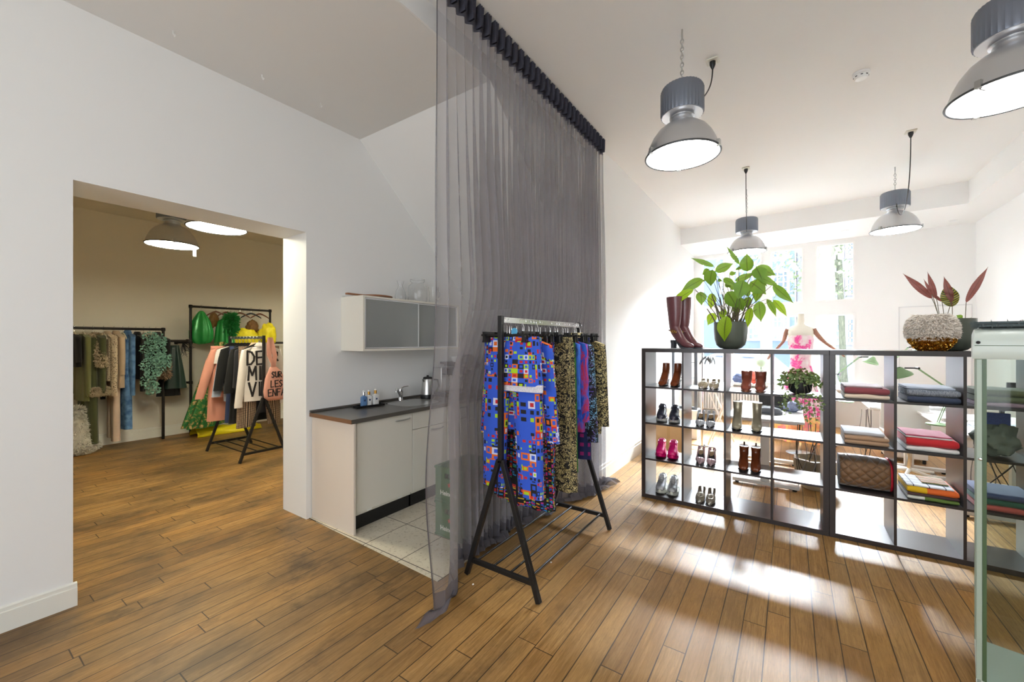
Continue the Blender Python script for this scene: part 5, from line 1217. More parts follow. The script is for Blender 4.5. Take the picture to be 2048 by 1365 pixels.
for y, l in ((.395, 'left'), (.242, 'right')): boot('champagne metallic ankle boot with tall shaft, %s one' % l, (4.12, y, ZR[2]), .03, CHM, top=.235, heel=.045, tx=.20, ry=.040, shaft=.05)
CHB = leather('chestnut_leather', rgb(112, 56, 30), .22)
for y, l in ((.342, 'left'), (.248, 'right')):
    t = boot('chestnut brown chelsea boot with pull tab and dark sole, %s one' % l, (4.11, y, ZR[3]), .04, CHB, top=.185, heel=.02, tx=.195, ry=.040, shaft=.055, solem=M('dark_sole', rgb(30, 26, 24), .6))
    m = MB(); m.tube([(.245, 0, .165), (.252, 0, .195), (.248, 0, .205), (.238, 0, .195), (.24, 0, .17)], .008, 6); m.build('pull_tab', MATS['boot_lining'], t)
    for s in (-1, 1): m = MB(); m.loft([[(.17, s * .0395, .10), (.205, s * .041, .10)], [(.165, s * .0425, .175), (.215, s * .0425, .175)]], cap=False, closed=False); m.build('elastic_gusset', MATS['dark_sole'], t, smooth=False)
BUR = leather('burgundy_leather', rgb(104, 62, 66), .32)
for (px, X, l, rz) in ((1350, 4.18, 'front one with the chain ornament', 1.12), (1368, 4.30, 'rear one', 1.12)):
    p = onX(px, 690, X); t = boot('tall burgundy leather boot on top of the shelf, ' + l, (p.x - .205 * math.cos(rz), p.y - .205 * math.sin(rz), ZR[0]), rz, BUR, top=.50, heel=.075, tx=.205, ry=.042, shaft=.052, toe='point', name='tall_boot', solem=M('heel_stack', rgb(70, 74, 80), .4))
    m = MB(); m.tube([(.205 + .060 * math.cos(a), .044 * math.sin(a), .168 + .012 * math.cos(a)) for a in [2 * PI * i / 24 for i in range(24)]], .007, 8, loop=True); m.build('ankle_strap', BUR, t)
    if 'front' in l:
        for i in range(3):
            m = MB(); cx_ = .20 - i * .018; m.tube([(cx_ + .012 * math.cos(a) - .0, -.050 - .0 * i, .168 - .006 * i + .013 * math.sin(a)) for a in [2 * PI * k / 16 for k in range(16)]], .0032, 8, loop=True); m.build('chain_link', M('brass', rgb(190, 150, 70), .25, .95), t)
            m = MB(); m.tube([(cx_ + .012 * math.cos(a), .050, .168 - .006 * i + .013 * math.sin(a)) for a in [2 * PI * k / 16 for k in range(16)]], .0032, 8, loop=True); m.build('chain_link', MATS['brass'], t)
# ------------------------------------------------------------ FOLDED CLOTHS
def slab(x0, x1, y0, y1, z0, z1, mats, name, label, cat='folded cloth', group=None, seed=0, fold=2, sag=.006, tilt=0.):
    """a cloth folded over itself: the rounded fold faces the room"""
    t = thing(name, label, cat, ((x0 + x1) / 2, (y0 + y1) / 2, z0), group=group)
    h = (z1 - z0) / fold
    for k in range(fold):
        za = z0 + k * h; m = MB(); rings = []; n = 10
        for j in range(25):
            v = j / 24; y = y0 + (y1 - y0) * v; e = .004 * noise.noise(Vector((v * 5, k * 3.1, seed))); dz = sag * noise.noise(Vector((v * 3, k, seed + 9))) if k == fold - 1 else 0
            end = .7 + .3 * min(1, min(v, 1 - v) / .06) ** .5
            pr = []
            for q in range(n + 1):
                a = PI / 2 + PI * q / n; pr.append((x0 + h * .5 + math.cos(a) * h * .5 + e, y, za + h / 2 + math.sin(a) * h / 2 * end + dz * (math.sin(a) > 0)))
            pr.append((x1 + e, y, za + h * .04)); pr.append((x1 + e, y, za + h * .96 + dz)); rings.append(pr)
        m.loft(rings); m.build('fold', mats[k % len(mats)], t, world=True, angle=50)
    return t
X0, X1 = 4.085, 4.40
def yr(pa, pb, X=4.10): return onX(pb, 800, X).y, onX(pa, 800, X).y
c = lambda n, col: cloth(n, col, .85, .2, .08, 300.)
STR = NT('striped_cloth'); _u = STR.sep(STR.coord())
STRP = STR.done(STR.ramp(STR.math('FRACT', STR.math('MULTIPLY', _u[0], 16.)), [(0, rgb(150, 84, 62)), (.25, rgb(214, 206, 190)), (.4, rgb(120, 128, 74)), (.6, rgb(176, 72, 46)), (.8, rgb(206, 196, 176))], True), .85)
CHK = NT('grid_cloth'); _u = CHK.sep(CHK.coord())
CHKM = CHK.done(CHK.mix(CHK.math('MAXIMUM', CHK.math('LESS_THAN', CHK.math('FRACT', CHK.math('MULTIPLY', _u[0], 12.)), .07), CHK.math('LESS_THAN', CHK.math('FRACT', CHK.math('MULTIPLY', _u[1], 12.)), .07)), rgb(212, 214, 220), rgb(60, 64, 92)), .85)
a, b = yr(1689, 1779)
slab(X0, X1, a, b, ZR[1] + .0005, ZR[1] + .036, [c('cloth_cream', rgb(226, 206, 184))], 'folded_cloth', 'cream folded cloth at the bottom of the maroon pile', fold=1)
slab(X0, X1, a, b, ZR[1] + .037, ZR[1] + .086, [c('cloth_maroon', rgb(140, 68, 76))], 'folded_cloth', 'maroon folded cloth lying on the cream one', fold=1, seed=2)
slab(X0 + .05, X1, a + .03, b, ZR[1] + .087, ZR[1] + .10, [c('cloth_pinkwhite', rgb(220, 206, 210))], 'folded_cloth', 'thin pinkish white cloth on top of the maroon one', fold=1, seed=3)
a, b = yr(1814, 1921)
slab(X0, X1, a, b, ZR[1] + .0005, ZR[1] + .046, [c('cloth_navy', rgb(52, 62, 86))], 'folded_cloth', 'navy folded cloth at the bottom of the grey pile', fold=1)
GW = NT('grey_weave'); _n = GW.noise(GW.vmath('MULTIPLY', GW.coord(), (60., 260., 20.)), 2., 2.)[0]; GWM = GW.done(GW.ramp(_n, [(.35, rgb(70, 78, 96)), (.55, rgb(150, 156, 166))]), .9)
slab(X0, X1, a, b, ZR[1] + .047, ZR[1] + .094, [GWM], 'folded_cloth', 'speckled blue-grey folded cloth lying on the navy one', fold=1, seed=4)
slab(X0 + .03, X1, a + .02, b, ZR[1] + .095, ZR[1] + .112, [c('cloth_paleblue', rgb(190, 198, 214))], 'folded_cloth', 'thin pale blue cloth on top of the speckled grey one', fold=1, seed=5)
a, b = yr(1689, 1778)
slab(X0, X1, a, b, ZR[2] + .0005, ZR[2] + .066, [c('cloth_tan', rgb(176, 142, 112))], 'folded_cloth', 'tan cloth folded double in the cube above the quilted bag', fold=2, seed=6)
slab(X0 + .04, X1, a + .02, b, ZR[2] + .067, ZR[2] + .092, [c('cloth_greywhite', rgb(196, 196, 200))], 'folded_cloth', 'grey-white cloth on top of the tan one', fold=1, seed=7)
a, b = yr(1812, 1918)
slab(X0, X1, a, b, ZR[2] + .0005, ZR[2] + .034, [c('cloth_white', rgb(224, 222, 220))], 'folded_cloth', 'white folded cloth below the red one', fold=1)
slab(X0, X1, a, b, ZR[2] + .035, ZR[2] + .092, [c('cloth_red', rgb(196, 34, 42))], 'folded_cloth', 'bright red folded cloth', fold=1, seed=8)
slab(X0 + .02, X1, a + .03, b, ZR[2] + .093, ZR[2] + .115, [MATS['cloth_white'], c('cloth_rose', rgb(176, 80, 104))], 'folded_cloth', 'white cloth with a rose edge on top of the red one', fold=2, seed=9)
a, b = yr(1814, 1918)
OY = NT('orange_yellow_band'); _y = OY.sep(OY.coord())[1]; OYM = OY.done(OY.ramp(OY.math('ADD', OY.math('MULTIPLY', _y, 3.), .5), [(0, rgb(224, 104, 40)), (.58, rgb(224, 104, 40)), (.581, rgb(228, 182, 24)), (1., rgb(228, 182, 24))], True), .85)
GNW = NT('green_white_band'); _y = GNW.sep(GNW.coord())[1]; GNWM = GNW.done(GNW.ramp(GNW.math('ADD', GNW.math('MULTIPLY', _y, 3.), .5), [(0, rgb(100, 124, 56)), (.62, rgb(100, 124, 56)), (.621, rgb(216, 216, 208))], True), .85)
slab(X0, X1, a, b, ZR[3] + .0005, ZR[3] + .028, [GNWM], 'folded_cloth', 'green and white striped cloth at the bottom of the multicoloured pile', fold=1)
slab(X0, X1, a, b, ZR[3] + .029, ZR[3] + .046, [c('cloth_darkbrown', rgb(70, 42, 44))], 'folded_cloth', 'dark brown thin cloth in the multicoloured pile', fold=1, seed=3)
slab(X0, X1, a, b, ZR[3] + .047, ZR[3] + .088, [OYM], 'folded_cloth', 'orange and yellow cloth in the multicoloured pile', fold=1, seed=4)
slab(X0 + .02, X1, a + .02, b, ZR[3] + .089, ZR[3] + .102, [CHKM], 'folded_cloth', 'white blue-checked cloth on top of the multicoloured pile', fold=1, seed=5)
slab(X0 + .10, X1 - .02, a + .03, a + .17, ZR[3] + .103, ZR[3] + .110, [STRP], 'folded_cloth', 'red, white and olive striped cloth lying on the checked one', fold=1, seed=6)
# third column, seen partly through the display cabinet
a, b = -1.335, -1.06
slab(X0, X1, a, b, ZR[1] + .0005, ZR[1] + .03, [c('cloth_mauve', rgb(170, 140, 160))], 'folded_cloth', 'mauve cloth below the olive one, behind the glass cabinet', fold=1)
slab(X0, X1, a, b, ZR[1] + .031, ZR[1] + .115, [c('cloth_olivegrey', rgb(104, 110, 84))], 'folded_cloth', 'thick olive folded cloth behind the glass cabinet', fold=2, seed=2)
slab(X0, X1, a, b, ZR[3] + .0005, ZR[3] + .04, [c('cloth_coral', rgb(206, 92, 84))], 'folded_cloth', 'coral red cloth behind the glass cabinet', fold=1)
slab(X0, X1, a, b, ZR[3] + .041, ZR[3] + .08, [c('cloth_green', rgb(40, 96, 78))], 'folded_cloth', 'dark green cloth lying on the coral one', fold=1, seed=3)
slab(X0, X1, a, b, ZR[3] + .081, ZR[3] + .12, [c('cloth_blue', rgb(60, 76, 120))], 'folded_cloth', 'blue cloth on top of the green one behind the glass cabinet', fold=1, seed=5)
t = puff('cloth_bag', 'grey-green canvas pouch bag behind the glass cabinet', 'bag', (4.24, -1.18, ZR[2] + .115), .10, .11, .115, 30, c('canvas_grey', rgb(120, 126, 116)), 'pouch')
MB().box(4.20, 4.22, -1.24, -1.12, ZR[2] + .22, ZR[2] + .30).build('patterned_tag', M('tag_blue', rgb(70, 86, 150), .7, var=.6, bscale=120), t, world=True, smooth=False)
# quilted bag / bolster
a, b = onX(1784, 900, 4.10).y, onX(1680, 900, 4.10).y
t = thing('quilted_bag', 'bulging brown quilted bag with a red edge filling a cube', 'bag', (4.25, (a + b) / 2, ZR[3]))
QB = NT('quilt'); _x, _y, _z = QB.sep(QB.coord()); 
_d = QB.math('MULTIPLY', QB.math('ABSOLUTE', QB.math('SINE', QB.math('MULTIPLY', QB.math('ADD', _y, _z), 46.))), QB.math('ABSOLUTE', QB.math('SINE', QB.math('MULTIPLY', QB.math('SUBTRACT', _y, _z), 46.)))); QB.bump(QB.math('POWER', _d, .4), 1., .012)
QBM = QB.done(rgb(118, 84, 50), .5, 0., Sheen_Weight=.4)
m = MB(); rings = []
for j in range(31):
    v = j / 30; y = a + (b - a) * v; r = 1 - .12 * abs(2 * v - 1) ** 6
    pr = []
    for k in range(36):
        q = 2 * PI * k / 36; cx_ = math.copysign(abs(math.cos(q)) ** .7, math.cos(q)); sz_ = math.copysign(abs(math.sin(q)) ** .62, math.sin(q))
        pr.append((4.235 + cx_ * .155 * r, y, ZR[3] + .118 + sz_ * .117 * (1 - .05 * (2 * v - 1) ** 2 * (sz_ > 0))))
    rings.append(pr)
m.loft(rings); m.build('body', QBM, t, world=True, angle=60)
m = MB(); pr = [(4.235 + math.copysign(abs(math.cos(q)) ** .7, math.cos(q)) * .150, a + .001, ZR[3] + .120 + math.copysign(abs(math.sin(q)) ** .62, math.sin(q)) * .112) for q in [2 * PI * k / 40 for k in range(40)]]
m.tube(pr, .006, 8, loop=True); m.build('red_piping', M('red_binding', rgb(196, 20, 50), .6), t, world=True)
# ------------------------------------------------------------ PLANTS
def leafmat(name, a, b, vein, back=None, tr=.35, glow=None):
    t = NT(name); uv = t.coord('UV'); u, v, _ = t.sep(uv)
    mid = t.math('LESS_THAN', t.math('ABSOLUTE', t.math('SUBTRACT', u, .5)), .035)
    rib = t.math('LESS_THAN', t.math('FRACT', t.math('ADD', t.math('MULTIPLY', v, 9.), t.math('MULTIPLY', t.math('ABSOLUTE', t.math('SUBTRACT', u, .5)), 4.))), .12)
    nz = t.noise(t.coord(), 18., 3.)[0]; col = t.mix(nz, a, b); col = t.mix(t.math('MULTIPLY', rib, .25), col, vein); col = t.mix(mid, col, vein)
    if back: col = t.mix(t.n('NewGeometry').outputs['Backfacing'], col, back)
    t.t.nodes.remove(t.bsdf) if False else None
    m = t.done(col, .42, 0.); tl = t.n('BsdfTranslucent'); t.set(tl.inputs[0], t.mix(.5, col, glow or rgb(190, 220, 60))); mx = t.n('MixShader'); mx.inputs[0].default_value = tr
    t.t.links.new(t.bsdf.outputs[0], mx.inputs[1]); t.t.links.new(tl.outputs[0], mx.inputs[2]); t.t.links.new(mx.outputs[0], t.out.inputs[0]); return m
def leaf(m, base, tip, w, face=None, droop=.08, wave=0., point=1., fold=.18, n=12):
    base, tip = Vector(base), Vector(tip); ax = tip - base; L = ax.length; ax.normalize(); face = Vector(face or (-1, 0, .2)); sd = ax.cross(face).normalized(); nm = sd.cross(ax).normalized()
    if nm.dot(face) < 0: nm = -nm
    rows = []
    for i in range(n + 1):
        u = i / n; ww = w / 2 * (math.sin(PI * u ** .78) ** (.7 + .55 * u)); ww = max(ww, .0008)
        c0 = base + ax * L * u + nm * (droop * L * math.sin(PI * u)); row = []
        for k in (-1, -.55, 0, .55, 1):
            row.append(tuple(c0 + sd * ww * k + nm * (abs(k) * ww * fold + wave * ww * math.sin(u * 22 + k * 2) * abs(k))))
        rows.append(row)
    m.sheet(rows, lambda j, i: (i / 4, j / n))
POTG = M('pot_olive_grey', rgb(78, 84, 74), .38, bump=.03, bscale=200); SOIL = M('soil', rgb(40, 30, 24), .95, bump=.6, bscale=60)
def pot(t, r, h, mat=None):
    MB().lathe([(r * .45, 0), (r * .62, .006), (r * .84, h * .14), (r * .95, h * .35), (r, h * .7), (r, h), (r * .965, h), (r * .95, h * .8), (r * .5, h * .7)], n=56, cap=True).build('pot', mat or POTG, t)
    MB().lathe([(r * .95, h * .86), (.001, h * .88)], n=30).build('soil', SOIL, t)
def zz(x, y): return 1260 + x * .2198, 440 + y * .2198
pc_ = onX(1461, 690, 4.25)
t = thing('potted_plant', 'large leafy green plant in a dark olive pot on top of the shoe shelf', 'plant', (4.25, pc_.y, ZR[0])); pot(t, .139, .245)
LV = [((765, 425), (575, 355), 42), ((775, 470), (925, 405), 78), ((750, 455), (738, 592), 112), ((720, 450), (664, 500), 60), ((662, 540), (478, 645), 84), ((580, 635), (392, 782), 84), ((640, 655), (650, 768), 84), ((995, 405), (890, 258), 34), ((1068, 470), (1064, 318), 98), ((1140, 432), (1312, 500), 84), ((1150, 435), (1200, 545), 110), ((955, 560), (1125, 492), 56), ((1110, 495), (1350, 610), 58), ((1300, 590), (1470, 742), 66), ((1095, 565), (1225, 668), 120), ((1030, 552), (985, 712), 112), ((885, 655), (960, 795), 124), ((850, 535), (965, 600), 52), ((745, 668), (735, 802), 72), ((765, 850), (712, 952), 76), ((880, 875), (862, 1088), 112), ((1195, 600), (1150, 740), 84), ((1175, 740), (1190, 912), 88), ((1105, 800), (1075, 965), 66), ((1245, 722), (1322, 868), 48), ((1305, 728), (1416, 866), 62), ((1085, 700), (1070, 798), 72), ((1000, 705), (1025, 822), 70), ((970, 770), (965, 855), 60), ((850, 815), (850, 900), 60), ((990, 455), (990, 425), 56), ((870, 575), (905, 610), 44), ((910, 575), (935, 640), 44), ((560, 600), (700, 545), 30), ((1170, 520), (1240, 600), 40), ((800, 545), (840, 560), 26), ((1060, 640), (1075, 700), 46), ((905, 500), (960, 480), 40)]
LM = leafmat('leaf_green', rgb(78, 122, 40), rgb(112, 156, 58), rgb(60, 86, 36)); LY = leafmat('leaf_lime', rgb(140, 180, 30), rgb(168, 200, 50), rgb(96, 110, 40))
m = MB(); m2 = MB(); st = MB(); rp_ = random.Random(4)
for i, (bp, tp, w) in enumerate(LV):
    dx = rp_.uniform(-.15, .15); 
    if i in (20,): dx = -.16
    B = onX(*zz(*bp), 4.25 + dx) - t.location; T = onX(*zz(*tp), 4.25 + dx + rp_.uniform(-.05, .04)) - t.location
    mm = m2 if i in (5, 18, 19, 20, 25, 29, 23) else m
    leaf(mm, B, T + (T - B) * .10, w * .00116, (-1, rp_.uniform(-.5, .5), rp_.uniform(-.1, .5)), rp_.uniform(.03, .14), .04)
    g = Vector((rp_.uniform(-.05, .05), rp_.uniform(-.07, .07), .215)); mid = g.lerp(B, .55) + Vector((0, 0, .06)) + Vector((0, (B.y - g.y) * .05, 0))
    pts = [g * (1 - s) ** 2 + mid * 2 * s * (1 - s) + B * s * s for s in [k / 10 for k in range(11)]]; st.tube(pts, [.0034 - .0016 * k / 10 for k in range(11)], 6)
for gx in range(9):
    px0, px1 = [(1442, 1424), (1447, 1428), (1450, 1440), (1455, 1458), (1466, 1470), (1472, 1482), (1478, 1497), (1482, 1508), (1436, 1414)][gx]
    A = onX(px0, 645, 4.25) - t.location; Bq = onX(px1, [590, 600, 595, 585, 600, 608, 600, 592, 618][gx], 4.25) - t.location; A.z = .2
    st.tube([A, A.lerp(Bq, .5) + Vector((0, 0, .012)), Bq], [.0075, .006, .004], 8)
m.build('leaves', LM, t, world=False, angle=60); m2.build('leaves', LY, t, angle=60); st.build('stems', M('plant_stem', rgb(92, 84, 60), .6), t)
# fluffy pot cover
p = onX(1863, 690, 4.17); t = thing('fluffy_vase', 'round woolly white pot with a golden plaited base on the shelf', 'vase', (4.17, p.y, ZR[0]))
prof = [(.055, .001), (.09, .025), (.118, .07), (.132, .13), (.130, .18), (.115, .23), (.085, .26), (.06, .262)]
MB().lathe([q for q in prof if q[1] < .1] , n=56, cap=True).build('golden_base', (lambda k: (k.bump(k.noise(k.coord(), 50., 2.)[0], 1., .02), k.done(rgb(176, 136, 60), .28, .9))[1])(NT('gold_plait')), t)
MB().lathe([q for q in prof if q[1] > .06], n=56, cap=True).build('wool_core', M('wool', rgb(214, 206, 196), .95, bump=.8, bscale=40), t)
def hair(parent, name, mat, n, ln, w, sampler, seed=3, sag=.5):
    rr_ = random.Random(seed); m = MB()
    for i in range(n):
        p_, nn = sampler(rr_); d = (nn + Vector((rr_.gauss(0, .5), rr_.gauss(0, .5), rr_.gauss(0, .4) - sag * .4))).normalized() * ln * rr_.uniform(.5, 1.2); s_ = d.cross(Vector((rr_.uniform(-1, 1), rr_.uniform(-1, 1), rr_.uniform(-1, 1)))).normalized() * w
        m.add([p_ - s_, p_ + s_, p_ + d * .6 + s_ * .8 + Vector((0, 0, -ln * .1)), p_ + d + Vector((0, 0, -ln * sag * .5)), p_ + d * .6 - s_ * .8 + Vector((0, 0, -ln * .1))], [(0, 1, 2, 3, 4)])
    return m.build(name, mat, parent, smooth=False)
def sp_wool(r_):
    z = r_.uniform(.095, .262); q = [k for k in range(len(prof) - 1) if prof[k][1] <= z <= prof[k + 1][1]][0]; s = (z - prof[q][1]) / (prof[q + 1][1] - prof[q][1]); r = prof[q][0] + (prof[q + 1][0] - prof[q][0]) * s
    a = r_.uniform(0, 2 * PI); return Vector((r * math.cos(a), r * math.sin(a), z)), Vector((math.cos(a), math.sin(a), .2))
hair(t, 'wool', M('wool_tuft', rgb(226, 218, 208), .95), 5200, .022, .004, sp_wool)
def sp_gold(r_):
    z = r_.uniform(.004, .098); q = [k for k in range(len(prof) - 1) if prof[k][1] <= z <= prof[k + 1][1]][0]; s = (z - prof[q][1]) / (prof[q + 1][1] - prof[q][1]); r = prof[q][0] + (prof[q + 1][0] - prof[q][0]) * s
    a = r_.uniform(0, 2 * PI); return Vector((r * math.cos(a), r * math.sin(a), z)), Vector((math.cos(a), math.sin(a), -.2))
hair(t, 'golden_plait', M('gold_foil', rgb(206, 160, 70), .25, .95), 1500, .012, .006, sp_gold, 5)
# calathea behind it
p = onX(1903, 690, 4.33); t = thing('potted_calathea', 'maroon-leaved plant in a dark olive pot behind the woolly pot', 'plant', (4.33, p.y, ZR[0])); pot(t, .128, .235)
def z3(x, y): return 1780 + x * .1611, 520 + y * .1612
MAR = leafmat('leaf_maroon', rgb(112, 62, 54), rgb(140, 84, 70), rgb(90, 50, 44), None, .2, rgb(150, 60, 60)); _c = NT('leaf_calathea'); _u, _v, _ = _c.sep(_c.coord('UV')); _q = _c.math('ABSOLUTE', _c.math('SUBTRACT', _u, .5)); _b = _c.math('LESS_THAN', _c.math('FRACT', _c.math('ADD', _c.math('MULTIPLY', _v, 11.), _c.math('MULTIPLY', _q, -3.))), .42)
CAL = _c.mix(_b, _c.mix(_c.noise(_c.coord(), 14.)[0], rgb(96, 120, 36), rgb(184, 158, 54)), rgb(44, 50, 24)); CAL = _c.done(_c.mix(_c.math('LESS_THAN', _q, .07), CAL, rgb(110, 62, 40)), .45)
m = MB(); mc = MB(); st = MB(); mb_ = MB()
for bp, tp, w, k, root in (((520, 480), (160, 170), .050, m, (600, 640)), ((575, 480), (465, 148), .034, m, (612, 640)), ((520, 430), (418, 238), .018, m, (600, 640)), ((645, 518), (455, 375), .022, m, (668, 640)), ((772, 582), (705, 290), .098, mc, (774, 700)), ((770, 520), (668, 205), .045, m, (712, 640)), ((945, 528), (1218, 88), .044, m, (932, 780)), ((900, 720), (822, 688), .030, mb_, (915, 780)), ((930, 775), (1015, 712), .004, mb_, (930, 780))):
    dx = R.uniform(-.03, .05) + (.0 if k is not m else .02); B = onX(*z3(*bp), 4.33 + dx) - t.location; T = onX(*z3(*tp), 4.33 + dx) - t.location; leaf(k, B, T, w, (-1, .3, .1), .06, .16, n=26)
    g = onX(*z3(*root), 4.33) - t.location; g2 = Vector((g.x * .4, max(-.09, min(.09, g.y)), .2)); st.tube([g2, g.lerp(g2, .3), B.lerp(g, .4), B], .0022, 6)
m.build('maroon_leaves', MAR, t, angle=60); mc.build('patterned_leaf', CAL, t, angle=60); mb_.build('small_leaves', LM, t, angle=60); st.build('stems', MATS['plant_stem'], t)
# trailing plant inside the shelf
yc = onX(1600, 770, 4.22).y
t = thing('trailing_plant', 'bushy trailing plant in a dark pot hanging over the cube shelf edge', 'plant', (4.22, yc, ZR[1])); pot(t, .085, .11, M('pot_dark', rgb(36, 38, 38), .5))
IV = leafmat('ivy_leaf', rgb(84, 108, 66), rgb(128, 148, 98), rgb(150, 160, 120), None, .25); IVP = leafmat('ivy_leaf_purple', rgb(84, 58, 56), rgb(104, 76, 66), rgb(110, 84, 76), None, .2)
m = MB(); m2 = MB(); st = MB(); ri = random.Random(12)
def ivyleaf(p_, ln, purple=False):
    d = Vector((-ri.uniform(.1, .9), ri.uniform(-1, 1), ri.uniform(-.8, .4))).normalized() * ln; leaf(m2 if purple else m, p_, p_ + d, ln * .68, (-1, ri.uniform(-.6, .6), ri.uniform(.1, 1.)), .1, 0., n=6)
for i in range(330):
    a = ri.uniform(0, 2 * PI); b_ = ri.uniform(.0, 1.) ** .6; x = -.02 + math.cos(a) * .12 * b_; y = math.sin(a) * .150 * b_; z = .135 + .085 * math.sqrt(max(0, 1 - b_ * b_)) * ri.uniform(.3, 1.) - .10 * b_ * ri.uniform(0, 1.)
    ivyleaf(Vector((x, y, z)), ri.uniform(.022, .036), z > .17 and ri.random() < .55)
for y0, L_, y1 in ((.08, .16, .10), (.03, .10, .02), (-.03, .16, -.02), (-.08, .19, -.10), (.10, .09, .14), (-.11, .10, -.14), (-.055, .22, -.06)):
    pts = [Vector((-.10, y0 * .7, .10)), Vector((-.165, y0, .02)), Vector((-.185, y0 + (y1 - y0) * .5, -L_ * .5)), Vector((-.185, y1, -L_))]; st.tube(pts, .0016, 6)
    for k in range(15):
        s = k / 14; q = pts[1].lerp(pts[3], s) + Vector((ri.uniform(-.012, .006), ri.uniform(-.02, .02), 0)); ivyleaf(q, ri.uniform(.02, .034))
for k in range(30):
    a = ri.uniform(0, 2 * PI); st.tube([Vector((0, 0, .09)), Vector((math.cos(a) * .05, math.sin(a) * .06, .17)), Vector((math.cos(a) * .11, math.sin(a) * .14, .12))], .0014, 5)
m.build('leaves', IV, t, angle=60); m2.build('purple_leaves', IVP, t, angle=60); st.build('stems', MATS['plant_stem'], t)
# ============================================================ FRONT ROOM BEHIND THE SHELVES
DTOP = M('desk_white', rgb(228, 228, 226), .35); DLEG = M('desk_leg', rgb(222, 222, 220), .4); DEDGE = M('desk_edge', rgb(196, 184, 166), .5)
def desk(x0, x1, y0, y1, label, z=.74):
    t = thing('desk', label, 'desk', ((x0 + x1) / 2, (y0 + y1) / 2, 0))
    MB().box(x0, x1, y0, y1, z - .024, z).build('desk_top', DTOP, t, world=True, smooth=False, bevel=.002)
    yc = (y0 + y1) / 2
    for x in (x0 + .16, x1 - .18):
        m = MB().box(x - .03, x + .03, yc - .04, yc + .04, .06, z - .06); lg = m.build('leg', DLEG, t, world=True, smooth=False, bevel=.003)
        MB().box(x - .035, x + .035, y0 + .04, y1 - .04, .022, .058).build('foot', DLEG, t, world=True, smooth=False, bevel=.004)
        for yy in (y0 + .08, y1 - .08): MB().lathe([(.02, 0.0005), (.02, .022)], (x, yy, 0), 16).build('glide', BLACKPL, t, world=True)
        MB().box(x - .03, x + .03, y0 + .06, y1 - .06, z - .058, z - .025).build('top_bracket', DLEG, t, world=True, smooth=False)
    MB().box(x0 + .21, x1 - .21, yc - .02, yc + .02, z - .09, z - .06).build('crossbeam', DLEG, t, world=True, smooth=False)
    return t
desk(4.92, 6.30, -.12, .56, 'white desk right behind the shoe shelf')
desk(7.40, 8.75, -.62, .32, 'white desk nearer the windows, behind the mannequin')
desk(5.05, 6.5, -1.95, -1.20, 'white desk behind the folded cloths')
desk(6.55, 8.0, -1.55, -.80, 'white desk with the green lamp, right of the mannequin')
# green desk lamps
LG = M('lamp_green', rgb(134, 166, 122), .35)
def desklamp(loc, rz, label, h1=.34, h2=.30, a=.35):
    t = thing('desk_lamp', label, 'lamp', loc, rz); MB().lathe([(.085, .0005), (.085, .012), (.03, .022), (.012, .026)], n=32).build('base', LG, t)
    e = Vector((-.10, 0, .03 + h1)); f = e + Vector((.26, 0, h2 * .75))
    for s in (-.012, .012):
        m = MB(); m.tube([(0, s, .025), e + Vector((0, s, 0))], .004); m.build('lower_arm', LG, t); m = MB(); m.tube([e + Vector((0, s, 0)), f + Vector((0, s, 0))], .004); m.build('upper_arm', LG, t)
    m = MB(); 
    for p in (e, f): m.tube([p + Vector((0, -.022, 0)), p + Vector((0, .022, 0))], .011)
    m.build('joints', BLACKPL, t); m = MB(); m.tube([e + Vector((.02, .0, -.05)), e + Vector((.045, 0, .03))], .007); m.build('spring', STEEL, t)
    sh = MB(); sh.lathe([(.018, .09), (.03, .08), (.045, .055), (.078, .02), (.085, 0), (.082, 0), (.074, .018), (.04, .05), (.012, .075)], n=32, cap=False); o = sh.build('shade', LG, t); o.location = f + Vector((.12, 0, -.08)); o.rotation_euler = (0, .35, 0)
    m = MB(); m.tube([f, f + Vector((.05, 0, 0)), f + Vector((.10, 0, .0))], .007); m.build('neck', BLACKPL, t)
    m = MB(); m.tube([(-.08, 0, .01), (-.12, .03, .012), (-.14, .06, -.0 + .008)], .003); m.build('cord', BLACKPL, t)
    return t
p = onX(1692, 800, 6.9); desklamp((6.9, p.y, .74), -1.15, 'green jointed desk lamp above the maroon cloth pile')
p = onX(1790, 800, 7.6); desklamp((7.6, p.y, .74), -1.2, 'green jointed desk lamp further back, beside the shelf upright', .42, .36)
p = onX(1876, 840, 5.5); desklamp((5.5, max(p.y, -1.85), .74), 1.9, 'green desk lamp base and stem behind the red cloth', .30, .28)
# clutter on the desks
t = thing('laptop', 'open dark laptop on the desk behind the shoe shelf', 'laptop', (5.75, .12, .7405), .2); MB().box(-.12, .12, -.17, .17, 0.0, .014).build('base', M('laptop_grey', rgb(70, 74, 80), .35, .5), t, bevel=.003, smooth=False)
MB().box(-.004, .004, -.17, .17, .015, .22, Matrix.Translation((.12, 0, 0)) @ Matrix.Rotation(.35, 4, 'Y')).build('screen', BLACKPL, t, smooth=False)
t = thing('cap', 'grey flat cap lying on the desk behind the champagne boots', 'cap', (5.35, .20, .7405)); MB().lathe([(.11, 0), (.115, .02), (.09, .055), (.04, .07), (.001, .072)], n=32, sc=(1., 1.2)).build('crown', cloth('cap_grey', rgb(84, 88, 96)), t); MB().loft([ell(-.10, 0, 0.0, .09, .05, 24), ell(-.10, 0, .006, .09, .05, 24)]).build('peak', MATS['cap_grey'], t)
t = puff('striped_bundle', 'blue and white striped cloth bundle on the desk', 'cloth', (5.62, -.03, .80), .09, .09, .055, 40, M('stripe_bundle', rgb(150, 160, 190), .8, var=.5, bscale=24), 'cloth')
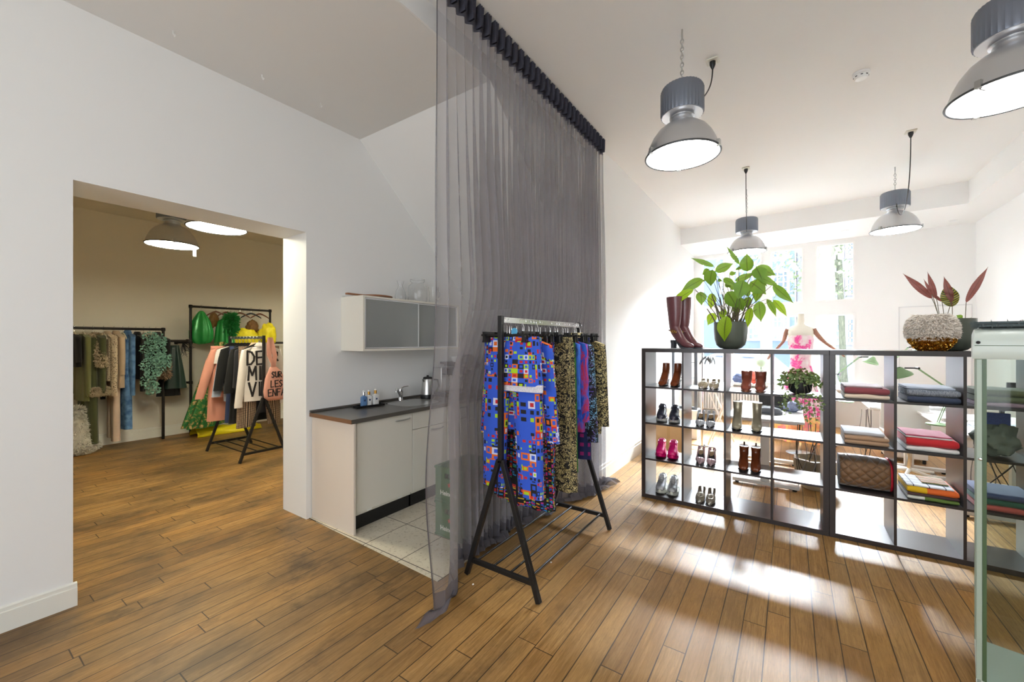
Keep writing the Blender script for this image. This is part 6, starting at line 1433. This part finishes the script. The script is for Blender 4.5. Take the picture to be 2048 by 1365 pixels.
for i, (x, y, z, sx, sy, l, cc) in enumerate(((7.1, -1.2, .7405, .14, .2, 'brown folder pile on the desk with the green lamp', rgb(170, 120, 92)), (6.75, -1.4, .7405, .1, .15, 'white paper pile at the edge of the lamp desk', rgb(225, 225, 225)), (5.5, -1.55, .7405, .14, .16, 'pile of magazines behind the red cloth', rgb(190, 194, 204)), (5.9, -1.4, .7405, .12, .15, 'second pile of papers behind the grey cloths', rgb(214, 206, 196)))):
    t = thing('paper_pile', l, 'papers', (x, y, z)); m = MB(); zz_ = 0
    for k in range(7):
        h = R.uniform(.003, .008); m.box(-sx, sx, -sy, sy, zz_, zz_ + h - .0006, Matrix.Rotation(R.uniform(-.12, .12), 4, 'Z')); zz_ += h
    m.build('sheets', M('pp%d' % i, cc, .7, var=.2, bscale=30), t, smooth=False)
t = thing('desk_chair', 'white shell desk chair with wheels behind the folded cloths', 'chair', (6.25, -1.05 - .05, 0)); m = MB()
rows = []
for j in range(13):
    u = j / 12; z = .47 + (0 if u < .45 else ((u - .45) / .55) ** 1.2 * .42); x = -.22 + .44 * min(1, u / .5) + (.05 * (u - .5) if u > .5 else 0); w = .22 - .04 * max(0, u - .5); rows.append([(x - .05 * (1 - abs(k)) * 0, w * k, z + .05 * k * k * (1 if u < .5 else .3)) for k in [-1, -.6, -.2, .2, .6, 1]])
m.sheet(rows).build('shell', WHITEPL, t, solid=.012); m = MB(); m.tube([(0, 0, .10), (0, 0, .46)], .022); m.build('column', CHROME, t)
for k in range(5):
    a = 2 * PI * k / 5 + .3; m = MB(); m.tube([(0, 0, .11), (math.cos(a) * .27, math.sin(a) * .27, .075)], [.02, .014]); lg = m.build('base_arm', WHITEPL, t); m = MB(); m.tube([(math.cos(a) * .27 - .012 * math.sin(a), math.sin(a) * .27 + .012 * math.cos(a), .033), (math.cos(a) * .27 + .012 * math.sin(a), math.sin(a) * .27 - .012 * math.cos(a), .033)], .030, 16); m.build('caster', GREYPL, lg)
t = thing('monitor_arm', 'black monitor arm with cables on the desk behind the grey cloths', 'monitor arm', (5.25, -1.5, .7405)); m = MB(); m.lathe([(.07, 0.0005), (.07, .012), (.02, .018)], n=24); m.build('base', BLACKPL, t); m = MB(); m.tube([(0, 0, .01), (0, 0, .20), (.05, -.06, .26), (.12, -.18, .30)], .017); m.build('arm', BLACKPL, t)
m = MB().box(.11, .13, -.34, -.06, .20, .44); m.build('mount', BLACKPL, t, smooth=False, bevel=.004)
t = thing('power_strip', 'black power strip hung under the right desk with plugs', 'power strip', (5.03, -1.55, .66)); MB().box(-.018, .018, -.2, .2, 0, .04).build('strip', BLACKPL, t, bevel=.004)
def cables(label, x, y, z, n, spread, seed):
    t = thing('cable_bundle', label, 'cables', (x, y, z)); r_ = random.Random(seed)
    for i in range(n):
        m = MB(); a = Vector((r_.uniform(-.05, .05), r_.uniform(-spread, spread), -.001)); e = Vector((r_.uniform(-.08, .08), r_.uniform(-spread, spread), -z + .006 + r_.uniform(0, .18))); mid = (a + e) / 2 + Vector((r_.uniform(-.1, .1), r_.uniform(-spread, spread) * 1.6, 0)); lo = e + Vector((0, r_.uniform(-.1, .1), -.0))
        pts = [a * (1 - s) ** 3 + (a + Vector((0, 0, -.2))) * 3 * s * (1 - s) ** 2 + mid * 3 * s * s * (1 - s) + e * s ** 3 for s in [k / 14 for k in range(15)]]; m.tube(pts, .0038, 6); m.build('cable', BLACKPL if i % 4 else GREYPL, t)
cables('bundle of black cables hanging below the desk behind the trailing plant', 5.1, -.16, .715, 9, .10, 3)
cables('bundle of black cables hanging from the power strip below the right desk', 5.02, -1.42, .66, 8, .16, 5)
cables('few thin cables hanging behind the maroon and tan cloths', 6.56, -.78, .71, 4, .06, 8)
t = thing('waste_basket', 'woven basket lined with a grey-brown bag on the floor', 'basket', (5.32, -.22, 0)); m = MB(); m.lathe([(.11, .0005), (.13, .02), (.17, .30), (.165, .30), (.12, .02)], n=36, cap=True); m.build('basket', M('wicker', rgb(176, 160, 130), .8, bump=.6, bscale=60), t)
m = MB(); m.loft([[(math.cos(a) * r * (1 + .06 * math.sin(9 * a + z * 20)), math.sin(a) * r * (1 + .06 * math.sin(7 * a)), z) for a in [2 * PI * i / 48 for i in range(48)]] for r, z in ((.18, .16), (.195, .24), (.19, .31), (.165, .315), (.15, .26))], cap=False); m.build('liner', M('liner_brown', rgb(128, 118, 100), .6, bump=.8, bscale=20), t)
# mannequin with gown
ym = onX(1601, 690, 6.85).y; t = thing('mannequin', 'white headless mannequin with jointed wooden arms behind the shelf', 'mannequin', (6.85, ym, 0), 0)
MW = M('mannequin_cloth', rgb(232, 226, 212), .7); m = MB(); yy = lambda z, a, b: ell(0, 0, z * 1.008, a * .8, b * .85, 32, .95)
m.loft([yy(1.02, .14, .10), yy(1.10, .150, .11), yy(1.24, .125, .09), yy(1.36, .135, .10), yy(1.48, .160, .115), yy(1.58, .175, .105), yy(1.66, .185, .085), yy(1.715, .165, .07), yy(1.745, .09, .06), yy(1.77, .055, .055), yy(1.86, .048, .05), yy(1.90, .05, .052), yy(1.915, .03, .03)]); m.build('torso', MW, t)
m = MB(); m.tube([(0, 0, .02), (0, 0, 1.04)], .018); m.build('pole', CHROME, t); MB().lathe([(.17, .0005), (.17, .008), (.03, .02)], n=36).build('base_plate', CHROME, t)
AW = M('arm_wood', rgb(150, 104, 84), .4, var=.2, bscale=18)
for s, el, hd in ((1, (0, .20, 1.53), (-.06, .30, 1.40)), (-1, (0, -.27, 1.52), (-.06, -.37, 1.43))):
    m = MB(); m.tube([(0, s * .150, 1.71), (0, s * .165, 1.66), (0, (s * .165 + el[1]) / 2 * 1.0, 1.58), el], [.022, .028, .026, .019], 12); ua_ = m.build('arm', AW, t)
    m = MB(); m.tube([el, ((el[0] + hd[0]) / 2, (el[1] + hd[1]) / 2, (el[2] + hd[2]) / 2), hd], [.019, .019, .012], 12); m.build('forearm', AW, ua_)
    h = MB(); d = (Vector(hd) - Vector(el)).normalized(); sd_ = d.cross(Vector((0, 0, 1))).normalized(); b0 = Vector(hd)
    h.tube([b0, b0 + d * .03, b0 + d * .07], [.012, .020, .017], 10)
    for k in range(4): o_ = sd_ * (-.015 + .010 * k); h.tube([b0 + d * .065 + o_, b0 + d * (.10 + .006 * (k in (1, 2))) + o_ * 1.15, b0 + d * (.125 + .010 * (k in (1, 2))) + o_ * 1.2 + Vector((0, 0, -.012))], [.0065, .006, .0045], 6)
    h.tube([b0 + d * .025 + sd_ * .017, b0 + d * .055 + sd_ * .036, b0 + d * .075 + sd_ * .040], [.008, .007, .005], 6); h.build('hand', AW, ua_)
FL = NT('pink_floral'); _n = FL.noise(FL.coord(), 9., 3., .5, .4)[0]; _p = FL.ramp(_n, [(.36, rgb(244, 232, 232)), (.50, rgb(240, 200, 214)), (.56, rgb(226, 52, 142)), (.64, rgb(240, 130, 180)), (.70, rgb(244, 226, 226))])
_z = FL.sep(FL.coord())[2]; _o = FL.ramp(FL.noise(FL.coord(), 7., 3.)[0], [(.42, rgb(240, 160, 90)), (.52, rgb(246, 210, 100)), (.6, rgb(236, 120, 130))]); FLM = FL.done(FL.mix(FL.math('MULTIPLY', FL.math('LESS_THAN', _z, .55), .85), _p, _o), .7)
t = thing('gown', 'strapless white gown with pink and orange floral print on the mannequin', 'dress', (6.85, ym, 0)); m = MB(); rings = []
for z, a, b, rp in ((1.62, .130, .104, 0), (1.56, .150, .108, 0), (1.48, .138, .110, .0), (1.36, .120, .096, .01), (1.24, .112, .092, .02), (1.15, .135, .105, .04), (1.0, .17, .15, .06), (.8, .23, .21, .08), (.6, .29, .27, .10), (.4, .35, .33, .12), (.22, .40, .38, .14)): rings.append(ell(0, 0, z, a, b, 72, 1., rp, 9, z))
m.loft(rings, cap=False, uvs=True); m.build('dress', FLM, t, angle=80)
# grey framed glass door leaf, chrome garment stand, cardboard box, ironing board
DGR = M('frame_dark_grey', rgb(78, 82, 88), .4, .3)
t = thing('room_divider', 'tall dark-framed glass panel standing near the left wall behind the shelf', 'divider', (7.0, 1.42, 0)); 
for y in (1.235, 1.58): MB().box(6.98, 7.02, y - .02, y + .02, .45, 1.9 if False else 1.44).build('stile', DGR, t, world=True, smooth=False)
MB().box(6.98, 7.02, 1.255, 1.56, 1.40, 1.44).build('rail', DGR, t, world=True, smooth=False); MB().box(6.98, 7.02, 1.255, 1.56, .45, .49).build('rail', DGR, t, world=True, smooth=False)
for z in (.75, .95, 1.2): MB().box(6.985, 7.015, 1.255, 1.56, z, z + .006).build('lead_line', DGR, t, world=True, smooth=False)
MB().box(6.998, 7.002, 1.255, 1.56, .49, 1.40).build('pane', GLASS, t, world=True, smooth=False)
t2 = thing('side_cabinet', 'low white cabinet below the dark-framed glass panel', 'cabinet', (7.05, 1.42, 0)); MB().box(6.9, 7.2, 1.20, 1.66, .002, .449).build('body', WHITEPL, t2, world=True, smooth=False, bevel=.004); MB().box(6.892, 6.9, 1.21, 1.65, .03, .43).build('door', WHITEPL, t2, world=True, smooth=False)
y_ = onX(1404, 700, 6.3).y; t = thing('garment_stand', 'slim chrome garment stand with hangers behind the loafers', 'stand', (6.3, y_, 0)); m = MB(); m.tube([(0, 0, .06), (0, 0, 1.45)], .012); m.build('pole', CHROME, t); 
for a in (0, PI / 2): m = MB(); m.tube([(-.16 * math.cos(a), -.16 * math.sin(a), .05), (.16 * math.cos(a), .16 * math.sin(a), .05)], .010); m.build('foot_bar', CHROME, t)
for a in (0, PI / 2, PI, 1.5 * PI): MB().lathe([(.01, .0005), (.022, .01), (.022, .035), (.01, .045)], (.16 * math.cos(a), .16 * math.sin(a), 0), 14).build('caster', BLACKPL, t)
m = MB(); m.tube([(0, -.20, 1.42), (0, .02, 1.45)], .009); m.build('top_arm', CHROME, t)
for i in range(4): place(copy_tree(H1), (6.3, y_ - .04 - .035 * i, 1.40), PI / 2 + .15 * i - .2, 'dark coat hanger on the chrome stand behind the loafers', 'hangers on the chrome stand')
t = thing('cardboard_box', 'tall light brown cardboard box seen through the fuchsia sneaker cube', 'box', (5.95, 1.40, 0), .15); MB().box(-.2, .2, -.20, .18, .001, .42).build('box', M('cardboard', rgb(206, 172, 128), .8, var=.06), t, smooth=False); MB().box(-.202, -.2005, -.03, .01, .02, .41).build('tape', M('tape', rgb(196, 160, 110), .4), t, smooth=False)
t = thing('magazine_stack', 'small pile of pink and white magazines on the cardboard box', 'magazines', (5.95, 1.40, .4205), .2); m = MB()
for k in range(5): m.box(-.1, .1, -.14, .14, k * .008, k * .008 + .0074, Matrix.Rotation(R.uniform(-.1, .1), 4, 'Z'))
m.build('issues', M('mag_pink', rgb(224, 150, 160), .5, var=.5, bscale=9), t, smooth=False)
t = thing('ironing_board', 'white folding ironing board leaning behind the pumps', 'ironing board', (6.9, .78, 0)); m = MB(); m.loft([[(x, y, z) for x, y in [(6.8 + math.cos(a) * .14 * k, .78 + math.sin(a) * .02) for a in [2 * PI * i / 16 for i in range(16)]]] for z, k in ((.86, 1.), (.88, 1.))]) if False else None
m = MB().box(6.45, 7.15, .72, .98, .86, .885); m.build('board', WHITEPL, t, world=True, bevel=.01)
for a, b in (((6.6, .70, .012), (6.6, 1.0, .86)), ((6.6, 1.0, .012), (6.6, .72, .86)), ((7.0, .70, .012), (7.0, 1.0, .86)), ((7.0, 1.0, .012), (7.0, .72, .86))): m = MB(); m.tube([a, b], .012); m.build('leg', WHITEPL, t, world=True)
# chair at the desk: office pedestal with a box
t = thing('drawer_unit', 'white desk pedestal with grey label slot below the lamp desk', 'drawer unit', (7.3, -1.2, 0)); MB().box(7.1, 7.5, -1.42, -1.02, .05, .60).build('body', WHITEPL, t, world=True, smooth=False, bevel=.004)
for k in range(3):
    z = .06 + k * .18; d = MB().box(7.085, 7.099, -1.41, -1.03, z, z + .17).build('drawer', WHITEPL, t, world=True, smooth=False); m = MB().box(7.075, 7.085, -1.27, -1.17, z + .11, z + .13).build('handle', GREYPL, d, world=True, smooth=False)
for x in (7.13, 7.47):
    for y in (-1.39, -1.05): MB().lathe([(.018, .0005), (.018, .05)], (x, y, 0), 12).build('caster', BLACKPL, t, world=True)
# flowers / coloured clothes bundle on the window sill
u_, _d = uwin(1512); q = WP(u_, -.12, .701); t = puff('cushion', 'red-orange cushion on the window sill seen between the shelf boots', 'cushion', (q[0], q[1], q[2] + .13), .07, .12, .12, 50, M('cushion_red', rgb(214, 92, 74), .7), 'cover')
q = WP(u_ + .26, -.12, .701); t = puff('cushion', 'dark blue and white bundle on the window sill beside the red-orange cushion', 'cushion', (q[0], q[1], q[2] + .10), .07, .13, .09, 54, M('bundle_blue', rgb(90, 104, 140), .7, var=.6, bscale=14), 'cover')
for q_, px, l in ((0, 1524, 'left'), (1, 1528, 'right, slightly lower')):
    u_, _d = uwin(px); w = WP(u_, -.14, 1.13 - .22 * q_); t = thing('round_lamp', 'pale green round glass ball near the window, ' + l, 'lamp', (w[0], w[1], .701)); MB().lathe([(.05, .0005), (.05, .01), (.01, .02), (.01, w[2] - .70 - .06)], n=20).build('stand', LG, t)
    m = MB(); m.lathe([(.001, -.09)] + [(.09 * math.cos(a), .09 * math.sin(a)) for a in [-PI / 2 + PI * i / 12 for i in range(1, 12)]] + [(.001, .09)], (0, 0, w[2] - .70), 24); m.build('globe', M('pale_green_globe', rgb(186, 206, 180), .3), t)
# ============================================================ GLASS DISPLAY CABINET (right edge)
CGR = M('cabinet_green', rgb(206, 216, 208), .35); CEDGE = M('cabinet_green_dark', rgb(74, 98, 66), .35)
k_ = (CX - 1952) / F; D_ = 1.74; l_ = k_ * D_; bx, by = D_ * CT - l_ * ST, D_ * ST + l_ * CT
azim = math.atan2(by, bx); 
t = thing('display_cabinet', 'pale green metal and glass display cabinet at the right edge of the photo', 'cabinet', (bx, by, 0), azim + .015)
# local x = depth away from the viewer, local -y = to the right
Wc, Dc, ZT = .62, .36, 1.465
for y in (-.018, -Wc): 
    for x in (0, Dc - .018):
        m = MB().box(x, x + .018, y, y + .018, .06, ZT); m.build('post', M('cabinet_post', rgb(168, 184, 168), .3), t, smooth=False, bevel=.003); 
        if x == 0 and y > -.1: MB().box(x - .0, x + .016, y - .012, y - .0002, .06, ZT).build('post_edge', CEDGE, t, smooth=False)
m = MB(); pr = [(-.006, 1.465), (-.012, 1.475), (-.014, 1.50), (-.014, 1.54), (-.006, 1.566), (.03, 1.586), (.10, 1.60), (Dc - .08, 1.60), (Dc, 1.57), (Dc + .01, 1.54), (Dc + .01, 1.465)]
m.loft([[(x, y, 1.465 + (z - 1.465) * s) for x, z in pr] for y, s in ((.010, .78), (.004, .95), (-.02, 1.), (-Wc + .02, 1.), (-Wc - .006, .95), (-Wc - .012, .78))]); m.build('crown', CGR, t, angle=50)
m = MB(); m.tube([(-.0145, .004, 1.522), (-.0145, -Wc, 1.522)], .0012, 6); m.build('crown_seam', CEDGE, t)
m = MB(); m.lathe([(.001, .008), (.005, .006), (.007, 0), (.007, -.004)], n=16); o = m.build('screw', BLACKPL, t); o.location = (-.014, -.006, 1.535); o.rotation_euler = (0, -PI / 2, 0)
CGL = glassmat('cabinet_glass', (.72, .77, .73)); 
MB().add([(.005, -.03, .10), (.005, -Wc + .02, .10), (.005, -Wc + .02, ZT), (.005, -.03, ZT)], [(0, 1, 2, 3)]).build('door_glass', CGL, t, smooth=False)
MB().add([(.018, -.004, .10), (Dc - .02, -.004, .10), (Dc - .02, -.004, ZT), (.018, -.004, ZT)], [(0, 1, 2, 3)]).build('side_glass', CGL, t, smooth=False)
MB().add([(.018, -Wc + .01, .10), (Dc - .02, -Wc + .01, .10), (Dc - .02, -Wc + .01, ZT), (.018, -Wc + .01, ZT)], [(0, 1, 2, 3)]).build('side_glass', CGL, t, smooth=False)
MB().add([(Dc - .005, -.03, .10), (Dc - .005, -Wc + .02, .10), (Dc - .005, -Wc + .02, ZT), (Dc - .005, -.03, ZT)], [(0, 1, 2, 3)]).build('back_glass', CGL, t, smooth=False)
m = MB().box(.0, Dc, -Wc, 0, .06, .10); m.build('base', CGR, t, smooth=False)
for y in (-.02, -Wc + .02):
    for x in (.03, Dc - .03): MB().lathe([(.012, .0005), (.016, .06)], (x, y, 0), 12).build('foot', BLACKPL, t)
m = MB(); m.lathe([(.001, .010), (.005, .009), (.007, .004), (.007, 0)], n=16); o = m.build('lock', CHROME, t); o.location = (-.001, -.012, .98 + .06); o.rotation_euler = (0, -PI / 2, 0)
# dark fringed textile on the cabinet
t = thing('fringed_cloth', 'dark grey fringed folded cloth lying on top of the display cabinet', 'cloth', (bx, by, 1.601), azim + .015); FG = cloth('fringe_grey', rgb(78, 90, 92), .9, .2, .2)
for k in range(2): MB().box(.04, .28, -.48, -.008, .0005 + k * .012, .0115 + k * .012).build('fold', FG, t, bevel=.004)
m = MB(); rf = random.Random(3)
for i in range(260):
    e = i % 2; x = rf.uniform(.035, .285) if e else .04; y = -.010 if e else rf.uniform(-.48, -.01); d = Vector((rf.gauss(0, .3), 1, rf.gauss(.1, .4))) if e else Vector((-1, rf.gauss(0, .3), rf.gauss(-.1, .4))); p_ = Vector((x, y, rf.uniform(.002, .022))); m.tube([p_, p_ + d.normalized() * rf.uniform(.012, .03)], [.0016, .0004], 4)
m.build('fringe', FG, t)

# ============================================================ SMALL THINGS
for (a, b), l in (((346, 62), 'small white ceiling hook nearest the top edge of the photo'), ((524, 150), 'small white ceiling hook in the middle of the lower ceiling'), ((641, 206), 'small ceiling hook nearest the sloping ceiling')):
    p = onZ(a, b, ZL); t = thing('ceiling_hook', l, 'hook', p); m = MB(); m.tube([(0, 0, 0), (0, 0, -.02), (.008, 0, -.032), (.014, 0, -.022), (.008, 0, -.014)], .0022, 6); m.build('hook', WHITEPL, t); MB().lathe([(.007, -.0005), (.006, -.003)], n=14).build('rose', WHITEPL, t)
for (a, b), l in (((946, 1170), 'crumb of white paper on the floor left of the front rack'), ((1102, 1126), 'crumb of white paper on the floor under the front rack')):
    D = HC * F / (b - HY); q = (CX - a) / F * D; x, y = D * CT - q * ST, D * ST + q * CT; m = MB(); m.loft([[(x + math.cos(k) * r * 1.4, y + math.sin(k) * r, z) for k in [2 * PI * i / 7 for i in range(7)]] for r, z in ((.006, .0005), (.005, .004), (.002, .006))]); tag(m.build('paper_scrap', WHITEPL, smooth=False), l, 'scrap')
